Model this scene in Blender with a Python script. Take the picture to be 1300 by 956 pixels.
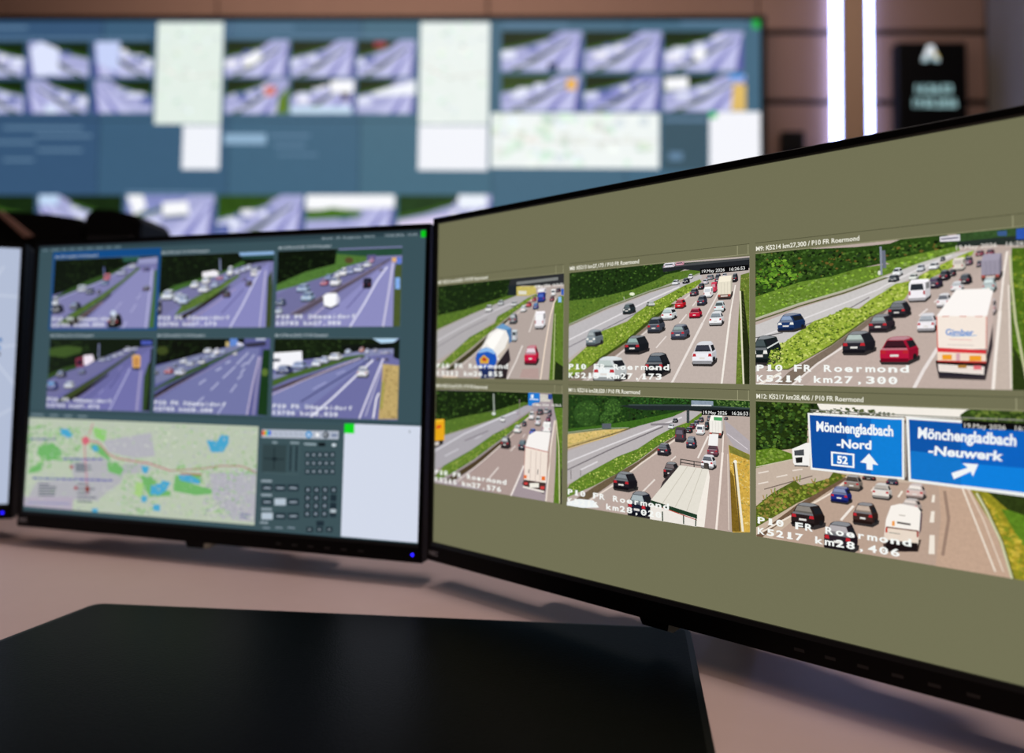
import bpy, bmesh, math, random
from mathutils import Matrix, Vector

# ------------------------------------------------------------------ clear
for o in list(bpy.data.objects):
    bpy.data.objects.remove(o, do_unlink=True)
scene = bpy.context.scene
COL = scene.collection

# ------------------------------------------------------------------ camera
DESK_Z = 0.74
CAM_Z = DESK_Z + 0.22
PITCH, ROLL = 0.0432059, 0.0128250
cam_data = bpy.data.cameras.new('camera')
cam_data.sensor_fit = 'HORIZONTAL'
cam_data.sensor_width = 36.0
cam_data.lens = 36.0 * 867.0 / 1300.0
cam_data.shift_y = -44.0 / 1300.0
cam_data.clip_start = 0.01
cam_data.clip_end = 50
cam_data.dof.use_dof = True
cam_data.dof.focus_distance = 0.50
cam_data.dof.aperture_fstop = 2.75
cam = bpy.data.objects.new('camera', cam_data)
COL.objects.link(cam)
cp, sp, cr, sr = math.cos(PITCH), math.sin(PITCH), math.cos(ROLL), math.sin(ROLL)
right = Vector((cr, -sr * sp, sr * cp))
up = Vector((-sr, -cr * sp, cr * cp))
fwd = Vector((0, cp, sp))
cam.matrix_world = Matrix(((right.x, up.x, -fwd.x, 0), (right.y, up.y, -fwd.y, 0), (right.z, up.z, -fwd.z, CAM_Z), (0, 0, 0, 1)))
scene.camera = cam

# ------------------------------------------------------------------ world, lights, exposure
world = bpy.data.worlds.new('world')
scene.world = world
world.use_nodes = True
world.node_tree.nodes['Background'].inputs['Color'].default_value = (0.5, 0.45, 0.42, 1)
world.node_tree.nodes['Background'].inputs['Strength'].default_value = 0.03
scene.view_settings.view_transform = 'Standard'
scene.view_settings.look = 'None'
scene.view_settings.exposure = 0.0
scene.view_settings.gamma = 1.0
scene.view_settings.use_curve_mapping = False

def area_light(name, loc, size, power, color, target=None, sy=None):
    d = bpy.data.lights.new(name, 'AREA')
    d.energy = power
    d.color = color
    d.size = size
    if sy:
        d.shape = 'RECTANGLE'
        d.size_y = sy
    o = bpy.data.objects.new(name, d)
    COL.objects.link(o)
    o.location = loc
    if target:
        o.rotation_euler = (Vector(target) - Vector(loc)).to_track_quat('-Z', 'Y').to_euler()
    return o
area_light('ceiling_lamp_desk', (-0.05, 0.70, 3.7), 0.22, 32, (1.0, 0.85, 0.81))
area_light('ceiling_lamp_hall', (-0.9, 2.9, 3.85), 3.6, 50, (1.0, 0.78, 0.66), target=(-0.9, 4.6, 3.25), sy=0.3)
area_light('fill_light_front', (-0.2, -0.9, 3.9), 2.0, 24, (1.0, 0.72, 0.56))  # unseen fill, added behind the camera to warm the shade under the monitors
area_light('ceiling_lamp_side', (2.2, 2.9, 3.85), 1.2, 11, (1.0, 0.84, 0.76), target=(2.3, 4.6, 2.6), sy=0.3)

# ------------------------------------------------------------------ helpers
def lin(h):
    h = h.lstrip('#')
    out = []
    for i in (0, 2, 4):
        c = int(h[i:i + 2], 16) / 255.0
        out.append(c / 12.92 if c <= 0.04045 else ((c + 0.055) / 1.055) ** 2.4)
    return out

MATS = {}
def mat(name, color, rough=0.5, metal=0.0, spec=0.5, noise=0.0, nscale=30.0, bump=0.0, bscale=400.0, emit=None, estr=1.0):
    if name in MATS:
        return MATS[name]
    m = bpy.data.materials.new(name)
    m.use_nodes = True
    nt = m.node_tree
    b = nt.nodes['Principled BSDF']
    c = lin(color)
    b.inputs['Base Color'].default_value = (*c, 1)
    b.inputs['Roughness'].default_value = rough
    b.inputs['Metallic'].default_value = metal
    b.inputs['Specular IOR Level'].default_value = spec
    if noise or bump:
        tc = nt.nodes.new('ShaderNodeTexCoord')
    if noise:
        n = nt.nodes.new('ShaderNodeTexNoise')
        n.inputs['Scale'].default_value = nscale
        n.inputs['Detail'].default_value = 4
        nt.links.new(tc.outputs['Object'], n.inputs['Vector'])
        r = nt.nodes.new('ShaderNodeMapRange')
        r.inputs['To Min'].default_value = 1 - noise
        r.inputs['To Max'].default_value = 1 + noise
        nt.links.new(n.outputs['Fac'], r.inputs['Value'])
        v = nt.nodes.new('ShaderNodeVectorMath')
        v.operation = 'SCALE'
        v.inputs[0].default_value = c
        nt.links.new(r.outputs['Result'], v.inputs['Scale'])
        nt.links.new(v.outputs['Vector'], b.inputs['Base Color'])
    if bump:
        n2 = nt.nodes.new('ShaderNodeTexNoise')
        n2.inputs['Scale'].default_value = bscale
        n2.inputs['Detail'].default_value = 3
        nt.links.new(tc.outputs['Object'], n2.inputs['Vector'])
        bp = nt.nodes.new('ShaderNodeBump')
        bp.inputs['Strength'].default_value = bump
        bp.inputs['Distance'].default_value = 0.001
        nt.links.new(n2.outputs['Fac'], bp.inputs['Height'])
        nt.links.new(bp.outputs['Normal'], b.inputs['Normal'])
    if emit:
        e = lin(emit)
        b.inputs['Emission Color'].default_value = (*e, 1)
        b.inputs['Emission Strength'].default_value = estr
    MATS[name] = m
    return m

def picture_material(name, grain, strength=1.0):
    """a lit display: the colour attribute is the picture, its alpha the amount of fine grain"""
    m = bpy.data.materials.new(name)
    m.use_nodes = True
    nt = m.node_tree
    b = nt.nodes['Principled BSDF']
    b.inputs['Base Color'].default_value = (0.004, 0.004, 0.004, 1)
    b.inputs['Roughness'].default_value = 0.55
    b.inputs['Specular IOR Level'].default_value = 0.15
    a = nt.nodes.new('ShaderNodeAttribute')
    a.attribute_name = 'Col'
    tc = nt.nodes.new('ShaderNodeTexCoord')
    n = nt.nodes.new('ShaderNodeTexNoise')
    n.inputs['Scale'].default_value = grain
    n.inputs['Detail'].default_value = 3
    n.inputs['Roughness'].default_value = 0.65
    nt.links.new(tc.outputs['Object'], n.inputs['Vector'])
    r = nt.nodes.new('ShaderNodeMapRange')
    r.inputs['From Min'].default_value = 0.25
    r.inputs['From Max'].default_value = 0.75
    r.inputs['To Min'].default_value = -1.0
    r.inputs['To Max'].default_value = 1.0
    nt.links.new(n.outputs['Fac'], r.inputs['Value'])
    mm = nt.nodes.new('ShaderNodeMath')
    mm.operation = 'MULTIPLY_ADD'
    nt.links.new(r.outputs['Result'], mm.inputs[0])
    nt.links.new(a.outputs['Alpha'], mm.inputs[1])
    mm.inputs[2].default_value = 1.0
    v = nt.nodes.new('ShaderNodeVectorMath')
    v.operation = 'SCALE'
    nt.links.new(a.outputs['Color'], v.inputs[0])
    nt.links.new(mm.outputs['Value'], v.inputs['Scale'])
    nt.links.new(v.outputs['Vector'], b.inputs['Emission Color'])
    b.inputs['Emission Strength'].default_value = strength
    return m

def obj(name, me, material=None, parent=None, loc=None):
    o = bpy.data.objects.new(name, me)
    COL.objects.link(o)
    if material is not None and me is not None and not me.materials:
        me.materials.append(material)
    if parent is not None:
        o.parent = parent
    if loc is not None:
        o.location = loc
    return o

def mesh_bm(name, bm, smooth=False):
    me = bpy.data.meshes.new(name)
    bmesh.ops.recalc_face_normals(bm, faces=bm.faces)
    bm.to_mesh(me)
    bm.free()
    if smooth:
        for p in me.polygons:
            p.use_smooth = True
    return me

def add_box(bm, x0, y0, z0, x1, y1, z1, bevel=0.0, seg=2):
    r = bmesh.ops.create_cube(bm, size=1.0)
    vs = r['verts']
    bmesh.ops.scale(bm, verts=vs, vec=(x1 - x0, y1 - y0, z1 - z0))
    bmesh.ops.translate(bm, verts=vs, vec=((x0 + x1) / 2, (y0 + y1) / 2, (z0 + z1) / 2))
    if bevel > 0:
        es = list({e for v in vs for e in v.link_edges})
        bmesh.ops.bevel(bm, geom=es, offset=bevel, segments=seg, affect='EDGES', profile=0.6)

def box(name, dims, material, parent=None, bevel=0.0, seg=2):
    bm = bmesh.new()
    add_box(bm, *dims, bevel=bevel, seg=seg)
    return obj(name, mesh_bm(name, bm), material, parent)

def prism(bm, pts, axis, a, b, bevel=0.0):
    """extrude a 2-D outline; axis 'y': outline in xz, axis 'z': outline in xy"""
    def P(p, t):
        return (p[0], t, p[1]) if axis == 'y' else ((p[0], p[1], t) if axis == 'z' else (t, p[0], p[1]))
    v0 = [bm.verts.new(P(p, a)) for p in pts]
    v1 = [bm.verts.new(P(p, b)) for p in pts]
    n = len(pts)
    fs = [bm.faces.new(v0), bm.faces.new(list(reversed(v1)))]
    for i in range(n):
        fs.append(bm.faces.new((v0[i], v0[(i + 1) % n], v1[(i + 1) % n], v1[i])))
    if bevel:
        es = list({e for f in fs[:2] for e in f.edges})
        bmesh.ops.bevel(bm, geom=es, offset=bevel, segments=2, affect='EDGES')

def tag(o, label, cat, group=None):
    o['label'] = label
    o['category'] = cat
    if group:
        o['group'] = group
    return o

def structure(o):
    o['kind'] = 'structure'
    return o

def empty(name, loc, rz=0.0):
    o = bpy.data.objects.new(name, None)
    COL.objects.link(o)
    o.empty_display_size = 0.05
    o.location = loc
    o.rotation_euler = (0, 0, rz)
    return o

# ------------------------------------------------------------------ lettering (built-in font, turned into outlines)
GLYPHS = {}
def glyphs(txt, bold=0.0):
    key = (txt, bold)
    if key in GLYPHS:
        return GLYPHS[key]
    cu = bpy.data.curves.new('lettering', 'FONT')
    cu.body = txt
    cu.size = 1.0
    cu.offset = bold
    cu.resolution_u = 3
    cu.fill_mode = 'FRONT'
    o = bpy.data.objects.new('lettering', cu)
    COL.objects.link(o)
    bpy.context.view_layer.update()
    dg = bpy.context.evaluated_depsgraph_get()
    me = bpy.data.meshes.new_from_object(o.evaluated_get(dg))
    vs = [(v.co.x, v.co.y) for v in me.vertices]
    fs = [tuple(p.vertices) for p in me.polygons]
    bpy.data.objects.remove(o, do_unlink=True)
    bpy.data.curves.remove(cu)
    bpy.data.meshes.remove(me)
    GLYPHS[key] = (vs, fs)
    return GLYPHS[key]

CAP = max(v[1] for v in glyphs('H')[0])

# ------------------------------------------------------------------ flat pictures shown on the displays
class Pic:
    def __init__(self, clip, dz=0.004, seed=1, saturation=1.0):
        self.clip = clip
        self.saturation = saturation
        self.dz = dz
        self.z = 0.0
        self.v, self.f, self.c = [], [], []
        self.rnd = random.Random(seed)

    def step(self):
        self.z += self.dz

    def raw(self, pts, faces, col, noise):
        b = len(self.v)
        grey = sum(col) / 3
        c = (*(grey + (k - grey) * self.saturation for k in col), noise)
        for x, y in pts:
            self.v.append((x, y, self.z))
            self.c.append(c)
        for f in faces:
            self.f.append(tuple(b + i for i in f))

    def clipped(self, pts):
        x0, y0, x1, y1 = self.clip
        for ax, lim, sgn in ((0, x0, 1), (0, x1, -1), (1, y0, 1), (1, y1, -1)):
            out = []
            n = len(pts)
            for i in range(n):
                a, b = pts[i], pts[(i + 1) % n]
                da, db = (a[ax] - lim) * sgn, (b[ax] - lim) * sgn
                if da >= 0:
                    out.append(a)
                if (da >= 0) != (db >= 0):
                    t = da / (da - db)
                    out.append((a[0] + (b[0] - a[0]) * t, a[1] + (b[1] - a[1]) * t))
            pts = out
            if len(pts) < 3:
                return None
        return pts

    def poly(self, col, noise, pts, advance=True):
        if isinstance(col, str):
            col = lin(col)
        pts = self.clipped(pts)
        if pts:
            if advance:
                self.step()
            self.raw(pts, [tuple(range(len(pts)))], col, noise)

    def line(self, col, w, pts):
        self.step()
        col = lin(col)
        for a, b in zip(pts, pts[1:]):
            dx, dy = b[0] - a[0], b[1] - a[1]
            l = math.hypot(dx, dy) or 1
            nx, ny = -dy / l * w / 2, dx / l * w / 2
            q = self.clipped([(a[0] + nx, a[1] + ny), (b[0] + nx, b[1] + ny), (b[0] - nx, b[1] - ny), (a[0] - nx, a[1] - ny)])
            if q:
                self.raw(q, [tuple(range(len(q)))], col, 0.05)

    def speckle(self, pal, n, size, pts):
        R = self.rnd
        xs = [p[0] for p in pts]
        ys = [p[1] for p in pts]
        cols = [lin(c) for c in pal]
        def inside(x, y):
            c = False
            j = len(pts) - 1
            for i in range(len(pts)):
                a, b = pts[i], pts[j]
                if (a[1] > y) != (b[1] > y) and x < (b[0] - a[0]) * (y - a[1]) / (b[1] - a[1]) + a[0]:
                    c = not c
                j = i
            return c
        z0 = self.z
        k = 0
        tries = 0
        while k < n and tries < n * 12:
            tries += 1
            x, y = R.uniform(min(xs), max(xs)), R.uniform(min(ys), max(ys))
            if not inside(x, y):
                continue
            k += 1
            s = size * R.uniform(0.35, 1.0) * 0.5
            a0 = R.uniform(0, 6.28)
            q = []
            for j in range(6):
                rr = s * R.uniform(0.6, 1.2)
                q.append((x + rr * math.cos(a0 + j * 1.047) * 1.15, y + rr * math.sin(a0 + j * 1.047) * 0.85))
            q = self.clipped(q)
            if q:
                self.z = z0 + self.dz * (1 + 6 * k / n)
                g = R.uniform(0.85, 1.1)
                c = R.choice(cols)
                self.raw(q, [tuple(range(len(q)))], [v * g for v in c], 0.25)
        self.z = z0 + self.dz * 8

    def car(self, colh, x0, y0, x1, y1, side, kind, glassh):
        col, glass = lin(colh), lin(glassh)
        w, h = x1 - x0, y1 - y0
        flip = side < 0
        rw = 1 - abs(side)
        sh = lambda k: [min(1.0, c * k) for c in col]
        sky = lambda k: [c * (1 - k) + s_ * k for c, s_ in zip(col, (.52, .55, .58))]
        def P(c, n, pts):
            self.poly(c, n, [(x0 + (1 - a if flip else a) * w, y0 + b * h) for a, b in pts])
        P([0.03, 0.026, 0.026], 0.1, [(-.02, .1), (.04, -.03), (rw, -.04), (1.02, .14), (1.04, .3), (.9, .34), (.1, .3)])
        if kind == 't':
            P(sh(1.15), .02, [(.0, .74), (.12, 1), (.95, 1), (rw, .74)])
            P(sh(.6), .04, [(rw, .74), (.95, 1), (1, .95), (1, .4), (rw, .14)])
            P(col, .04, [(0, .16), (rw, .16), (rw, .75), (0, .75)])
            for a in (.25, .5, .75):
                P(sh(.8), 0, [(rw * a, .2), (rw * a + .03, .2), (rw * a + .03, .72), (rw * a, .72)])
            P([.12, .06, .05], .1, [(0, .06), (rw, .06), (rw, .2), (0, .2)])
            P([.7, .6, .55], 0, [(.2, .1), (rw - .2, .1), (rw - .2, .16), (.2, .16)])
            P([.5, .08, .06], 0, [(.02, .12), (.16, .12), (.16, .2), (.02, .2)])
            P([.5, .08, .06], 0, [(rw - .16, .12), (rw - .02, .12), (rw - .02, .2), (rw - .16, .2)])
            return
        if kind == 'v':
            P(sh(.65), .03, [(rw - .04, .08), (1, .26), (1, .84), (.94, .95), (rw - .04, .97)])
            P(sh(1.1), .02, [(.05, .86), (.14, 1), (.9, 1), (.96, .92), (rw - .02, .84)])
            P(col, .03, [(0, .14), (.03, .06), (rw - .03, .06), (rw, .14), (rw - .02, .8), (rw - .07, .9), (.08, .9), (.03, .8)])
            P(glass, .05, [(.09, .52), (.13, .8), (rw - .12, .8), (rw - .07, .52)])
            if side:
                P(sh(.22), 0, [(rw + .03, .55), (rw + .03, .84), (.95, .86), (.97, .6)])
            P(sh(.45), 0, [(.02, .05), (rw - .02, .05), (rw - .01, .17), (.01, .17)])
            for a in (.02, rw - .1):
                P([.42, .03, .04], 0, [(a, .3), (a + .08, .3), (a + .08, .48), (a, .48)])
            return
        P(sh(.55), .04, [(rw - .06, .1), (.95, .24), (1, .36), (1, .56), (.94, .64), (rw - .04, .56)])
        P(sh(.75), .03, [(.03, .5), (.12, .72), (.2, .9), (.3, .97), (.42, 1), (rw * .7 + .2, 1), (.84, .94), (.98, .6), (rw, .5)])
        P(sky(.45), .02, [(.2, .86), (.31, .965), (.42, .99), (rw * .7 + .18, .99), (.8, .93), (rw - .12, .86)])
        P(glass, .06, [(.09, .56), (.19, .84), (rw - .14, .84), (rw - .04, .56)])
        P([g * .5 for g in glass], .04, [(.09, .56), (.12, .64), (rw - .07, .64), (rw - .04, .56)])
        if abs(side) > .12:
            P([.012, .014, .018], .04, [(rw + .02, .57), (rw - .06, .83), (.87, .86), (.95, .66)])
            P([.01, .01, .012], 0, [(.86, .16), (.93, .18), (.96, .28), (.93, .38), (.87, .36), (.85, .26)])
        P(col, .04, [(0, .2), (.03, .09), (rw - .03, .09), (rw, .2), (rw, .48), (rw - .05, .57), (.06, .57), (0, .48)])
        P(sky(.3), .02, [(.03, .5), (rw - .03, .5), (rw - .05, .575), (.06, .575)])
        P(sh(.35), .05, [(.02, .07), (rw - .02, .07), (rw - .01, .2), (.01, .2)])
        lc = [.5, .02, .03] if kind == 'r' else [.85, .85, .8]
        for a in (.01, rw - .16):
            P(lc, 0, [(a, .37), (a + .15, .37), (a + .13, .49), (a + .02, .49)])
        P([.75, .72, .68], 0, [(rw / 2 - .11, .26), (rw / 2 + .11, .26), (rw / 2 + .11, .34), (rw / 2 - .11, .34)])

    def text(self, txt, col, bold, bl, br, tl):
        self.step()
        vs, fs = glyphs(txt, bold)
        wd = max(v[0] for v in vs)
        ux, uy = (br[0] - bl[0]) / wd, (br[1] - bl[1]) / wd
        wx, wy = (tl[0] - bl[0]) / CAP, (tl[1] - bl[1]) / CAP
        pts = [(bl[0] + v[0] * ux + v[1] * wx, bl[1] + v[0] * uy + v[1] * wy) for v in vs]
        x0, y0, x1, y1 = self.clip
        keep = [f for f in fs if all(x0 <= pts[i][0] <= x1 for i in f)]
        self.raw(pts, keep, lin(col), 0.0)

    def osd(self, txt, x, y, pitch, cap, col='f6f8f4', bold=0.03):
        WD = {'m': .9, ',': .28, '1': .36, 'i': .2, 'l': .16, 'f': .56, 'r': .55, 'M': .9}
        self.step()
        for i, ch in enumerate(txt):
            if ch == ' ':
                continue
            vs, fs = glyphs(ch, bold)
            a, b = min(v[0] for v in vs), max(v[0] for v in vs)
            ww = WD.get(ch, .78) * pitch
            ox = x + i * pitch + (pitch - ww) / 2
            pts = [(ox + (v[0] - a) / (b - a) * ww, y + v[1] / CAP * cap) for v in vs]
            self.raw(pts, fs, lin(col), 0.0)
            if ch in '1l':
                self.raw([(ox - .1 * pitch, y), (ox + ww + .16 * pitch, y), (ox + ww + .16 * pitch, y + cap * .16), (ox - .1 * pitch, y + cap * .16)], [(0, 1, 2, 3)], lin(col), 0)
            if ch == '0':
                c = ox + ww / 2
                self.raw([(c - .08 * pitch, y + cap * .4), (c + .08 * pitch, y + cap * .4), (c + .08 * pitch, y + cap * .6), (c - .08 * pitch, y + cap * .6)], [(0, 1, 2, 3)], lin(col), 0)

    def run(self, ops):
        for o in ops:
            k = o[0]
            if k == 't':
                q = o[4]
                self.text(o[1], o[2], o[3], (q[0], q[1]), (q[2], q[3]), (q[4], q[5]))
            elif k == 'c':
                self.car(o[1], o[2], o[3], o[4], o[5], o[6], o[7], o[8])
            else:
                q = o[-1]
                pts = list(zip(q[0::2], q[1::2]))
                if k == 'p':
                    self.poly(o[1], o[2], pts)
                elif k == 'l':
                    self.line(o[1], o[2], pts)
                elif k == 's':
                    self.speckle(o[1], o[2], o[3], pts)

    def build(self, name, material, parent, base=0.2):
        """local frame of the display: x right, z up, -y towards the viewer, millimetres to metres"""
        me = bpy.data.meshes.new(name)
        me.from_pydata([(x * .001, -(base + z) * .001, y * .001) for x, y, z in self.v], [], self.f)
        at = me.color_attributes.new('Col', 'FLOAT_COLOR', 'POINT')
        at.data.foreach_set('color', [k for c in self.c for k in c])
        return obj(name, me, material, parent)

def flat(rect, col, noise=0.0):
    p = Pic(rect)
    x0, y0, x1, y1 = rect
    p.poly(col, noise, [(x0, y0), (x1, y0), (x1, y1), (x0, y1)])
    return p

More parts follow.
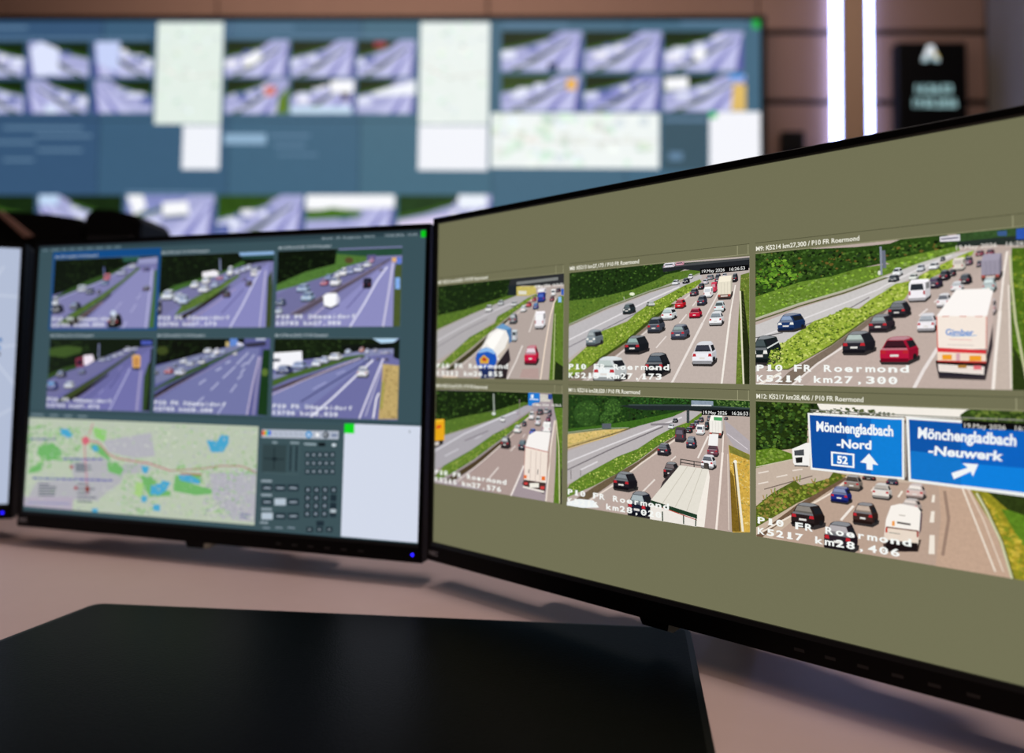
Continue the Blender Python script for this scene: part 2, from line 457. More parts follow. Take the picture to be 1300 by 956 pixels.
PICTURES = {
'M8': [
('p','bcb0a9',0.05,[162.8,165.2,324.8,164.1,325.0,258.6,161.7,261.9]),
('p','c0b2aa',0.05,[204.1,163.6,257.0,219.4,281.3,235.0,315.3,243.5,315.2,164.9]),
('p','1d3312',0.5,[161.7,261.9,254.4,259.8,274.1,256.9,272.9,253.0,256.9,248.1,249.4,244.0,239.0,243.0,228.4,240.2,196.5,235.3,174.3,233.7,162.0,234.4]),
('s',['34521d','14220c','4a6c2a','22361a','0f1b0a','2a4418'],420,2.2,[161.7,261.9,254.4,259.2,264.4,255.5,249.4,244.6,228.4,240.8,196.4,236.2,162.0,235.7]),
('p','57742a',0.3,[163.6,235.0,196.4,236.2,228.4,240.8,249.3,246.9,256.9,250.4,272.9,252.4,286.6,252.4,287.2,249.2,269.3,245.4,244.2,238.6,203.7,227.8,163.8,214.4]),
('s',['64822c','566f24','76923a','35591d'],260,1.8,[163.6,233.7,196.5,235.3,228.4,240.2,249.4,245.8,273.0,251.3,269.3,246.0,244.2,239.2,203.7,228.4,163.8,215.9]),
('p','1b3320',0.3,[271.7,258.4,326.1,257.4,326.1,252.1,271.7,255.9]),
('p','23262a',0.08,[254.4,255.8,326.1,256.1,326.1,250.0,287.2,250.7,271.7,253.5,255.7,252.5]),
('p','4a4c4e',0.05,[254.4,257.7,326.1,257.6,326.1,256.1,254.4,255.8]),
('c','e8e4ec',255.7,255.8,265.6,259.5,0.1,'v','39424a'),
('c','d8a0b0',265.9,256.6,273.2,259.5,0.1,'v','39424a'),
('l','9a9f88',1.02,[163.8,213.8,203.7,227.6,244.2,238.6,265.7,243.1,286.6,249.3]),
('l','5a6038',0.64,[163.8,212.8,203.7,226.6,244.2,237.8,265.7,242.4]),
('p','bdb9bb',0.05,[163.8,211.8,203.7,225.2,244.2,236.7,266.9,242.2,286.6,248.5,288.1,245.6,276.6,240.9,249.4,230.1,228.5,218.3,201.0,207.2,164.1,183.6]),
('l','e2dee0',1.14,[163.9,200.4,219.0,221.9,244.3,231.6,269.3,240.1]),
('l','77727a',0.76,[164.0,194.1,201.0,209.1,228.5,220.1,246.9,228.0]),
('p','3c4a18',0.3,[165.5,165.5,182.4,173.0,221.9,196.6,244.3,212.8,264.5,225.6,266.3,226.9,257.0,227.4,228.6,212.4,196.8,192.7,165.5,172.8]),
('p','7a9430',0.3,[164.2,179.1,168.7,183.5,182.2,193.5,199.5,207.9,223.2,214.9,231.2,221.1,244.3,228.7,257.0,233.7,273.0,240.6,286.0,244.7,287.4,242.6,279.0,236.3,266.9,230.3,257.0,223.4,244.3,216.5,221.9,199.5,196.9,185.4,182.4,174.9,164.3,168.4]),
('s',['a8bc48','7d9830','c6d06e','5f7a26','4a611e'],700,1.7,[165.7,180.4,182.2,192.8,199.6,206.7,223.2,213.8,244.3,227.5,273.0,239.8,286.0,243.8,279.0,236.8,257.0,224.0,221.9,200.7,196.8,186.6,165.8,169.7]),
('p','8a7a6c',0.1,[165.5,165.0,178.0,165.3,198.4,177.8,223.3,194.5,244.4,210.4,265.7,224.5,264.5,225.9,244.3,213.0,221.9,197.1,196.9,182.9,164.3,165.9]),
('l','ddd2cc',1.11,[183.9,165.4,221.9,192.4,243.1,207.8,264.5,223.4,281.3,236.1]),
('l','e6dcd6',1.03,[249.5,193.0,258.3,202.0]),
('l','e6dcd6',1.01,[269.4,211.9,275.4,218.4]),
('l','e6dcd6',1.05,[233.1,166.3,237.4,171.9]),
('l','e6dcd6',1.0,[280.2,224.5,283.1,228.0]),
('l','e9e0da',1.8,[262.8,164.9,276.6,190.1,288.4,211.4]),
('l','e9e0da',1.1,[288.4,211.4,299.8,231.6,304.3,240.0]),
('p','bdaea6',0.06,[302.6,165.2,306.5,191.5,309.8,217.1,313.7,245.8,317.0,245.5,315.8,206.2,314.1,164.9]),
('l','f2ebe2',1.5,[303.1,165.2,306.5,191.5,309.8,217.1]),
('l','f2ebe2',0.96,[309.8,217.1,313.7,238.3]),
('p','66782e',0.35,[313.9,164.9,315.6,206.2,317.7,245.4,325.0,246.9,324.8,165.2]),
('s',['64822c','566f24','76923a','8f9248'],160,1.5,[314.7,166.0,316.4,206.2,318.0,244.3,325.0,243.8,324.8,166.2]),
('p','232a12',0.3,[320.0,165.0,318.7,216.7,318.0,233.7,319.6,233.6,324.8,185.0,324.8,165.2]),
('l','ddd8c0',1.26,[319.7,165.0,318.3,199.8,317.2,233.8]),
('l','4a4a34',0.53,[319.0,227.3,320.3,225.3]),
('l','4a4a34',0.53,[319.0,224.5,320.3,222.5]),
('l','4a4a34',0.53,[319.0,221.8,320.2,219.8]),
('l','4a4a34',0.53,[319.0,219.0,320.2,217.0]),
('l','4a4a34',0.53,[319.0,216.2,320.2,214.3]),
('l','4a4a34',0.53,[318.9,213.5,320.2,211.5]),
('l','4a4a34',0.53,[318.9,210.7,320.2,208.8]),
('l','4a4a34',0.53,[318.9,208.0,320.2,206.1]),
('l','4a4a34',0.53,[318.9,205.2,320.2,203.3]),
('p','e8f0d0',0,[230.2,236.9,229.9,236.3,229.0,235.8,227.8,235.7,226.6,236.0,225.7,236.5,225.3,237.2,225.7,237.8,226.6,238.3,227.8,238.4,229.0,238.1,229.9,237.6]),
('l','c8c8c0',0.48,[220.1,235.1,220.6,233.0]),
('c','e6e8ec',263.2,241.6,269.6,245.8,0.3,'f','39424a'),
('c','23282e',272.0,242.2,278.0,246.6,0.3,'f','39424a'),
('c','e8e8ec',276.6,245.5,280.7,249.2,0.3,'f','39424a'),
('c','c4cac4',241.0,226.3,248.4,230.2,-0.3,'f','aab0ae'),
('c','2c3a40',219.3,220.8,231.2,229.7,0.4,'f','5d6c70'),
('c','7f8c92',183.6,195.2,200.7,209.3,0.45,'f','a5aeb0'),
('c','8a8f95',291.3,243.5,297.8,247.5,0.3,'r','39424a'),
('c','55505c',298.1,240.3,303.2,247.9,0.3,'r','39424a'),
('c','2b2630',311.5,240.4,315.9,247.0,0.3,'r','39424a'),
('c','d8d8dd',288.4,240.3,293.6,244.5,0.3,'r','39424a'),
('c','c0c4cc',303.8,244.2,307.7,247.7,0.3,'r','39424a'),
('c','2a2c34',284.9,236.6,290.3,241.7,0.3,'r','39424a'),
('c','d04058',295.3,233.7,300.1,241.6,0.25,'v','c89aa4'),
('c','4c424e',278.4,231.9,285.6,238.0,0.3,'r','39424a'),
('c','f4f4f4',289.5,230.1,296.9,238.3,0.2,'v','d0d4d8'),
('c','3c3f50',284.3,224.4,292.4,232.3,0.3,'r','39424a'),
('c','e8e0cc',300.7,228.4,311.8,245.5,0.12,'t','39424a'),
('c','d2202c',266.1,223.1,275.4,230.5,0.3,'r','a04850'),
('c','dfe9ea',297.9,218.8,306.5,227.2,0.15,'r','4c585c'),
('c','c81e3c',278.0,215.1,288.4,223.1,0.2,'r','7a2c3c'),
('c','eef2f2',254.5,214.4,267.7,224.2,0.3,'r','b8c8c8'),
('c','f4f4f6',294.1,208.8,305.4,219.7,0.15,'r','8a949c'),
('c','4a4f5c',242.5,204.7,257.8,217.4,0.3,'r','2c343c'),
('c','565a6c',263.0,199.1,278.5,211.1,0.28,'r','98a8a8'),
('c','20242a',221.9,188.3,243.9,203.3,0.38,'r','9cb4b0'),
('c','efeef4',280.8,179.2,299.8,197.5,0.18,'r','3a3c48'),
('c','1d2026',240.6,171.0,262.4,189.3,0.28,'r','4c5864'),
('c','eef4f4',192.0,165.1,224.1,186.5,0.35,'r','c0ccc8'),
('p','08080a',0,[287.0,252.4,326.1,252.1,326.1,248.1,287.0,247.7]),
('t', '19.May 2026   16:26:53', 'f4f4f0', 0.0, [287.9, 249.0, 321.4, 248.8, 287.9, 251.3])],
'M7': [
('p','b3a59e',0.05,[-2.3,160.6,164.2,164.0,163.1,260.7,-4.8,262.5]),
('p','16270d',0.5,[-4.8,261.2,106.3,260.0,106.6,244.0,92.2,242.8,70.6,239.0,39.2,232.9,-4.0,228.4]),
('s',['34521d','14220c','4a6c2a','22361a','0f1b0a','2a4418'],320,2.4,[-4.7,259.8,104.8,258.5,98.6,244.5,70.6,239.9,39.1,233.8,-4.0,229.7]),
('p','537028',0.3,[-2.0,229.0,39.2,233.4,70.6,239.5,98.6,244.5,105.8,243.4,88.9,239.2,48.2,228.5,-1.7,214.0]),
('s',['64822c','566f24','76923a'],180,1.8,[-2.0,228.3,39.2,232.5,70.6,238.6,101.8,243.7,88.9,239.5,48.2,229.1,-1.7,215.4]),
('p','2c2e30',0.08,[98.4,260.0,163.1,259.6,163.2,249.7,126.7,250.8,112.8,252.1,95.3,250.3]),
('l','7f8280',2.71,[105.6,254.7,153.2,255.5]),
('p','1e262a',0.1,[95.2,253.4,105.2,252.7,105.3,243.4,95.4,244.1]),
('p','c9b964',0.25,[105.7,251.8,128.2,250.7,129.0,243.8,120.7,242.5,105.8,243.2]),
('p','e0dccc',0.1,[108.1,247.6,117.5,246.9,117.6,243.7,108.2,244.3]),
('p','b0acae',0.05,[-1.6,212.7,48.2,227.8,92.2,239.7,105.0,242.7,120.7,241.3,102.0,232.6,85.9,225.9,77.7,219.9,48.7,205.5,21.7,191.5,-0.9,181.6]),
('l','d2cfd3',1.08,[-1.4,202.5,39.5,217.7,74.2,229.2,98.7,236.4]),
('l','8a858a',0.81,[-1.2,195.7,39.6,212.9,69.2,222.8]),
('p','5f7c28',0.3,[1.2,175.5,6.9,180.2,27.2,193.4,46.9,206.2,79.4,218.6,82.6,225.0,98.8,231.2,117.6,239.7,131.3,244.0,130.6,241.3,117.7,235.4,102.1,227.6,82.8,216.0,48.9,195.1,20.1,178.9]),
('s',['7d9830','c6d06e','5f7a26','4a611e','7a9636'],400,1.7,[6.9,178.9,27.3,192.1,46.9,205.3,79.4,218.0,98.8,230.5,117.6,238.8,129.8,242.5,102.1,228.3,82.7,216.6,48.9,195.8,20.1,179.6]),
('p','3d3a22',0.2,[12.8,172.9,48.9,193.2,81.1,214.2,103.7,227.0,105.3,226.0,82.8,211.6,52.5,189.3,24.9,173.7]),
('l','d2c8c0',1.3,[37.6,179.0,69.6,200.0,92.6,216.9,111.5,229.7,123.8,238.7]),
('l','e6ded8',1.47,[94.3,163.8,106.0,182.3,113.6,196.8]),
('l','e6ded8',0.96,[121.1,208.7,125.6,219.4,130.0,230.0]),
('p','b7a8a0',0.05,[134.6,164.6,139.4,194.1,144.9,222.2,150.5,239.5,153.4,239.3,150.0,219.6,144.9,164.8]),
('l','ecdac8',1.53,[134.6,164.6,139.4,194.1,144.9,222.2,150.5,238.3]),
('p','5c7a28',0.3,[144.2,164.8,149.4,233.7,154.1,239.9,163.3,239.9,164.1,165.1]),
('s',['64822c','566f24','76923a'],120,2,[144.9,165.9,149.9,231.3,163.4,238.7,163.9,186.9]),
('l','b9c08a',0.93,[149.2,164.9,150.4,224.3]),
('p','1f2a12',0.3,[150.0,164.9,151.2,182.3,164.0,175.4,164.1,165.1]),
('l','2a3018',0.58,[150.4,221.9,152.2,219.5]),
('l','2a3018',0.58,[150.5,217.3,152.2,214.9]),
('l','2a3018',0.58,[150.5,212.6,152.3,210.2]),
('l','2a3018',0.58,[150.6,207.9,152.4,205.5]),
('l','2a3018',0.58,[150.7,203.3,152.4,200.9]),
('l','2a3018',0.58,[150.7,198.6,152.5,196.2]),
('p','b49a94',0.04,[110.6,167.2,113.9,175.3,132.5,176.4,133.1,166.7]),
('c','e8e8ea',67.3,229.5,76.6,236.4,0.3,'f','39424a'),
('c','c4c8cc',82.9,235.1,90.9,240.1,0.3,'f','39424a'),
('c','d4d6d8',99.2,233.5,107.0,238.3,0.2,'f','39424a'),
('p','2a5cb8',0,[156.9,246.3,163.3,245.9,163.3,240.3,157.0,240.7]),
('p','8fc0f0',0,[153.7,239.3,157.1,239.1,157.2,234.2,153.7,234.4]),
('c','2a2038',151.0,243.3,156.5,247.1,0.3,'r','39424a'),
('c','f0f0f0',145.8,240.5,151.3,246.3,0.2,'v','39424a'),
('c','e8e4e8',130.5,241.6,140.5,248.1,0.2,'v','f0f0f0'),
('c','2a3f90',130.6,235.4,140.0,244.6,0.2,'v','506cc0'),
('c','7a3a4a',144.4,235.5,150.0,240.3,0.3,'r','39424a'),
('c','b03a44',124.5,236.5,129.6,241.1,0.3,'r','39424a'),
('c','c83a44',118.0,231.8,124.1,237.3,0.3,'r','39424a'),
('c','3b5a90',125.8,229.3,132.5,235.6,0.2,'r','5c88c0'),
('c','f0f0f0',111.2,227.4,118.8,233.9,0.3,'r','b8c0c4'),
('c','f4f0f4',128.3,211.4,140.3,227.4,0.2,'v','f8f8f8'),
('c','6a6e74',98.2,217.0,108.0,226.9,0.25,'r','c4ccd0'),
('c','c8d0d4',101.1,200.6,108.0,211.6,0.2,'v','39424a'),
('p','4a78a8',0.05,[81.1,214.2,90.1,218.0,101.0,212.9,101.2,200.7,96.9,198.3,95.1,209.4]),
('p','6c9cc8',0.05,[81.1,214.2,90.1,218.0,101.0,212.9,92.7,211.3]),
('p','2c2428',0.1,[83.4,179.8,97.8,194.6,100.2,182.9,90.0,174.9]),
('p','f0ece6',0.05,[62.9,194.3,72.8,208.7,82.8,213.5,94.3,211.3,98.0,204.4,97.8,196.4,86.6,182.9,80.0,184.8]),
('p','fffdf8',0,[69.6,200.0,77.9,208.6,86.1,212.1,91.9,209.5,86.3,202.2,78.2,192.3]),
('p','c8bcae',0.05,[86.6,182.9,97.8,196.4,98.0,204.4,93.0,194.6,84.1,187.3]),
('p','1a55b8',0.05,[83.6,184.5,81.9,179.0,77.0,175.0,70.1,173.4,63.1,174.9,57.8,178.9,55.8,184.6,57.6,190.2,62.7,194.2,69.7,195.7,76.6,194.1,81.7,190.0]),
('p','8fbcec',0,[57.8,189.9,63.7,194.3,71.4,195.6,79.0,192.9,81.6,188.5,71.5,191.7]),
('p','d8a83a',0.1,[61.0,184.2,66.4,188.6,73.6,184.5,72.7,180.0,62.1,180.0]),
('p','c03028',0,[63.9,183.8,66.8,186.6,70.6,183.8,68.6,182.0]),
('p','1c2c5c',0.1,[59.8,175.9,80.1,176.0,83.6,167.1,63.4,165.8]),
('p','2a2024',0.1,[83.4,178.5,98.1,178.6,95.1,165.1,80.3,166.0]),
('p','e8d0b8',0,[11.0,167.6,31.5,167.2,31.6,163.3,11.1,162.9]),
('p','d07030',0,[54.7,166.3,61.7,166.0,60.9,162.6,53.9,163.1]),
('c','d01e48',116.8,179.4,133.2,196.9,0.15,'r','e8d4dc'),
('t', '19.May 2026  16:26:53', 'f4f4f0', 0.01, [126.7, 248.9, 159.7, 248.7, 126.7, 251.3])],
'M9': [
('p','baa9a0',0.05,[323.0,163.8,488.2,164.0,489.7,260.3,323.2,264.1]),
('p','bfada4',0.05,[362.4,166.0,387.8,192.8,409.8,208.0,429.2,215.9,449.4,225.4,475.1,245.9,472.3,165.5,362.4,162.4]),
('p','2a4416',0.5,[324.5,260.8,341.8,262.1,370.8,259.0,394.6,257.6,414.8,257.7,424.5,261.0,442.6,260.5,453.3,256.6,450.6,251.8,437.0,249.3,424.8,247.3,410.1,245.3,396.5,243.2,379.5,239.4,359.4,236.8,338.0,229.7,324.4,227.5]),
('s',['34521d','14220c','4a6c2a','22361a','0f1b0a','2a4418','56722c','6a5a28','3d5a24'],620,2.6,[325.7,259.4,341.8,260.9,370.8,257.8,396.7,255.1,414.7,254.4,424.9,258.8,441.7,257.9,450.6,252.9,437.0,250.4,424.8,248.4,410.2,246.4,396.6,244.3,379.5,240.6,359.4,238.0,338.0,231.0,325.7,229.3]),
('s',['5d8a28','79a534','4a7420'],120,3.4,[328.2,238.5,330.7,253.3,347.8,254.1,360.5,242.1,352.4,237.9,339.3,231.5]),
('p','66852e',0.3,[325.7,228.0,359.4,237.2,379.5,239.4,396.6,243.5,414.6,244.6,410.2,246.4,438.9,250.7,451.5,252.0,452.3,249.3,437.0,245.0,410.1,237.2,388.0,229.7,359.3,222.4,325.6,212.1]),
('s',['64822c','566f24','76923a','8fb53c','86a050'],320,2.4,[326.9,227.3,359.4,236.2,379.5,238.5,396.5,242.6,414.6,243.8,410.1,245.3,438.9,249.9,450.6,250.5,437.0,245.8,410.1,238.1,388.1,230.6,359.3,223.3,326.9,213.6]),
('l','5a6038',1.0,[326.9,210.8,359.3,220.6,388.0,227.9,414.6,236.6,429.5,242.1]),
('l','b4b89c',1.0,[326.9,212.6,359.3,222.4,388.0,229.5,414.6,237.5,429.5,242.8,449.7,248.3]),
('p','cac6c4',0.05,[325.6,207.4,359.3,219.2,388.0,227.0,414.6,235.9,410.1,236.4,434.2,244.2,450.5,247.9,459.3,248.8,449.6,245.4,441.5,242.4,429.4,235.4,417.9,230.8,410.0,225.8,408.6,225.9,396.3,217.6,383.7,213.6,368.3,208.4,356.9,200.4,345.1,191.0,336.6,181.3,325.5,172.6]),
('l','e0dcdc',0.99,[326.8,198.0,344.0,204.1,362.7,212.1,388.0,221.2,408.6,229.0,410.0,230.0,429.5,239.5,447.9,246.8]),
('l','6e6a6c',0.75,[328.1,199.2,347.5,202.4]),
('l','807a7c',0.71,[362.6,207.4,387.9,215.7,402.5,224.0]),
('p','55602a',0.25,[335.4,176.4,350.9,176.5,379.2,192.9,402.4,210.5,414.4,216.7,410.8,214.1,426.5,227.1,409.9,223.6,387.9,208.8,347.4,182.5]),
('p','93a83a',0.25,[336.0,180.7,337.9,191.1,347.5,194.8,356.9,201.8,368.3,209.8,381.5,214.3,388.0,218.2,396.3,216.7,402.5,222.0,414.5,229.1,410.0,227.1,417.9,231.7,425.6,232.7,434.1,237.4,446.0,243.4,456.7,248.0,459.4,248.6,458.4,246.0,449.6,240.1,436.8,233.7,426.5,228.0,422.6,221.7,409.9,214.7,402.4,211.6,392.1,204.1,379.2,194.1,364.8,184.9,350.9,177.5,340.3,177.0]),
('s',['a8bc48','7d9830','c6d06e','5f7a26','4a611e','c2cf66','abc04c'],1000,2.0,[337.3,181.3,339.1,190.4,356.9,200.9,368.3,208.8,387.9,217.3,396.3,216.0,414.5,228.2,410.0,226.4,425.6,232.0,446.0,242.5,458.4,247.6,449.6,240.6,426.5,228.6,409.9,215.2,392.1,205.0,379.2,195.2,364.8,186.0,350.9,178.3,340.3,178.2]),
('p','7d6e60',0.12,[341.4,164.3,351.5,175.1,379.2,192.7,402.4,210.3,414.4,216.9,411.0,213.3,396.2,201.5,381.3,189.2,362.4,174.0,350.9,164.5]),
('l','e6dcd6',1.31,[353.2,165.8,370.3,180.8,387.8,192.8,397.2,201.1]),
('l','eee6da',1.73,[329.2,165.2,346.2,174.3]),
('l','f4f0ea',0.99,[328.6,166.2,361.3,165.9]),
('l','e9e0dc',1.93,[427.2,165.9,432.5,177.2,440.0,190.5]),
('l','e6dcd8',0.97,[430.3,210.7,435.0,214.8]),
('l','e6dcd8',0.85,[438.5,218.7,442.2,221.6]),
('p','c6b6aa',0.06,[467.4,165.4,469.8,191.6,473.3,231.9,475.8,246.9,477.4,246.7,476.2,221.6,476.6,191.5,476.5,165.6]),
('l','f4ebe2',1.61,[467.4,165.4,468.9,185.6,471.4,211.8]),
('l','f4ebe2',1.01,[471.4,211.8,473.3,231.9,475.3,246.4]),
('l','eee4da',0.7,[476.0,166.6,475.9,191.5,475.7,226.7]),
('p','4c6a1a',0.35,[476.5,165.6,476.6,191.5,476.4,231.7,477.5,248.2,489.5,247.4,488.2,165.9]),
('s',['64822c','566f24','76923a','86942c'],160,2.6,[477.7,171.6,477.3,201.5,477.0,231.6,478.0,246.6,487.9,245.6,486.8,171.8]),
('p','2a3814',0.3,[476.9,165.6,477.3,191.5,480.6,183.5,484.3,165.8]),
('l','c9c9a0',1.08,[483.2,171.7,478.6,205.4,477.1,228.6,476.7,243.7]),
('p','34502a',0.4,[450.7,260.0,489.7,260.3,489.6,253.3,450.6,253.7]),
('p','26302c',0.1,[451.1,254.7,489.7,255.1,489.5,247.6,468.6,250.9,451.0,251.3]),
('p','e0dce4',0.05,[441.9,258.7,452.3,259.0,452.4,255.1,442.1,255.7]),
('l','55506a',0.85,[442.6,257.2,451.5,257.2]),
('p','2d55b0',0.05,[479.8,258.9,489.7,258.9,489.6,252.0,479.7,252.9]),
('p','3c5a8a',0,[470.8,258.6,475.3,258.5,475.3,255.4,471.0,255.9]),
('l','8a90a0',1.23,[409.4,256.3,409.7,237.9]),
('l','6a7080',2.01,[411.0,253.6,411.5,242.2]),
('p','d8dcc8',0,[409.3,239.2,409.2,238.5,408.9,237.9,408.4,237.8,408.0,238.0,407.7,238.6,407.5,239.4,407.7,240.2,408.0,240.7,408.5,240.9,408.9,240.6,409.2,240.0]),
('c','1e3a6a',344.0,203.1,362.6,215.9,0.4,'f','8aa0c0'),
('c','1c2628',325.6,180.0,346.5,200.9,0.45,'f','4a5658'),
('l','d8dcd8',0.98,[336.7,191.7,345.1,196.4]),
('s',['a8bc48','7d9830','c6d06e','5f7a26','4a611e'],90,2.2,[337.2,180.0,339.1,189.8,347.5,193.4,347.4,182.5]),
('c','eceef0',416.0,236.2,421.8,241.8,0.3,'f','39424a'),
('c','4a5058',413.5,232.9,419.9,237.5,0.3,'f','39424a'),
('c','d0d4dc',429.5,238.2,434.1,242.8,0.3,'f','39424a'),
('c','f0f0f2',436.0,238.7,441.7,243.4,0.3,'f','39424a'),
('c','e4e8e0',425.2,233.1,430.5,237.2,0.3,'f','39424a'),
('c','3c4048',442.0,243.6,444.8,246.5,0.3,'f','39424a'),
('c','804858',465.2,244.5,469.5,248.5,0.3,'r','39424a'),
('c','905060',460.1,244.8,464.5,248.3,0.3,'r','39424a'),
('c','605868',460.4,238.2,463.2,242.3,0.3,'r','39424a'),
('c','7a6070',454.4,239.7,458.9,245.3,0.3,'r','39424a'),
('c','c8b8b8',466.6,209.7,469.9,219.3,0.3,'r','39424a'),
('c','e0d8cc',448.5,237.0,455.0,244.8,0.2,'v','c4bcb4'),
('c','9a94a4',462.8,230.1,472.9,245.6,0.14,'t','39424a'),
('c','2a2830',446.4,233.7,450.4,238.3,0.3,'r','39424a'),
('c','2a2430',441.4,231.5,447.4,238.2,0.3,'r','39424a'),
('c','2c2832',451.7,228.4,458.3,235.0,0.25,'r','505860'),
('c','3c3448',435.4,227.0,443.4,234.3,0.3,'r','5a5068'),
('c','f0eef0',447.4,224.5,454.0,230.8,0.2,'r','c4c8cc'),
('c','b8c8c8',463.1,223.0,470.1,231.6,0.15,'r','d8e4e4'),
('c','f4f0f4',424.9,219.5,436.8,233.3,0.22,'v','2c3038'),
('c','f4f0f2',440.0,215.0,447.9,223.9,0.2,'r','6c7078'),
('c','2c2a30',413.4,210.0,426.2,220.6,0.25,'r','74787c'),
('c','f2eef2',429.6,200.4,440.3,212.2,0.15,'r','aab0b8'),
('c','3a3038',402.2,201.0,417.4,212.6,0.3,'r','9aa4a6'),
('c','28262e',386.5,186.8,406.1,202.2,0.3,'r','b4c2bc'),
('c','b8183c',408.7,180.8,430.2,198.2,0.25,'r','3c1a24'),
('p','3a3236',0.1,[439.0,182.5,440.7,172.0,464.1,171.4,467.8,191.6,468.0,205.8]),
('p','fdf8f4',0.0,[450.2,225.6,466.4,225.1,468.4,223.6,465.3,208.8,439.8,209.9]),
('p','c8b4ac',0.05,[465.3,208.8,468.4,223.6,468.1,205.8,466.8,196.7,464.8,185.6]),
('p','f5e8dc',0.02,[439.8,210.1,465.2,209.0,464.6,189.5,440.1,189.7]),
('l','d86050',0.53,[440.0,210.1,440.3,189.7]),
('l','e08878',0.41,[465.0,208.8,464.6,189.5]),
('l','d89080',0.53,[442.9,209.7,446.5,209.6]),
('l','d89080',0.52,[451.8,209.4,455.3,209.2]),
('l','d89080',0.51,[459.6,209.0,463.0,208.9]),
('p','d83a40',0,[440.2,190.8,464.5,189.0,464.5,186.8,440.1,188.2]),
('p','f2dcc8',0.03,[440.1,188.2,464.5,186.8,464.5,182.5,440.1,182.5]),
('p','f0a028',0,[442.6,186.5,447.5,186.5,447.5,183.4,442.6,183.4]),
('p','f0a028',0,[456.3,185.8,462.2,185.8,462.2,182.7,456.2,182.7]),
('p','d8a8b0',0,[449.7,187.2,451.7,187.2,451.6,182.7,449.7,182.7]),
('l','d04038',1.06,[440.1,182.5,464.4,181.9]),
('p','2a1618',0.1,[439.1,182.3,464.4,181.5,464.4,178.9,439.5,179.6]),
('p','ece0d8',0.04,[440.3,180.8,463.6,179.3,463.3,174.6,440.7,176.2]),
('p','b08040',0,[450.5,180.2,454.9,180.3,454.9,178.4,450.5,178.4]),
('p','e07078',0,[458.3,180.0,462.1,180.0,462.1,177.6,458.3,177.6]),
('p','28242e',0.1,[440.9,176.0,463.3,174.6,462.9,173.0,441.6,173.5]),
('t', 'Gimber', '2a80d0', 0.02, [444.4, 198.3, 458.6, 197.7, 444.4, 201.9]),
('l','5aa0d8',0.42,[447.2,197.7,460.1,197.7]),
('l','e8c0b4',0.52,[446.3,195.7,457.7,195.1]),
('l','d8ccc4',0.52,[445.4,192.5,458.5,191.8]),
('t', '19.May 2026   16:26:53', 'e8e4dc', 0.0, [449.7, 249.6, 488.0, 248.8, 449.7, 252.1])],
'M10': [
('p','a3959a',0.05,[-1.1,35.5,163.9,57.8,162.8,157.5,-4.0,153.0]),
('p','ac9892',0.05,[33.8,62.1,94.4,106.7,125.2,136.3,145.9,140.8,116.8,87.0,101.6,57.8]),
('p','122308',0.5,[-4.0,153.0,122.7,154.6,122.8,143.1,106.6,139.6,80.8,136.0,50.2,129.5,14.0,121.7,-3.2,119.4]),
('s',['34521d','14220c','4a6c2a'],300,2.6,[-2.1,151.4,121.2,152.8,121.3,143.9,80.8,137.3,50.2,130.8,13.9,123.7,-1.3,122.2]),
('p','527028',0.3,[-3.2,120.7,13.9,122.7,50.2,130.1,80.9,135.7,115.9,145.4,122.1,144.5,100.4,133.6,81.0,127.7,46.9,117.8,14.3,107.8,-2.9,104.6]),
('s',['64822c','566f24','76923a'],200,1.8,[2.6,119.7,50.2,129.1,80.9,134.7,119.0,144.6,100.4,134.4,81.0,128.5,46.9,118.7,14.2,109.6]),
('l','8a9060',0.79,[14.3,108.2,50.4,118.7,81.0,128.0,106.7,136.4]),
('p','aaa6ac',0.05,[-2.7,100.0,14.3,107.5,50.5,118.0,84.3,129.0,122.1,143.3,127.4,140.0,109.9,130.7,94.2,121.4,79.6,113.0,56.1,98.7,33.3,86.5,13.1,76.8,-2.0,72.0]),
('l','d8d6dc',1.33,[-2.5,89.7,41.7,111.4,84.3,127.9,108.3,136.5]),
('l','7c767c',0.9,[41.9,104.5,72.8,116.3]),
('l','cccad0',1.18,[14.8,87.2,34.0,95.9]),
('l','cccad0',0.89,[55.9,107.3,64.5,111.3]),
('l','a8b0a8',1.49,[78.9,151.7,80.2,133.5]),
('p','d8dcd8',0,[82.1,133.0,81.7,132.2,80.8,131.6,79.6,131.4,78.3,131.5,77.4,132.0,77.1,132.7,77.4,133.5,78.3,134.1,79.5,134.4,80.8,134.2,81.7,133.7]),
('l','9a9088',0.6,[110.9,147.7,111.5,128.4]),
('p','5c7c28',0.3,[1.0,65.0,13.1,77.3,50.9,96.3,79.6,113.5,97.4,121.3,109.9,128.6,125.9,138.1,126.0,135.2,113.1,126.1,99.1,115.6,81.4,104.5,54.6,87.2,26.3,71.6,7.8,63.1]),
('s',['7d9830','c6d06e','5f7a26','4a611e','84a03c'],420,1.7,[7.6,68.3,15.0,76.3,50.9,95.0,79.6,112.4,110.0,127.6,125.2,136.5,99.1,116.5,81.4,105.5,54.6,88.2,26.2,72.9]),
('p','4a3c26',0.2,[15.3,63.3,56.3,86.1,99.1,114.6,114.6,126.0,115.3,124.8,100.7,113.0,59.0,82.3,26.5,63.6]),
('l','e0d2c8',1.16,[32.8,63.9,68.3,88.5,94.4,107.9,110.1,121.1,122.2,132.0]),
('l','e6dcd6',1.24,[74.5,71.4,86.4,83.0]),
('l','e0d6d0',0.97,[100.9,99.5,106.7,104.8]),
('l','e0d6d0',0.72,[114.8,113.1,118.2,116.3]),
('l','eee4de',1.8,[101.9,58.4,110.0,73.8,117.1,88.0]),
('p','bcaaa0',0.06,[141.5,55.9,143.8,75.8,146.4,99.1,150.4,130.6,153.2,129.6,152.2,95.1,151.2,57.2]),
('l','ecdfd2',1.5,[142.3,58.3,144.5,78.2,147.1,106.1,151.1,130.6]),
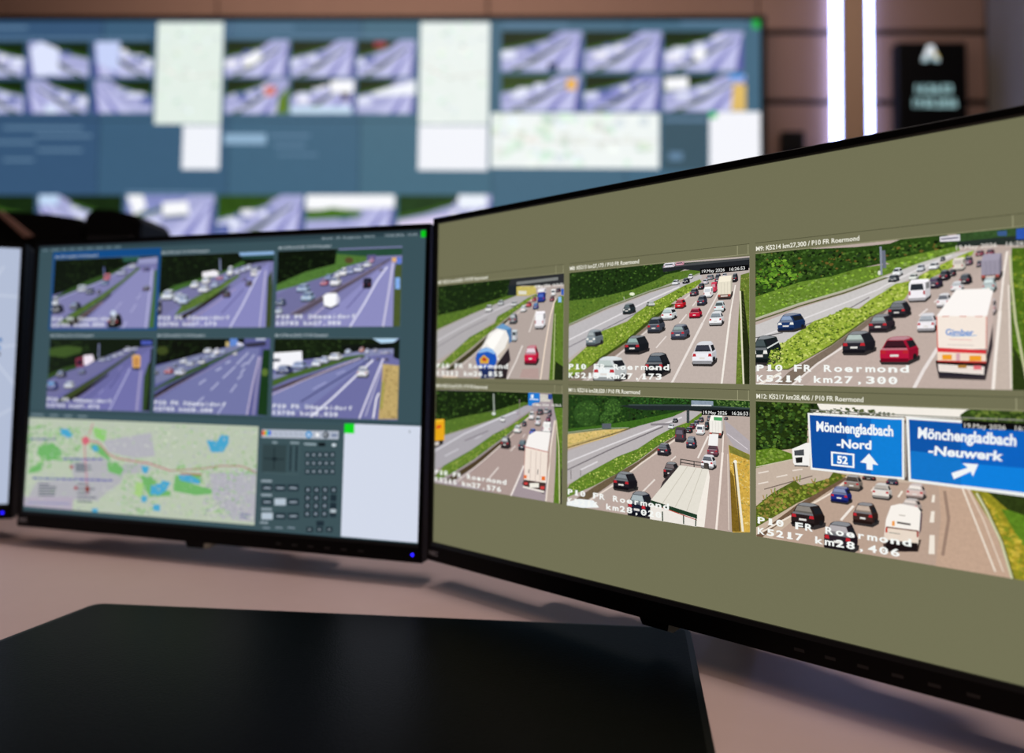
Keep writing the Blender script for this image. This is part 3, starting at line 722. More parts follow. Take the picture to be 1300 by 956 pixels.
('p','5a7a24',0.35,[150.5,56.0,152.9,95.1,153.2,129.6,150.0,141.5,163.0,142.7,163.9,57.8]),
('s',['64822c','566f24','76923a'],110,1.8,[154.7,63.4,154.0,127.3,151.7,139.9,161.6,140.3,162.4,64.4]),
('l','d6ceaa',1.02,[157.2,59.2,155.9,106.8,152.7,130.7]),
('p','2a2c18',0.3,[158.7,88.8,163.5,91.6,163.9,57.8,157.6,58.1]),
('l','3a3a24',0.57,[157.1,106.9,159.2,105.5]),
('l','3a3a24',0.57,[157.1,102.8,159.2,101.4]),
('l','3a3a24',0.57,[157.2,98.7,159.3,97.3]),
('l','3a3a24',0.57,[157.2,94.6,159.3,93.2]),
('l','3a3a24',0.57,[157.2,90.5,159.4,89.1]),
('l','3a3a24',0.57,[157.3,86.4,159.4,85.1]),
('l','3a3a24',0.57,[157.3,82.3,159.5,81.0]),
('p','223c14',0.4,[147.2,154.8,162.9,154.3,163.0,142.1,150.2,141.2]),
('p','cfcac0',0.2,[134.7,153.0,146.5,152.7,145.8,146.6,134.8,146.2]),
('p','2a4890',0,[143.6,153.3,147.9,153.4,148.0,148.8,143.6,148.6]),
('p','1f7ad0',0.04,[121.2,154.0,134.3,153.9,134.4,145.6,128.1,145.0,125.1,142.0,121.3,142.3]),
('p','e8f0f8',0,[124.2,152.3,127.3,152.4,127.3,149.2,124.3,149.1]),
('l','d8e8f8',0.95,[122.8,148.1,132.9,148.1]),
('p','e8a818',0.05,[-3.3,122.7,13.5,124.0,14.4,103.2,-2.7,100.4]),
('p','f4c030',0,[-3.3,122.7,13.5,124.0,10.2,121.5,-3.2,119.9]),
('p','d84820',0,[2.3,116.4,8.7,118.1,9.2,115.4,2.7,113.7]),
('p','2a2420',0.1,[-2.8,100.6,12.9,103.1,12.2,99.1,3.2,95.1,-2.6,94.0]),
('p','d8d0c8',0,[0.7,100.2,6.9,101.1,6.2,97.6,0.8,96.6]),
('c','f2f2f2',88.1,125.6,94.4,131.2,0.2,'f','39424a'),
('c','d0c0d0',106.7,133.6,109.8,136.5,0.2,'f','39424a'),
('c','505060',143.8,133.6,148.1,140.2,0.3,'r','39424a'),
('c','505058',131.2,134.4,138.9,140.3,0.3,'r','39424a'),
('c','b8bcc0',139.4,135.9,144.5,141.2,0.3,'r','39424a'),
('c','7a3050',141.7,128.9,146.9,134.0,0.3,'r','39424a'),
('c','f0eeee',122.5,129.5,128.9,137.3,0.2,'r','606870'),
('c','e0e0e4',129.8,124.7,136.1,133.4,0.2,'r','50585c'),
('c','3c4450',114.3,123.1,120.2,128.4,0.3,'r','39424a'),
('c','f4f2f0',138.5,118.8,147.6,128.8,0.15,'v','e8e8e4'),
('c','2a60c8',123.3,116.5,131.0,122.0,0.3,'r','39424a'),
('c','eeeeec',105.1,116.5,114.3,124.0,0.25,'r','98a0a4'),
('c','34404c',110.8,101.4,120.8,111.2,0.2,'r','6c8088'),
('c','3a3034',89.7,101.5,101.9,112.7,0.25,'r','ccd0d2'),
('p','3c3438',0.1,[115.5,71.4,141.0,65.1,146.5,94.5,143.5,103.5]),
('p','f7f3ef',0.0,[122.8,115.8,131.2,119.9,147.3,119.8,144.4,102.2,118.7,104.8]),
('p','b49c92',0.05,[147.3,119.8,146.8,94.6,142.7,74.5,144.4,102.4]),
('p','f0e2d6',0.03,[118.7,105.0,144.4,102.4,143.2,75.2,117.6,75.0]),
('l','b85848',0.71,[118.7,105.0,144.4,102.4]),
('l','c07868',0.59,[119.0,104.8,117.7,75.0]),
('l','c8b4a8',0.59,[125.7,102.5,124.9,74.8]),
('l','c8b4a8',0.59,[131.7,102.0,130.9,75.0]),
('l','c8b4a8',0.58,[136.9,101.5,136.1,75.2]),
('l','6a5c58',0.94,[123.7,85.3,123.3,81.7]),
('l','6a5c58',0.93,[133.7,86.3,133.5,81.6]),
('p','e87028',0,[117.8,79.4,121.2,79.7,121.2,76.8,117.8,76.4]),
('p','e87028',0,[137.9,80.4,142.0,80.8,142.1,77.3,138.0,76.9]),
('p','463430',0.1,[117.6,75.4,142.7,75.0,142.2,67.8,117.0,69.0]),
('p','f0ece0',0,[124.6,73.0,135.0,74.2,135.1,70.2,124.7,68.9]),
('p','d04040',0,[118.2,72.9,122.3,73.4,122.3,71.3,118.2,70.8]),
('p','d04040',0,[136.9,71.5,141.2,72.1,141.3,69.5,136.9,69.0]),
('p','ece4dc',0,[117.0,69.7,141.3,67.9,140.7,66.2,117.0,68.0]),
('t', '19.May 2026  16:26:53', 'f0f0e8', 0.01, [125.9, 142.3, 160.2, 143.0, 125.9, 144.4])],
'M11': [
('p','b8a89f',0.05,[162.8,35.1,326.9,61.3,327.2,158.7,161.5,153.5]),
('p','b9a69d',0.05,[192.9,56.7,250.6,111.0,284.4,139.7,301.6,140.6,302.8,109.7,300.3,58.2,284.5,58.0]),
('p','1f3d16',0.5,[161.5,154.2,281.9,156.3,327.2,155.4,327.2,145.3,280.6,150.1,274.3,144.9,263.9,141.6,233.8,133.9,200.0,128.0,161.8,120.3]),
('s',['34521d','14220c','4a6c2a','22361a','0f1b0a','2a4418'],380,2.4,[164.8,152.9,280.6,155.5,276.8,148.8,233.8,135.7,200.0,129.3,165.1,123.9]),
('s',['346428','2a5424'],120,2.0,[222.2,153.9,280.6,154.9,276.8,150.0,233.8,148.2]),
('s',['4a6a30','2f4a22','6a8a44'],100,2.2,[299.2,153.8,323.8,153.9,323.8,148.5,301.6,148.7]),
('p','2f5020',0.3,[197.5,139.0,195.8,133.4,191.1,129.1,184.5,127.2,177.8,128.3,172.8,132.1,170.9,137.6,172.7,143.4,177.6,147.7,184.3,149.4,190.9,148.2,195.7,144.4]),
('s',['446c2c','345824','527a34','233f18'],130,2.0,[196.8,138.9,194.5,132.7,188.4,128.5,180.6,128.1,174.1,131.5,171.6,137.7,174.0,144.1,180.3,148.2,188.2,148.5,194.4,145.0]),
('p','2f5020',0.3,[218.5,145.1,217.4,141.5,214.4,138.7,210.2,137.5,206.0,138.3,202.9,140.8,201.7,144.4,202.9,148.0,205.9,150.8,210.1,151.9,214.3,151.1,217.4,148.6]),
('s',['446c2c','345824','527a34','233f18'],130,2.0,[218.1,145.1,216.6,141.0,212.7,138.3,207.8,138.1,203.7,140.4,202.2,144.4,203.7,148.5,207.7,151.1,212.6,151.3,216.5,149.0]),
('p','2f5020',0.3,[211.5,135.5,210.6,132.5,208.1,130.2,204.6,129.2,201.1,129.8,198.5,131.9,197.5,134.8,198.5,137.8,201.0,140.1,204.5,141.1,208.0,140.5,210.5,138.4]),
('s',['446c2c','345824','527a34','233f18'],130,2.0,[211.1,135.5,209.9,132.2,206.6,129.9,202.5,129.7,199.2,131.5,197.9,134.8,199.1,138.2,202.4,140.4,206.5,140.6,209.8,138.8]),
('p','3c661e',0.3,[165.1,123.9,200.0,129.3,233.8,135.7,263.9,142.8,275.6,145.2,263.9,139.6,225.3,127.7,200.1,125.5,165.2,119.8]),
('p','d8bc74',0.15,[163.5,119.1,200.1,125.3,226.7,128.1,207.7,120.2,184.6,113.0,163.6,106.3]),
('s',['e0c684','c8a85c','a8a050'],110,1.6,[165.2,118.5,200.1,124.5,222.4,126.9,184.6,113.9,165.3,108.0]),
('l','9aa088',0.81,[165.1,120.9,198.5,126.3,225.3,128.7]),
('l','6a5c40',0.94,[163.6,107.3,184.6,114.3,207.7,121.7,226.7,128.3]),
('l','a89868',0.54,[163.6,109.0,184.6,115.6,207.7,122.7]),
('p','5a6068',0.1,[200.0,130.6,208.8,131.2,208.8,126.7,200.0,126.1]),
('p','b8b2b3',0.05,[162.0,103.7,184.6,112.3,207.7,119.9,233.9,130.5,263.9,139.6,276.8,144.6,287.5,144.5,279.4,138.2,271.7,135.2,262.6,129.8,249.2,123.1,233.9,112.1,218.2,104.4,195.7,92.0,176.9,82.2,162.3,75.2]),
('l','dedadc',1.21,[162.1,94.0,207.7,113.5,250.5,131.0,271.7,139.6]),
('l','6e686c',0.94,[162.2,87.3,207.7,109.6,236.7,122.8,255.9,131.5]),
('l','dedadc',1.19,[178.5,90.0,196.0,98.8]),
('l','8a8488',1.72,[245.0,132.4,263.9,134.0]),
('l','5a5450',0.67,[168.8,89.3,169.2,81.3]),
('l','5a5450',0.53,[178.8,90.3,179.1,85.1]),
('p','5f8028',0.3,[164.0,70.1,167.3,76.4,181.7,85.9,215.2,104.7,233.9,112.6,250.5,123.7,263.9,131.1,276.8,136.2,287.5,143.8,287.9,141.5,276.8,131.9,266.5,125.3,250.6,115.6,234.0,103.1,215.3,91.2,192.7,78.5,164.1,64.7]),
('s',['7d9830','c6d06e','5f7a26','4a611e','7d9838'],600,1.6,[167.3,74.7,181.7,84.6,215.2,103.4,233.9,111.3,250.5,122.5,276.8,135.0,286.9,142.6,266.5,126.0,250.6,116.4,234.0,104.1,215.3,92.2,192.7,79.5,167.3,67.8]),
('p','6a5a44',0.2,[164.2,58.0,192.7,77.7,234.0,102.4,250.6,114.9,266.5,124.9,267.0,123.9,251.4,113.3,234.0,98.4,208.0,81.1,185.0,64.8,170.7,57.6]),
('l','e6d8cc',1.17,[185.1,63.5,210.9,80.8,236.8,101.2,263.9,120.5,276.8,130.4]),
('l','e6dcd4',1.23,[238.0,78.8,249.0,89.9]),
('l','e6dcd4',0.96,[262.6,105.8,266.8,109.5]),
('l','eee4dc',1.29,[284.7,109.7,292.9,126.8]),
('p','b0a8ac',0.05,[305.2,139.7,312.2,134.6,327.1,123.1,327.1,114.2,313.4,119.2,306.9,128.9]),
('l','d8d0d4',0.57,[307.5,129.5,322.6,119.4]),
('p','b8a49a',0.06,[299.1,56.8,301.6,86.8,304.0,115.6,304.6,129.3,307.5,127.2,307.7,98.9,308.6,58.4]),
('l','f4e8de',1.59,[299.1,58.6,301.6,86.8,304.0,115.6]),
('l','f4e8de',0.91,[304.0,115.6,304.6,129.3]),
('l','e0d0c4',0.67,[308.6,60.0,307.8,114.8]),
('p','cfa848',0.25,[311.5,58.8,309.3,108.1,308.5,121.1,327.1,114.8,326.9,61.3]),
('s',['dcb85c','b8903a','e0c478','a89848'],200,1.8,[312.1,61.1,309.9,108.1,309.4,119.4,324.8,114.0,324.7,63.1]),
('p','7a7a34',0.3,[308.7,121.6,327.1,114.4,327.1,110.9,309.4,116.0]),
('p','7a6020',0.25,[311.0,59.3,309.4,103.6,312.2,99.3,316.7,60.2]),
('l','5a4c30',0.89,[317.0,60.2,312.4,109.5]),
('l','ece6d2',1.66,[319.0,60.6,313.6,110.2]),
('p','f4f0e0',0,[314.8,110.0,314.6,109.4,314.1,108.9,313.4,108.7,312.7,108.8,312.2,109.1,312.0,109.7,312.2,110.3,312.7,110.7,313.4,111.0,314.1,110.9,314.6,110.5]),
('p','222a2c',0.08,[215.7,146.2,229.5,147.3,276.8,148.8,327.2,148.4,327.1,142.5,288.2,144.6,276.8,145.0,236.6,143.6]),
('l','3c4a48',1.01,[225.2,147.1,276.8,149.0,327.2,148.7]),
('p','8a98a8',0.2,[279.4,152.7,296.8,152.9,296.8,149.6,279.4,149.4]),
('l','d8dce0',0.95,[279.4,149.1,295.5,149.6]),
('p','3c4446',0.05,[275.6,145.4,277.9,145.5,277.9,135.6,275.6,135.4]),
('c','eceef0',260.2,130.1,265.7,134.2,0.3,'f','39424a'),
('c','2c3034',263.9,135.1,268.7,138.7,0.3,'f','39424a'),
('c','60646c',291.9,138.2,295.2,142.2,0.3,'r','39424a'),
('c','50545c',285.1,136.6,289.7,140.8,0.3,'r','39424a'),
('c','404850',305.2,139.5,308.3,141.8,0.3,'r','39424a'),
('c','303a3a',290.0,131.1,294.0,138.0,0.3,'r','39424a'),
('c','606478',281.3,132.9,285.9,138.2,0.3,'r','39424a'),
('c','6a2838',278.1,131.0,282.8,135.7,0.3,'r','39424a'),
('c','303438',274.7,127.9,280.9,132.7,0.3,'r','39424a'),
('c','f0ece4',294.1,126.4,304.5,142.6,0.12,'t','39424a'),
('p','4aa060',0,[297.5,141.3,304.0,141.2,303.7,138.7,297.5,138.8]),
('c','f0f0f0',283.6,127.2,290.6,134.9,0.2,'v','586068'),
('c','4a4048',266.3,120.8,275.6,132.0,0.25,'v','6a6470'),
('c','3c4050',275.6,116.6,284.2,125.8,0.2,'r','8a949c'),
('c','7a4a58',292.4,112.2,301.3,121.3,0.12,'r','5a4850'),
('p','f4f2f0',0.02,[294.1,128.4,301.1,128.6,300.6,120.1,293.1,120.0]),
('c','3a3640',251.4,109.2,263.1,119.1,0.25,'r','6a7078'),
('c','f2f0f2',287.7,102.4,299.4,113.3,0.22,'r','686c74'),
('c','2c262a',256.8,92.2,270.2,105.1,0.25,'r','746a6c'),
('c','221e26',211.8,77.7,234.1,93.5,0.35,'r','848a90'),
('p','eef2f2',0.02,[165.8,61.6,178.7,65.9,192.8,66.4,198.3,61.3,165.8,56.3]),
('c','1c2030',225.6,58.0,248.5,79.4,0.3,'r','a8b4b8'),
('p','3a3234',0.1,[245.3,59.2,256.0,88.5,264.0,99.0,271.8,103.3,271.8,95.0]),
('l','3c3a38',0.71,[271.1,107.8,293.1,106.5]),
('l','3c3a38',0.71,[271.1,105.4,292.5,104.2]),
('l','3c3a38',0.83,[271.4,108.0,271.1,102.7]),
('l','3c3a38',0.7,[282.2,107.3,282.2,102.6]),
('l','2c2a2a',1.04,[293.3,106.6,293.6,102.0]),
('p','4a4440',0.1,[290.0,106.8,293.1,107.1,293.1,102.5,290.0,102.2]),
('p','e4dfd3',0.03,[270.7,103.2,293.6,102.4,284.7,67.8,246.1,73.7]),
('p','f3ece2',0.03,[293.6,102.4,294.6,96.8,290.4,59.5,284.0,59.1,284.7,68.2]),
('l','c8c2b4',0.47,[276.9,102.9,256.1,72.2]),
('l','c8c2b4',0.47,[283.8,102.6,266.6,70.6]),
('l','c8c2b4',0.46,[288.8,102.5,276.3,69.4]),
('p','ece6de',0.04,[246.1,73.7,284.7,67.8,284.2,58.5,245.3,58.0]),
('p','203a28',0.08,[246.1,73.7,284.7,67.8,284.7,64.8,246.1,70.3]),
('l','b84030',0.6,[256.1,69.2,284.5,63.8]),
('l','203a28',1.08,[256.1,66.2,256.4,59.0]),
('l','203a28',0.94,[273.8,65.7,273.9,59.3]),
('l','203a28',0.93,[283.9,67.2,283.5,59.0]),
('p','08080a',0,[288.2,146.2,327.2,147.5,327.1,143.1,288.2,142.2]),
('t', '19.May 2026   16:26:53', 'f4f4f0', 0.0, [288.9, 142.9, 323.3, 143.7, 288.9, 145.4])],
'M12': [
('p','c8b4a0',0.05,[325.5,47.6,485.4,54.6,487.1,159.5,325.8,156.2]),
('p','b9a08f',0.05,[339.7,59.8,387.0,105.5,439.6,107.7,440.4,87.2,437.4,58.9,389.0,54.9]),
('p','f4eee4',0.02,[365.8,155.5,416.0,155.5,487.0,155.5,486.9,149.3,415.9,147.3,364.5,146.6]),
('p','22330f',0.5,[325.8,155.5,369.1,155.3,371.6,150.3,365.8,146.7,363.8,142.5,363.3,126.0,353.7,122.3,342.8,120.2,325.7,108.8]),
('s',['34521d','14220c','4a6c2a','22361a','0f1b0a','2a4418','56722a'],330,3.2,[329.4,152.7,368.4,153.9,365.1,147.3,362.8,126.7,342.8,121.4,329.3,112.0]),
('s',['3c4a22','55602e'],70,2.4,[371.0,150.3,389.8,152.1,399.5,150.9,415.9,150.2,415.9,148.1,371.0,148.0]),
('p','2f4418',0.4,[450.9,150.3,454.5,153.5,460.5,155.2,487.0,155.0,486.9,145.9,452.4,146.2]),
('s',['4a6424','2a3c14','6a7c34'],90,2.8,[452.5,150.4,460.5,154.4,483.3,153.7,483.2,147.9,452.4,147.4]),
('p','5a7a1e',0.3,[327.9,119.0,341.4,122.1,353.1,119.0,353.7,115.4,327.8,106.4]),
('s',['64822c','566f24','76923a','86a040'],110,2.6,[329.3,118.4,341.4,121.2,352.3,118.6,330.0,108.5]),
('l','c8c0a8',0.71,[328.6,107.4,353.0,114.9]),
('p','c4b2a2',0.05,[327.1,105.8,353.0,114.5,365.6,112.9,379.6,110.0,388.3,108.9,377.0,103.1,366.8,100.3,358.9,98.1,344.0,88.0,327.1,80.4]),
('l','e8dcd0',0.85,[330.0,103.2,337.4,105.4]),
('l','e8dcd0',0.84,[342.7,101.8,350.2,104.2]),
('l','e8dcd0',0.85,[330.0,95.7,337.1,97.9]),
('l','e8dcd0',0.83,[353.6,107.4,360.3,109.1]),
('l','7a6a60',0.71,[334.2,92.4,366.8,105.3]),
('p','f4f2ee',0.02,[353.4,122.2,362.8,127.1,365.0,127.3,364.9,111.5,355.7,110.6,354.1,112.9]),
('p','484c50',0.05,[354.8,121.2,361.2,122.6,361.4,118.4,355.0,117.8]),
('p','1c1c1c',0.05,[355.6,116.5,360.3,117.3,360.1,113.5,356.1,112.8]),
('l','3a3634',0.83,[355.0,110.9,364.0,111.4]),
('p','55621e',0.35,[328.5,79.9,339.8,90.5,355.2,100.9,358.9,98.1,366.8,100.6,377.1,104.7,379.8,109.0,388.2,108.0,383.3,103.5,370.6,94.1,356.2,85.4,342.6,75.3,328.4,65.0]),
('s',['8a7a3a','6a7a26','a08a48','4a561a','8a9a38'],300,3.0,[329.9,80.8,339.8,89.8,357.6,98.2,377.1,104.2,387.0,107.5,370.6,94.9,356.2,86.3,342.6,76.4,329.9,68.1]),
('l','a88a4c',0.69,[354.9,100.3,354.1,103.0]),
('l','76903a',0.69,[356.3,100.5,356.8,103.8]),
('l','a88a4c',0.68,[356.9,100.2,356.2,103.8]),
('l','76903a',0.68,[358.3,100.3,358.8,104.9]),
('l','a88a4c',0.68,[366.8,101.3,366.0,103.2]),
('l','76903a',0.67,[368.1,101.4,368.6,103.9]),
('l','a88a4c',0.7,[339.8,89.8,339.0,93.2]),
('l','76903a',0.7,[341.2,90.0,341.8,94.3]),
('l','a88a4c',0.7,[334.2,85.6,333.4,88.3]),
('l','76903a',0.7,[335.6,85.8,336.2,89.2]),
('l','a88a4c',0.7,[342.6,90.2,341.8,92.5]),
('l','76903a',0.7,[344.0,90.4,344.6,93.3]),
('p','705844',0.15,[328.4,59.4,356.2,84.3,387.0,106.6,388.5,105.7,358.8,81.7,338.4,64.5,331.3,57.0]),
('l','eadccc',1.13,[332.7,62.6,360.2,81.9,378.2,95.0,387.0,103.5]),
('l','f0e6dc',1.44,[384.3,78.3,392.0,88.7]),
('l','e8dcd0',0.77,[402.5,99.5,404.3,102.3]),
('p','c2a48e',0.08,[437.0,55.2,440.4,87.2,439.8,107.7,455.4,107.1,463.6,92.9,471.0,79.0,476.3,56.1]),
('l','9a8070',1.68,[441.1,65.6,444.5,87.8,442.6,104.4]),
('l','f0e4d4',0.84,[451.4,107.8,456.7,91.9,467.0,61.1]),
('l','e8d8c6',0.59,[454.4,107.0,461.6,90.3,470.8,61.8]),
('p','8f8a24',0.35,[455.4,107.1,486.2,106.3,485.4,54.6,475.4,55.9,467.3,85.3]),
('p','5a8020',0.3,[470.3,97.3,486.1,97.3,485.7,75.9,479.4,79.3]),
('p','2c3a14',0.4,[463.3,106.9,486.2,106.5,486.0,93.9,473.2,97.5]),
('s',['b8a030','a89c2a','7a8a24','c8b040'],150,3.2,[458.8,105.2,467.5,96.9,480.5,78.4,480.2,60.3,475.5,62.7,467.3,86.5]),
('l','6a6a2c',0.91,[475.9,58.3,470.8,79.0,464.4,95.4,459.6,105.3]),
('l','ceceaa',1.14,[474.9,58.1,469.9,78.8,463.4,95.2,458.6,105.1]),
('p','f0e6d8',0,[433.8,65.3,437.0,65.8,437.1,77.2,434.5,76.8]),
('p','f0e6d8',0,[434.5,84.4,436.9,84.7,437.3,91.6,435.5,91.3]),
('p','f0e6d8',0,[435.6,96.7,437.3,96.9,437.6,101.3,436.3,101.2]),
('l','f0e6d8',1.13,[417.8,97.6,420.1,101.6]),
('c','302624',397.3,106.1,405.4,109.7,0.1,'r','39424a'),
('c','8f8278',386.4,98.5,397.6,108.7,0.2,'r','4c443e'),
('c','e6ded6',403.2,95.1,414.3,105.4,0.15,'r','b8b0a8'),
('c','1c2c7c',378.2,89.3,391.1,100.5,0.2,'r','8a94b4'),
('c','202840',411.1,104.8,418.1,108.8,0.1,'r','39424a'),
('c','d8c0b8',422.3,97.6,432.9,107.3,0.15,'r','f0e8e0'),
('c','c8b8b0',419.7,89.3,430.6,97.8,0.2,'r','e4d8d0'),
('c','3c2824',391.7,77.2,406.5,91.9,0.22,'r','c4b0a0'),
('c','281e1e',352.8,70.2,374.4,87.0,0.3,'r','8a847c'),
('c','2a2028',374.0,58.0,394.5,77.6,0.2,'r','b4aeb0'),
('p','3a2c28',0.1,[409.0,67.4,430.1,73.4,428.4,65.8,410.1,62.5]),
('p','5a4850',0.05,[428.7,91.6,430.9,89.4,430.2,79.5,428.8,75.6]),
('p','f8f2ea',0.0,[413.8,91.8,418.9,93.7,428.2,93.0,430.0,90.6,429.2,79.4,428.5,70.4,409.4,68.7,410.9,82.8]),
('p','e8d8c8',0.03,[410.8,78.8,429.0,78.1,428.5,70.1,409.3,68.4]),
('l','6a3c28',0.76,[411.0,78.1,428.8,78.3]),
('p','c04030',0,[410.6,77.7,411.7,77.9,411.7,74.8,410.6,74.6]),
('p','a03a30',0,[427.7,77.9,428.8,78.1,428.7,74.7,427.7,74.5]),
('p','f0a050',0,[414.3,82.3,415.8,82.6,415.8,79.5,414.2,79.3]),
('l','4c4440',1.13,[417.1,81.9,424.5,81.7]),
('l','a8a094',0.63,[412.5,74.9,418.7,75.0]),
('l','b0a498',0.5,[418.2,86.7,421.6,86.6]),
('p','1a1214',0.1,[410.7,70.2,428.3,70.9,427.6,65.6,410.7,63.9]),
('l','8a8a80',0.68,[365.8,149.7,415.9,148.9,481.6,149.0]),
('l','5a5c50',0.55,[365.8,148.3,415.9,147.6,452.4,148.0]),
('l','6a6c60',0.55,[367.1,149.7,367.1,146.5]),
('l','6a6c60',0.54,[372.9,149.7,372.9,146.4]),
('l','6a6c60',0.54,[378.6,149.6,378.6,146.4]),
('l','6a6c60',0.53,[384.3,149.6,384.2,146.4]),
('l','6a6c60',0.53,[389.8,149.5,389.8,146.3]),
('l','6a6c60',0.52,[395.3,149.4,395.2,146.3]),
('l','6a6c60',0.52,[400.6,149.4,400.6,146.3]),
('l','6a6c60',0.52,[405.9,149.3,405.9,146.2]),
('l','6a6c60',0.51,[411.1,149.3,411.1,146.2]),
('p','5a4c44',0.05,[421.2,145.6,423.4,145.8,423.9,108.3,421.0,108.6]),
('l','c8c0b4',0.5,[422.4,143.8,422.2,110.6]),
('p','eef0ee',0,[364.0,147.5,415.9,147.1,421.7,147.4,421.5,108.8,415.5,108.9,365.8,109.4]),
('p','0d4fa0',0.04,[365.3,146.1,389.8,146.0,389.5,110.5,366.9,110.9]),
('p','0f66bc',0.04,[388.6,146.0,404.1,145.9,403.8,109.9,388.3,110.6]),
('p','1080d6',0.04,[403.0,145.9,414.5,145.8,420.5,146.0,420.2,110.2,402.6,109.9]),
('p','eef0ee',0,[422.8,148.0,486.9,146.8,486.2,105.7,423.7,108.1]),
('p','0d55a8',0.04,[424.3,146.3,452.4,145.7,451.9,108.8,425.0,109.7]),
('p','1276ca',0.04,[425.0,127.1,452.1,125.8,451.9,108.8,425.0,109.7]),
('p','0a62c0',0.04,[451.4,145.8,486.8,145.2,486.2,108.0,450.9,109.0]),
('p','0d80dc',0.04,[451.1,122.1,486.5,121.9,486.2,108.0,450.9,109.0]),
('t', 'Mönchengladbach', 'f2f6f8', 0.035, [369.4, 135.7, 415.6, 135.4, 369.4, 142.0]),
('t', '-Nord', 'f2f6f8', 0.035, [382.2, 125.7, 403.0, 126.1, 382.3, 131.0]),
('p','f2f6f8',0,[378.7,122.7,393.0,122.4,392.9,113.2,378.8,113.4]),
('p','0f66bc',0,[379.9,121.6,391.8,121.3,391.8,114.3,380.0,114.6]),
('t', '52', 'f2f6f8', 0.045, [382.4, 115.5, 389.0, 115.4, 382.4, 120.1]),
('p','f2f6f8',0,[401.6,123.4,406.9,116.4,403.6,116.7,403.6,112.9,400.1,113.0,400.1,116.9,396.4,117.2]),
('t', 'Mönchengladbach', 'f2f6f8', 0.035, [428.7, 135.4, 477.9, 134.3, 429.0, 141.6]),
('t', '-Neuwerk', 'f2f6f8', 0.035, [434.3, 125.7, 471.7, 125.2, 434.8, 130.9]),
('p','f2f6f8',0,[451.9,122.0,459.7,122.1,457.0,114.6,456.0,117.4,447.5,112.0,446.3,115.5,454.5,119.5]),
('p','08080a',0,[451.9,147.4,486.9,147.2,486.8,143.0,451.9,142.8]),
('t', '19.May 2026   16:26:53', 'e8e4dc', 0.0, [452.4, 143.1, 490.4, 142.9, 452.4, 145.7])],
'L1': [
('p','6f6fae',0.05,[20.5,219.2,188.8,218.6,183.1,312.2,12.8,318.1]),
('p','8484c4',0.05,[68.1,221.5,151.9,291.1,173.9,294.1,174.1,221.1]),
('p','0a1608',0.4,[13.2,312.9,183.1,312.2,183.7,302.4,151.3,300.9,133.7,295.3,112.8,289.6,79.4,280.4,51.9,269.6,28.3,263.7,17.0,263.9]),
('s',['1c3410','0c1808','2c4a18'],140,2.4,[28.1,309.2,141.9,307.4,127.5,296.7,79.2,282.9,31.3,267.5]),
('p','2f5518',0.3,[28.5,261.1,51.8,270.9,79.4,281.0,112.7,290.2,136.4,298.9,133.7,294.0,98.1,280.0,59.9,268.2,28.7,258.6]),
('p','1d5a48',0.1,[126.7,309.2,153.7,309.5,154.2,302.1,130.2,301.6]),
('p','8f92c8',0.1,[151.1,304.7,179.1,306.2,179.5,298.9,151.5,298.5]),
('p','7878b4',0.05,[22.8,252.3,60.0,266.9,101.2,279.9,139.4,298.8,153.0,297.2,151.9,292.3,114.0,272.1,93.3,260.0,58.5,244.2,24.4,230.6]),
('l','a8a8d8',1.02,[24.2,254.8,60.0,266.9,98.2,278.7,136.6,296.4]),
('p','4d6e18',0.3,[34.4,226.7,52.6,239.2,72.3,249.1,99.3,262.4,128.7,279.3,151.7,294.8,155.5,293.4,134.7,279.1,102.7,257.4,74.4,241.5,48.6,227.9]),
('p','2a2418',0.2,[45.6,226.6,74.5,240.9,102.8,256.8,114.5,264.7,114.7,262.2,103.0,253.7,78.0,235.2,61.5,225.3]),
('s',['6a8c22','38541a'],80,2,[46.6,234.2,72.4,247.8,128.8,278.0,148.9,291.1,102.6,258.6,69.8,240.3]),
('l','b08a90',0.88,[70.2,235.3,103.0,253.7]),
('l','a8a8dc',1.24,[121.9,244.7,130.4,253.3]),
('l','b4b4e4',1.1,[144.8,240.8,151.6,250.5]),
('l','b4b4e4',0.98,[152.7,256.6,157.5,262.7]),
('l','b4b4e4',1.47,[134.0,222.5,139.5,229.8]),
('l','b8b8e6',1.7,[166.8,221.1,169.2,252.7,172.7,290.5]),
('p','3c7030',0.2,[171.2,221.1,175.5,269.7,175.6,290.4,181.5,290.3,181.4,221.0]),
('l','5a6aa8',1.76,[101.3,296.2,102.8,283.6]),
('c','d8e0f0',24.1,249.6,35.4,261.1,0.3,'f','39424a'),
('c','1c2848',24.8,240.7,44.1,252.1,0.4,'f','39424a'),
('c','2c3c60',53.3,245.4,70.7,254.3,0.4,'f','8aa8d8'),
('c','c8d4e8',63.6,266.7,77.0,274.9,0.3,'v','39424a'),
('c','3c5080',76.4,263.4,89.7,271.5,0.3,'f','39424a'),
('c','403c70',92.9,263.7,99.8,268.8,0.3,'f','39424a'),
('c','d86880',102.4,279.8,112.4,287.9,0.3,'v','39424a'),
('c','5080c0',98.3,274.2,110.6,279.8,0.3,'f','39424a'),
('c','c8d0f0',138.1,293.7,150.1,299.3,0.3,'f','39424a'),
('c','a0a8e0',121.9,285.4,137.1,292.9,0.3,'f','39424a'),
('c','282c40',160.8,266.2,171.1,272.3,0.2,'r','8088b0'),
('c','3c40a0',159.3,289.5,169.7,294.4,0.2,'r','39424a'),
('c','08080c',112.2,223.1,133.4,239.8,0.3,'r','101018'),
('p','c8d8f0',0,[124.2,239.8,123.8,237.9,122.3,236.6,120.2,236.1,118.1,236.6,116.4,238.0,115.7,239.8,116.2,241.7,117.6,243.0,119.7,243.5,121.9,243.0,123.5,241.6])],
'L2': [
('p','7474b4',0.05,[181.5,218.6,346.6,218.1,342.6,307.9,175.6,313.7]),
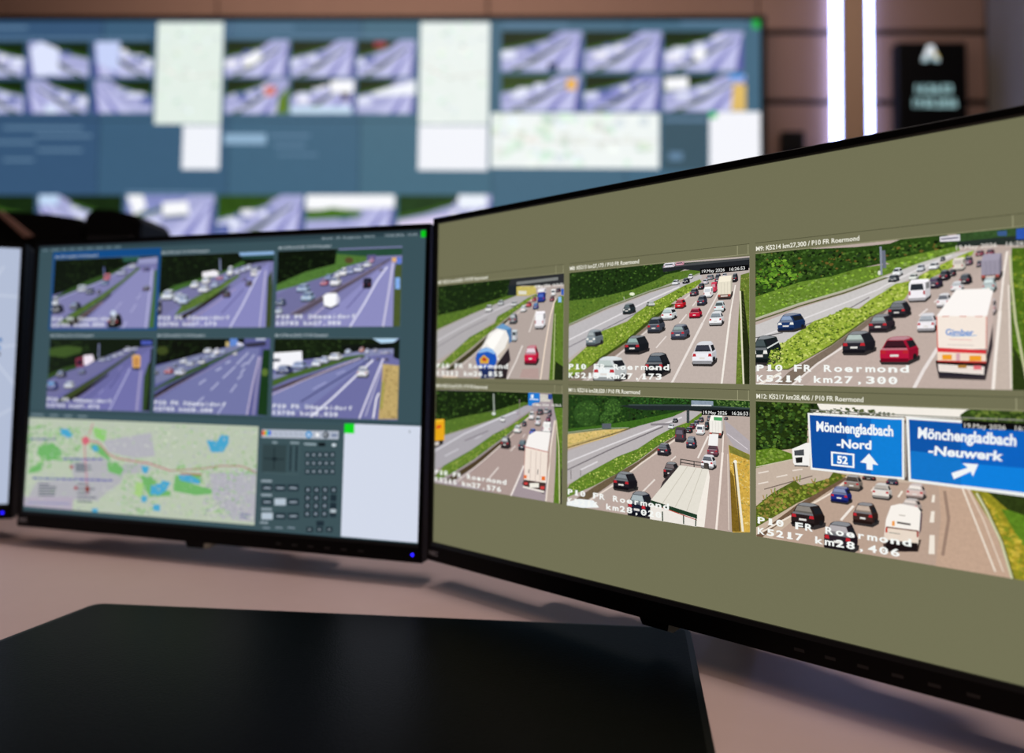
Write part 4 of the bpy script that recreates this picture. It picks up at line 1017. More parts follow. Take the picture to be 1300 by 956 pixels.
('p','8080c8',0.05,[221.6,220.9,288.3,269.7,330.0,294.4,332.2,220.4]),
('p','0c180a',0.4,[177.3,308.7,291.8,308.5,339.9,309.2,340.5,296.4,314.0,294.9,298.0,291.8,273.8,286.6,246.5,277.8,218.6,271.2,183.1,262.2]),
('s',['1c3410','0c1808','2c4a18','24401a'],160,2.4,[184.8,306.0,292.0,303.8,287.2,290.9,246.3,281.3,187.1,269.4]),
('p','3a6a1c',0.3,[184.6,262.2,204.3,271.5,243.6,280.2,273.7,287.8,295.0,297.8,300.6,295.3,273.9,283.0,232.8,272.1,204.7,264.2,184.9,257.3]),
('p','7ab0e8',0.05,[290.5,307.3,336.0,307.5,336.2,303.5,292.0,303.8]),
('p','1c4a44',0.1,[294.7,303.7,337.5,304.0,337.7,299.4,294.9,300.1]),
('p','7070a8',0.05,[183.7,252.5,211.8,266.5,246.6,276.6,287.3,289.8,314.0,294.9,331.2,296.7,327.4,293.3,301.2,282.3,274.4,273.6,247.4,261.1,219.7,252.0,184.9,233.1]),
('p','567a1c',0.3,[206.4,235.3,217.0,249.6,237.7,258.9,263.7,269.1,287.7,281.5,294.5,281.3,274.7,268.8,256.0,256.2,234.3,245.8,212.0,237.7]),
('p','2a2420',0.2,[206.6,232.9,234.3,244.6,274.7,267.7,282.8,271.0,275.0,262.9,245.5,245.7,220.9,232.8]),
('s',['7a9a28','3e5c18'],90,2,[217.2,246.0,263.7,267.9,290.5,280.3,256.0,257.4,220.3,242.4]),
('l','b49ac0',0.83,[221.3,225.7,248.5,242.1,288.5,266.2]),
('l','5050a0',1.18,[270.8,238.3,299.3,266.0]),
('l','c8c8f0',2.1,[282.6,221.8,297.6,246.2,309.9,269.3,319.7,287.7]),
('l','b8b4dc',1.84,[321.5,221.6,323.9,255.1,326.4,286.3]),
('p','3a4c20',0.3,[329.5,221.6,329.4,278.1,334.3,286.1,340.0,221.5]),
('c','d8e4f4',187.6,254.7,206.4,266.8,0.3,'f','8a9ac0'),
('c','c8d4f0',205.1,252.1,219.4,262.9,0.3,'f','8a9ac0'),
('c','a8c0e8',211.0,249.0,226.7,260.4,0.3,'f','8a9ac0'),
('c','e8ecf8',227.1,267.9,239.8,276.3,0.3,'f','8a9ac0'),
('c','e0e4f4',238.7,262.3,254.1,271.8,0.3,'f','8a9ac0'),
('c','f0f0fa',242.4,272.9,254.9,280.1,0.3,'f','8a9ac0'),
('c','9ab0e0',255.2,267.9,266.3,275.1,0.3,'f','8a9ac0'),
('c','d04070',261.7,277.3,272.8,280.8,0.3,'f','8a9ac0'),
('c','7088d0',271.4,275.9,279.6,281.8,0.3,'f','8a9ac0'),
('c','e8ecf8',276.5,280.5,284.7,292.3,0.3,'f','8a9ac0'),
('c','c8ccf0',286.1,282.6,294.3,288.5,0.3,'f','8a9ac0'),
('c','b8c0f0',294.1,284.8,302.3,291.8,0.3,'f','8a9ac0'),
('c','d0d4f4',300.8,286.9,308.9,293.4,0.3,'f','8a9ac0'),
('c','484c88',308.9,286.6,321.0,291.3,0.3,'f','8a9ac0'),
('p','f0ecf4',0.05,[243.2,286.2,259.9,288.1,265.5,285.6,264.4,280.9,243.6,280.2]),
('l','8a98c8',1.43,[266.1,301.0,267.5,286.7]),
('c','1c2038',272.4,256.4,282.7,264.1,0.2,'r','39424a'),
('c','303458',301.7,268.8,310.4,275.2,0.2,'r','39424a'),
('c','f0f0fa',307.9,279.7,315.9,287.3,0.2,'v','39424a'),
('c','6868c0',297.4,274.2,302.8,278.8,0.3,'r','39424a'),
('c','1a1830',182.6,237.9,189.9,254.9,0.3,'f','39424a')],
'L3': [
('p','7676b6',0.05,[337.0,218.9,498.9,218.3,496.2,307.2,332.6,313.2]),
('p','8686ca',0.05,[387.7,222.2,463.2,282.4,483.5,292.7,482.8,221.7]),
('p','081407',0.4,[336.1,308.7,416.8,308.7,414.5,289.3,393.1,282.9,342.8,268.5,337.9,268.6]),
('s',['1c3410','0c1808','2c4a18'],110,2.4,[341.1,305.7,412.4,304.7,408.3,290.8,342.7,271.4]),
('p','4c7e20',0.3,[337.9,268.6,377.3,283.3,412.9,290.7,414.0,301.8,450.6,300.6,453.8,293.6,426.8,287.5,408.7,279.7,377.9,270.6,338.3,261.5]),
('s',['5a9026','3f6c1c'],110,2.2,[342.8,268.5,408.4,286.6,450.7,297.8,423.8,287.6,343.0,264.2]),
('p','5a4a20',0.2,[435.0,294.2,434.3,292.5,432.4,291.3,429.8,290.9,427.1,291.4,425.1,292.8,424.3,294.5,424.9,296.2,426.9,297.5,429.5,297.8,432.2,297.3,434.2,295.9]),
('p','1c5038',0.2,[413.9,306.0,491.9,306.0,492.1,297.9,450.7,297.8,414.0,301.8]),
('p','585090',0.1,[450.6,299.2,461.1,299.6,461.4,292.0,450.8,293.7]),
('p','6a6aa4',0.05,[340.0,258.6,370.0,269.3,408.7,279.7,453.8,294.3,480.5,296.2,477.6,292.9,454.2,282.6,418.6,264.1,379.0,242.5,341.4,228.8]),
('p','584c60',0.1,[358.7,236.4,394.2,254.9,418.5,265.5,460.1,286.6,477.6,294.9,479.1,293.9,460.2,282.4,418.7,260.0,388.4,243.8,371.4,235.6]),
('l','9a88a8',0.7,[360.3,237.1,418.5,265.5,468.9,289.0]),
('l','3a3040',0.84,[376.2,236.2,402.2,247.8]),
('l','c8b8dc',0.98,[382.7,229.9,402.4,245.0]),
('l','4c4898',1.1,[428.6,241.9,448.9,263.5]),
('l','d8d8f8',2.05,[433.1,222.0,449.5,247.1,463.5,271.4,474.9,286.1]),
('l','c4c0e4',2.43,[471.9,221.8,477.3,257.6,481.4,290.0]),
('p','4a5c20',0.3,[483.5,222.4,483.1,281.8,485.1,289.9,492.4,289.7,493.0,222.4]),
('p','3c70e0',0.05,[485.6,295.3,490.7,295.2,490.9,288.4,485.8,288.5]),
('p','f0b040',0,[480.2,295.8,485.2,295.6,485.3,291.0,480.3,291.2]),
('p','68a8f8',0.05,[484.5,274.3,489.9,274.2,490.3,262.0,484.9,262.1]),
('c','3c5888',340.4,245.7,354.1,254.2,0.3,'f','5a70a0'),
('c','c4d4ec',340.8,237.2,350.5,244.3,0.3,'f','5a70a0'),
('c','8ab0e0',367.0,260.8,383.6,269.9,0.3,'f','5a70a0'),
('c','90b8e0',372.9,250.2,389.5,261.4,0.3,'f','5a70a0'),
('c','d04878',395.9,267.3,406.0,274.3,0.3,'f','5a70a0'),
('c','6a88d0',401.1,273.4,411.2,279.7,0.3,'f','5a70a0'),
('c','f0f0fa',408.2,266.3,421.3,277.4,0.3,'f','5a70a0'),
('c','e8ecfa',413.3,276.7,421.0,282.9,0.3,'f','5a70a0'),
('c','f4f4fc',419.4,277.2,428.6,286.2,0.3,'f','5a70a0'),
('c','8898d8',427.0,279.0,437.7,286.7,0.3,'f','5a70a0'),
('c','c8d0f4',436.1,280.9,448.1,289.1,0.3,'f','5a70a0'),
('c','e8ecfc',447.2,286.1,457.0,292.3,0.3,'f','5a70a0'),
('c','d078b0',453.8,290.8,459.8,296.3,0.3,'f','5a70a0'),
('p','fbfbff',0.0,[400.4,256.1,404.9,258.8,415.7,258.9,420.2,253.0,419.2,247.5,410.1,243.5,401.6,245.7]),
('p','c8c8e0',0,[416.5,258.6,420.5,253.0,419.5,247.5,416.2,246.2]),
('p','302c50',0.1,[401.6,245.7,410.1,243.2,419.5,247.3,419.3,244.8,410.2,241.4,402.4,243.6]),
('c','181828',447.5,263.5,457.7,274.4,0.2,'v','282840'),
('c','7070b0',465.4,281.6,470.6,284.3,0.3,'r','39424a')],
'L4': [
('p','6060a8',0.05,[20.3,116.4,194.9,121.5,189.4,211.9,12.8,212.1]),
('p','6868b4',0.05,[73.0,121.5,145.1,176.9,174.9,198.0,168.3,124.2]),
('p','0e1c0a',0.4,[16.0,210.9,182.5,210.2,183.0,201.5,140.8,197.9,115.4,189.5,95.4,181.1,57.2,172.4,21.5,159.9]),
('s',['1c3410','0c1808','2c4a18','2c4a10'],150,2.6,[23.9,208.4,93.6,207.2,85.7,192.9,34.1,175.7,25.5,168.4]),
('p','3c5c14',0.3,[24.8,197.5,52.1,201.2,76.3,198.9,73.8,192.9,48.6,186.7,25.4,189.0]),
('p','2c4c14',0.3,[24.1,165.9,49.5,174.7,68.8,178.5,69.2,173.7,42.5,166.2,24.7,158.7]),
('p','2c48c0',0.05,[161.6,207.3,177.1,207.3,177.4,202.6,161.9,202.6]),
('l','8088b8',1.66,[100.5,203.7,100.9,187.1]),
('p','6868a4',0.05,[23.4,155.1,50.0,167.5,95.4,182.3,138.0,196.7,155.1,197.9,151.1,193.3,124.7,181.4,96.4,166.9,59.1,147.3,25.0,134.6]),
('p','3c4c18',0.3,[40.5,132.6,53.5,141.2,76.7,153.6,105.2,168.2,138.7,187.3,153.8,195.6,154.7,193.3,138.9,183.8,108.3,164.7,77.2,146.5,54.2,132.9]),
('p','1c1818',0.2,[57.0,135.3,81.5,148.9,116.8,168.4,117.0,166.0,84.7,145.4,67.5,135.6]),
('l','9080b8',0.71,[69.2,133.3,97.5,151.6]),
('l','9c9cd8',0.94,[104.0,143.5,110.9,149.5]),
('l','8a8acc',0.93,[131.1,172.1,136.5,176.8]),
('l','30307a',1.05,[119.5,150.8,134.3,167.4]),
('l','b0b0e4',1.63,[120.6,124.0,132.8,146.4,148.1,174.6]),
('l','9c94c8',2.98,[160.5,125.1,162.2,153.9,163.8,172.5]),
('p','2c4a1c',0.3,[168.3,125.3,168.5,165.6,173.2,179.5,182.4,188.8,183.6,125.7]),
('p','0c1a14',0.2,[173.8,125.5,176.2,154.2,176.3,198.0,184.6,198.0,185.0,124.6]),
('c','2440a8',24.4,146.8,42.8,158.2,0.3,'f','50b0f0'),
('c','2c3868',38.7,162.1,54.6,171.1,0.35,'f','8098c8'),
('c','d0d8ec',51.9,149.1,67.7,158.1,0.3,'f','98a8c8'),
('c','283c78',72.5,166.7,83.7,172.6,0.3,'f','7088c0'),
('p','f0e0f0',0.05,[78.5,189.3,91.8,190.6,95.3,183.5,83.9,177.4,77.8,178.6]),
('p','8a1840',0.1,[66.8,185.6,78.6,188.1,80.2,176.2,68.4,174.9]),
('p','2c1030',0.1,[69.2,183.3,77.4,184.5,77.8,178.6,70.4,177.3]),
('c','a8b4e0',101.1,182.4,112.8,187.1,0.3,'f','39424a'),
('c','8898d8',112.7,183.7,121.4,189.5,0.3,'f','39424a'),
('c','c0c8f0',121.2,187.3,129.9,192.0,0.3,'f','39424a'),
('c','b8c0f0',129.7,189.7,139.8,194.3,0.3,'f','39424a'),
('c','d0d4f8',138.0,194.4,149.5,199.7,0.3,'f','39424a'),
('c','c0c8f4',148.0,196.2,159.4,199.7,0.3,'f','39424a'),
('p','f0b028',0.05,[150.7,188.6,152.8,190.4,159.8,190.7,162.8,188.7,162.9,175.3,152.3,175.2]),
('p','d08818',0,[152.9,187.4,160.7,187.7,161.0,177.1,153.9,176.8]),
('p','2c2030',0.1,[151.6,175.6,163.3,175.7,162.4,173.0,153.2,172.9])],
'L5': [
('p','50549c',0.05,[182.1,117.7,342.2,122.5,338.0,212.8,176.1,213.1]),
('p','6a70b0',0.05,[186.3,138.4,257.4,175.8,308.2,199.6,323.5,199.6,309.4,124.8,184.6,122.3]),
('p','081006',0.4,[180.4,211.9,302.5,211.8,302.8,205.1,284.9,201.7,251.0,193.8,216.5,185.6,183.9,178.4]),
('s',['1c3410','0c1808','2c4a18'],130,2.4,[184.8,208.4,268.8,208.4,261.4,198.3,186.4,181.9]),
('p','3c4c10',0.3,[200.8,195.8,199.9,193.2,196.9,191.3,192.8,190.6,188.6,191.3,185.5,193.1,184.2,195.7,185.1,198.3,188.1,200.2,192.2,200.9,196.4,200.3,199.5,198.4]),
('p','3c80e0',0.05,[283.4,210.7,293.5,210.7,294.0,200.1,283.9,200.1]),
('p','c8b060',0.05,[278.1,206.2,283.1,206.2,283.4,200.6,278.4,200.6]),
('p','d8d8f0',0.05,[293.7,206.2,301.6,204.0,300.5,200.7,292.7,200.7]),
('p','7078a8',0.05,[184.0,176.2,216.5,185.6,251.0,193.8,290.1,201.8,303.0,201.8,290.4,196.2,256.9,184.8,217.5,168.6,185.2,156.7]),
('p','34581a',0.3,[184.8,152.1,217.5,168.6,251.7,181.4,290.4,196.2,303.0,201.2,303.7,199.6,290.5,194.0,259.8,180.3,231.0,168.7,191.0,152.2,184.4,147.5]),
('p','241c1c',0.2,[183.2,144.0,204.6,155.8,231.1,167.6,257.2,179.2,257.2,178.1,231.3,164.2,204.9,150.2,183.5,139.4]),
('l','9488b0',1.03,[186.2,140.6,218.2,157.2,257.4,174.7,290.5,192.9]),
('l','b8bce4',1.46,[245.1,157.7,254.1,163.4]),
('l','b8bce4',1.45,[266.7,173.1,274.4,177.1]),
('l','b8bce4',1.45,[279.4,181.6,285.8,184.5]),
('l','b8bce4',1.45,[261.3,151.3,271.4,160.4]),
('l','b8bce4',1.44,[276.4,164.9,292.6,178.4]),
('l','b8bce4',1.44,[293.7,180.7,308.5,194.1]),
('l','b8bce4',1.44,[295.9,164.1,302.0,169.7]),
('l','b8bce4',1.44,[299.4,170.8,304.9,176.4]),
('l','b8bce4',1.44,[300.3,178.5,307.1,183.0]),
('l','b8bce4',1.45,[239.8,132.9,252.5,143.3]),
('l','b8bce4',1.44,[272.0,124.3,281.7,138.4]),
('l','b8bce4',1.44,[287.6,149.6,294.9,158.5]),
('l','b8bce4',1.43,[307.9,180.8,316.3,191.9]),
('l','b4a8d0',2.18,[310.0,124.9,315.4,156.7,322.7,189.7]),
('l','8a84b8',2.83,[318.3,125.1,321.1,156.8,325.3,189.7]),
('p','103c14',0.3,[323.3,125.2,326.0,173.3,327.4,197.5,337.5,197.5,337.2,124.6]),
('p','5a7a18',0.2,[334.9,172.3,334.4,170.1,332.9,168.5,330.7,167.9,328.5,168.5,326.8,170.0,326.1,172.2,326.6,174.4,328.1,176.0,330.3,176.6,332.5,176.1,334.2,174.5]),
('c','181c38',183.7,167.6,189.2,172.7,0.3,'f','8a98c0'),
('c','c83858',196.7,168.9,209.8,175.8,0.3,'f','8a98c0'),
('c','d0d4ec',211.2,167.4,226.8,175.4,0.3,'f','8a98c0'),
('c','e0e4f4',217.9,181.1,228.8,186.8,0.3,'f','8a98c0'),
('c','c0c8e4',226.3,178.4,238.4,183.5,0.3,'f','8a98c0'),
('c','e8ecfa',242.3,180.8,252.9,186.4,0.3,'f','8a98c0'),
('c','2c3c70',209.4,176.5,215.5,180.4,0.3,'f','8a98c0'),
('c','7080c0',235.4,183.6,248.8,188.1,0.3,'f','8a98c0'),
('c','f0f4fc',249.6,193.2,261.5,198.9,0.3,'f','8a98c0'),
('c','f4f0fc',262.9,191.6,271.5,198.9,0.3,'f','8a98c0'),
('c','98a8e0',270.8,192.8,281.3,197.2,0.3,'f','8a98c0'),
('c','88a0d8',251.3,187.0,259.3,190.4,0.3,'f','8a98c0'),
('c','c0d0f4',259.2,188.2,268.4,192.7,0.3,'f','8a98c0'),
('c','e8ecfc',289.2,190.6,295.1,195.1,0.3,'r','39424a'),
('p','303048',0.1,[301.6,204.0,330.8,206.3,331.0,201.9,308.2,199.6]),
('l','c0c8e8',1.99,[318.0,209.0,330.7,209.0])],
'L6': [
('p','6668ac',0.05,[335.1,118.8,500.2,124.0,497.4,213.9,330.6,214.3]),
('p','7078b8',0.05,[340.2,146.8,392.9,169.9,449.8,191.0,461.7,189.7,394.1,139.8,363.5,123.8,341.3,123.2]),
('p','101f0a',0.4,[337.3,210.0,458.0,212.0,470.1,204.6,458.6,195.1,428.7,192.2,416.6,190.8,376.6,186.3,338.4,186.0]),
('s',['1c3410','0c1808','2c4a18','3c5c20'],150,2.4,[347.1,207.2,455.2,208.6,446.5,199.1,416.5,193.5,381.1,189.2]),
('p','a8d4f4',0.02,[456.5,211.6,492.4,211.9,486.1,206.6,478.9,203.2,471.6,203.9,464.1,207.9]),
('p','0c1410',0.3,[422.3,201.7,490.5,205.9,490.8,196.6,461.6,195.1,428.6,196.3]),
('p','0c1a10',0.3,[483.2,204.6,491.8,209.9,492.5,187.3,485.2,189.9]),
('p','8088b8',0.05,[339.9,170.6,376.9,178.0,416.6,190.8,452.6,197.8,484.9,199.2,485.0,193.9,452.8,191.0,417.0,182.6,377.2,171.1,339.3,165.0]),
('p','446a1c',0.3,[340.2,163.6,361.5,170.9,395.5,181.0,428.8,190.2,449.8,193.0,452.8,191.3,429.0,185.4,392.7,174.1,361.7,165.3,341.3,156.6]),
('p','4c3c40',0.15,[339.9,153.8,377.4,167.0,417.1,179.2,449.8,190.3,452.8,189.7,417.2,176.4,377.6,162.8,340.0,151.0]),
('l','c8b8d4',1.12,[340.2,147.5,377.5,163.5,417.1,178.5,446.9,188.9]),
('l','a0a4dc',1.23,[391.2,154.8,407.0,162.6]),
('l','a0a4dc',1.09,[418.9,171.4,429.4,175.2]),
('l','343478',1.51,[376.9,140.7,408.7,159.2,438.4,176.0,453.0,184.3]),
('l','e0e0f8',2.18,[390.1,125.3,415.3,145.7,444.5,172.0,461.8,187.0]),
('l','d8d4f0',2.0,[447.7,125.0,458.6,152.1,468.1,176.3,473.5,188.5]),
('l','c0bce0',1.2,[455.0,127.9,465.7,160.2,472.3,181.8]),
('l','f0ecf8',1.86,[463.9,125.5,466.9,146.9,469.6,152.3]),
('p','c8a850',0.2,[469.8,125.0,472.3,160.4,473.0,183.1,492.0,181.3,492.3,125.7]),
('s',['dcbc64','a88838','7a6020'],120,2.2,[472.0,125.8,473.8,180.4,490.6,179.9,491.5,126.4]),
('p','a8a020',0.2,[470.9,136.4,472.9,164.4,475.8,164.4,474.5,136.5]),
('p','f4f4fc',0.02,[340.4,193.8,376.1,196.1,377.6,180.8,361.1,179.3,348.5,174.9,341.2,176.2]),
('p','303850',0.1,[340.7,187.5,349.5,187.5,349.7,184.7,340.9,184.0]),
('c','3c5090',344.5,170.8,366.0,180.6,0.3,'f','8a9cc8'),
('c','90a8e0',364.2,176.6,383.8,184.9,0.3,'f','8a9cc8'),
('c','e0e8f8',389.2,178.9,401.6,187.9,0.3,'f','8a9cc8'),
('c','c0ccec',398.4,182.5,410.7,190.7,0.3,'f','8a9cc8'),
('c','f0f4fc',409.0,186.0,425.8,194.2,0.3,'f','8a9cc8'),
('c','c8d8f4',428.6,193.6,436.2,198.4,0.3,'f','8a9cc8'),
('c','d87858',445.1,195.0,451.8,200.5,0.3,'f','8a9cc8'),
('c','d0d8f8',452.6,193.7,457.1,199.1,0.3,'f','8a9cc8'),
('c','5060b0',451.4,185.6,458.8,190.3,0.3,'f','8a9cc8'),
('c','c0c8f0',461.5,195.1,467.4,199.2,0.3,'r','39424a'),
('c','5058a0',465.5,186.4,469.9,189.8,0.3,'r','39424a'),
('c','484c98',475.0,185.8,480.1,189.8,0.3,'r','39424a'),
('c','b8c0ec',470.4,193.2,482.1,196.5,0.3,'r','39424a'),
('c','e8ecf4',443.7,168.3,457.5,180.2,0.15,'r','98a0b8')],
'MAP': [
('p','b9c4b0',0.08,[-15.6,117.2,331.9,118.6,335.1,1.0,-5.5,-5.0]),
('s',['a8c890','c8d0bc','b4b8bc','98c088','ccd0c4','b8c0c0'],900,4,[-5.6,107.9,324.9,110.9,326.2,8.7,-0.4,7.0]),
('p','b0b0b6',0.1,[66.7,66.3,124.2,66.6,122.5,50.7,146.8,63.2,174.3,64.5,169.6,53.2,147.6,52.0,142.8,40.6,126.7,30.7,110.6,18.5,46.9,16.9,17.5,10.4,7.7,19.1,18.5,36.1,74.4,41.4]),
('p','b2b2ba',0.1,[114.2,88.9,182.9,100.5,190.0,74.1,163.0,70.7,123.6,75.7]),
('p','b2b2ba',0.12,[264.7,58.0,324.7,65.4,326.2,8.7,297.7,8.9,271.3,30.5]),
('p','b0a8b8',0.08,[0.4,16.4,75.9,20.9,74.5,0.3,-0.2,4.6]),
('s',['7cb868','8cc478','6cae5c','b8c8b0'],260,4.5,[0.9,103.4,81.5,103.8,81.6,62.4,44.1,53.7,2.4,46.9]),
('s',['7cb868','94c484','a8b8a0'],140,4,[135.0,73.9,201.3,65.8,188.7,7.9,145.2,5.0]),
('s',['98c088','b8b4c0','a8a8b4','c4c8c0'],260,4,[264.6,60.2,323.4,65.3,325.0,8.7,254.4,12.3]),
('s',['9cc88c','88b878'],50,5,[217.2,66.6,324.4,69.6,325.0,59.0,217.8,57.8]),
('p','70b268',0.12,[18.1,78.1,38.8,83.6,54.3,75.0,52.2,63.3,28.5,62.2,15.9,68.7]),
('p','70b268',0.12,[5.3,49.4,25.6,59.7,23.6,48.0,2.6,44.6]),
('p','70b268',0.12,[97.3,84.8,108.8,84.1,123.7,73.4,127.2,64.5,109.6,72.8,96.3,79.1]),
('p','70b268',0.12,[121.5,64.3,135.6,64.9,147.3,56.5,142.2,49.5,125.1,53.1]),
('p','70b268',0.12,[172.4,51.1,186.1,50.7,194.6,43.4,184.5,31.9,187.6,25.4,176.0,38.0]),
('p','70b268',0.12,[181.6,36.1,213.8,35.8,214.1,30.3,184.8,27.5]),
('p','70b268',0.12,[217.2,44.7,239.5,45.9,268.2,41.1,269.7,35.8,248.0,33.0,217.7,36.0]),
('p','70b268',0.12,[218.0,53.5,254.5,56.4,255.0,46.8,218.5,44.8]),
('p','70b268',0.12,[17.4,50.0,28.8,57.6,25.6,59.7,8.1,51.9]),
('p','8cc870',0.1,[98.8,104.3,119.0,100.5,117.1,86.7,102.4,93.0]),
('p','a4cc80',0.1,[164.7,44.0,175.7,42.4,174.0,26.8,163.0,28.4]),
('p','48a4cc',0.06,[186.7,40.8,200.0,43.7,201.1,47.1,213.2,45.6,207.2,35.4,198.1,30.0,186.0,30.2]),
('p','48a4cc',0.06,[258.8,95.0,273.0,94.0,277.7,101.7,287.9,101.0,287.8,92.4,281.3,82.5,266.0,81.8]),
('p','48a4cc',0.06,[223.3,54.2,239.0,55.0,252.3,49.8,252.5,45.5,244.7,46.2,226.2,48.4]),
('p','48a4cc',0.06,[49.4,100.4,61.2,100.8,70.7,91.8,62.0,90.4,51.4,93.4]),
('p','48a4cc',0.06,[173.9,27.9,182.0,28.4,181.2,20.6,174.3,21.3]),
('p','48a4cc',0.06,[190.7,19.0,200.1,19.6,200.6,12.0,191.1,12.5]),
('p','48a4cc',0.06,[104.1,9.0,112.6,9.6,112.9,5.1,104.4,4.6]),
('p','48a4cc',0.06,[171.7,62.2,182.7,61.6,180.4,53.7,173.6,54.5]),
('p','48a4cc',0.06,[98.9,82.6,106.0,82.9,109.4,76.2,100.8,75.8]),
('s',['c0c8b8','a8c49c','b4b8bc','c8ccc4'],500,3,[-5.6,107.9,324.9,110.9,326.2,8.7,-0.4,7.0]),
('l','c87884',1.6,[87.0,87.8,91.0,60.5,96.4,24.4]),
('l','c07884',1.6,[85.4,88.9,108.6,86.4,123.7,73.4,135.3,69.4,157.7,67.1,179.7,65.9,196.1,62.2,212.4,58.6]),
('l','b07070',1.09,[212.4,58.6,254.1,62.9,279.5,67.4,307.2,68.3,324.8,62.2]),
('l','c87884',1.37,[93.7,95.0,98.4,108.9]),
('p','d06878',0.05,[94.7,88.2,94.2,85.6,92.2,83.7,89.3,82.9,86.4,83.5,84.2,85.2,83.2,87.7,83.8,90.3,85.8,92.2,88.6,93.0,91.6,92.4,93.8,90.6]),
('l','a86c5c',1.74,[225.8,56.1,254.5,56.4]),
('l','5054a4',2.07,[56.5,64.7,64.2,65.0]),
('l','5054a4',2.07,[65.9,65.1,71.2,65.3]),
('l','5054a4',2.06,[72.9,65.4,82.8,65.9]),
('l','5054a4',2.05,[84.5,65.9,88.5,66.1]),
('l','5054a4',2.05,[90.3,66.2,96.6,66.5]),
('l','5054a4',2.05,[98.3,66.6,106.9,67.0]),
('l','5054a4',2.04,[108.6,67.1,115.9,67.4]),
('l','5054a4',2.09,[12.1,39.6,20.0,39.9]),
('l','5054a4',2.09,[21.8,39.9,27.2,40.1]),
('l','5054a4',2.08,[29.0,40.1,39.1,40.5]),
('l','5054a4',2.07,[40.9,40.5,45.1,40.6]),
('l','5054a4',2.07,[46.8,40.7,53.3,40.9]),
('l','5054a4',2.07,[55.1,40.9,63.9,41.2]),
('l','5054a4',2.06,[65.6,41.2,73.2,41.5]),
('l','5054a4',2.05,[75.0,41.5,80.2,41.7]),
('l','5054a4',2.05,[81.9,41.7,91.7,42.0]),
('l','5054a4',2.04,[93.4,42.1,97.5,42.2]),
('l','5054a4',2.04,[99.2,42.2,105.5,42.4]),
('l','5054a4',2.03,[107.2,42.5,115.7,42.7]),
('l','5054a4',2.02,[117.4,42.8,124.7,43.0]),
('l','5054a4',2.02,[126.4,43.1,131.4,43.2]),
('l','60709a',2.12,[3.8,86.5,11.7,86.8]),
('l','60709a',2.11,[13.5,86.9,19.0,87.1]),
('l','60709a',2.11,[20.8,87.2,31.0,87.5]),
('l','60709a',2.1,[32.8,87.6,36.9,87.8]),
('l','60709a',2.09,[38.7,87.8,44.4,88.1]),
('l','5c6470',1.62,[21.8,32.8,38.2,33.4]),
('l','5c6470',1.59,[80.6,36.0,97.9,36.3]),
('l','68727c',1.6,[75.9,59.8,90.4,60.0]),
('l','5c6470',1.62,[22.0,29.5,49.4,30.8]),
('l','5c6470',1.59,[81.0,31.0,106.5,31.8]),
('l','68727c',1.6,[76.1,57.8,99.5,58.4]),
('l','5c6470',1.62,[22.3,26.3,48.7,27.6]),
('l','5c6470',1.59,[81.3,26.0,100.9,26.5]),
('l','68727c',1.6,[76.3,55.7,91.3,56.0]),
('l','5c6470',1.62,[22.5,23.0,48.1,24.3]),
('l','5c6470',1.59,[81.7,21.0,109.5,22.0]),
('l','68727c',1.6,[76.4,53.6,100.3,54.4]),
('l','5c6470',1.62,[22.8,19.8,47.5,21.0]),
('l','5c6470',1.59,[82.1,16.0,103.9,16.7]),
('l','68727c',1.6,[76.6,51.6,92.2,51.9]),
('p','a03040',0,[73.0,56.0,72.7,55.0,71.8,54.2,70.6,53.8,69.2,54.0,68.2,54.7,67.8,55.7,68.1,56.8,69.0,57.6,70.3,57.9,71.6,57.7,72.6,57.0]),
('p','a03040',0,[81.2,31.7,80.9,30.7,80.0,29.9,78.8,29.5,77.4,29.7,76.4,30.4,76.0,31.4,76.3,32.5,77.2,33.3,78.5,33.6,79.8,33.4,80.8,32.7]),
('p','803028',0,[99.4,31.4,99.0,29.8,97.9,28.5,96.2,28.0,94.4,28.3,93.1,29.4,92.5,31.0,92.9,32.6,94.0,33.8,95.7,34.4,97.5,34.0,98.8,32.9]),
('l','606898',1.26,[306.0,16.8,319.7,15.6]),
('l','606898',1.26,[307.4,13.3,316.2,12.2]),
('l','8a90b8',1.39,[5.5,9.7,70.7,12.6])],
'CTL': [
('p','3c5258',0.02,[315.4,122.1,432.0,125.6,437.0,-7.3,322.2,-16.3]),
('p','b4bccb',0.02,[330.2,109.6,424.2,110.9,424.1,102.2,330.0,100.7]),
('p','e05040',0,[330.4,108.3,332.7,108.4,332.6,102.9,330.3,102.9]),
('p','e0a040',0,[332.7,108.4,334.9,108.4,334.8,102.9,332.6,103.0]),
('p','70c050',0,[334.9,108.4,337.2,108.5,337.1,103.0,334.8,103.1]),
('p','40a0e0',0,[337.2,108.5,339.4,108.6,339.3,103.1,337.0,103.2]),
('p','4050d0',0,[339.4,108.6,341.6,108.7,341.5,103.2,339.3,103.3]),
('l','98a0b4',0.97,[346.2,107.2,349.1,103.5]),
('l','98a0b4',0.96,[352.5,107.5,355.4,103.7]),
('l','98a0b4',0.96,[358.8,107.7,361.7,103.9]),
('l','98a0b4',0.96,[365.0,107.9,367.9,104.2]),
('l','98a0b4',0.96,[371.2,108.1,374.1,104.4]),
('l','98a0b4',0.96,[377.4,108.3,380.3,104.6]),
('p','2a90d0',0,[392.3,106.2,391.9,104.3,390.5,102.8,388.5,102.2,386.5,102.7,385.0,104.0,384.4,105.9,384.9,107.8,386.2,109.3,388.2,109.8,390.2,109.4,391.7,108.1]),
('p','e8eef8',0,[389.8,105.8,389.7,105.0,389.2,104.5,388.4,104.3,387.7,104.5,387.2,105.0,386.9,105.7,387.1,106.4,387.6,106.9,388.3,107.1,389.0,107.0,389.6,106.5]),
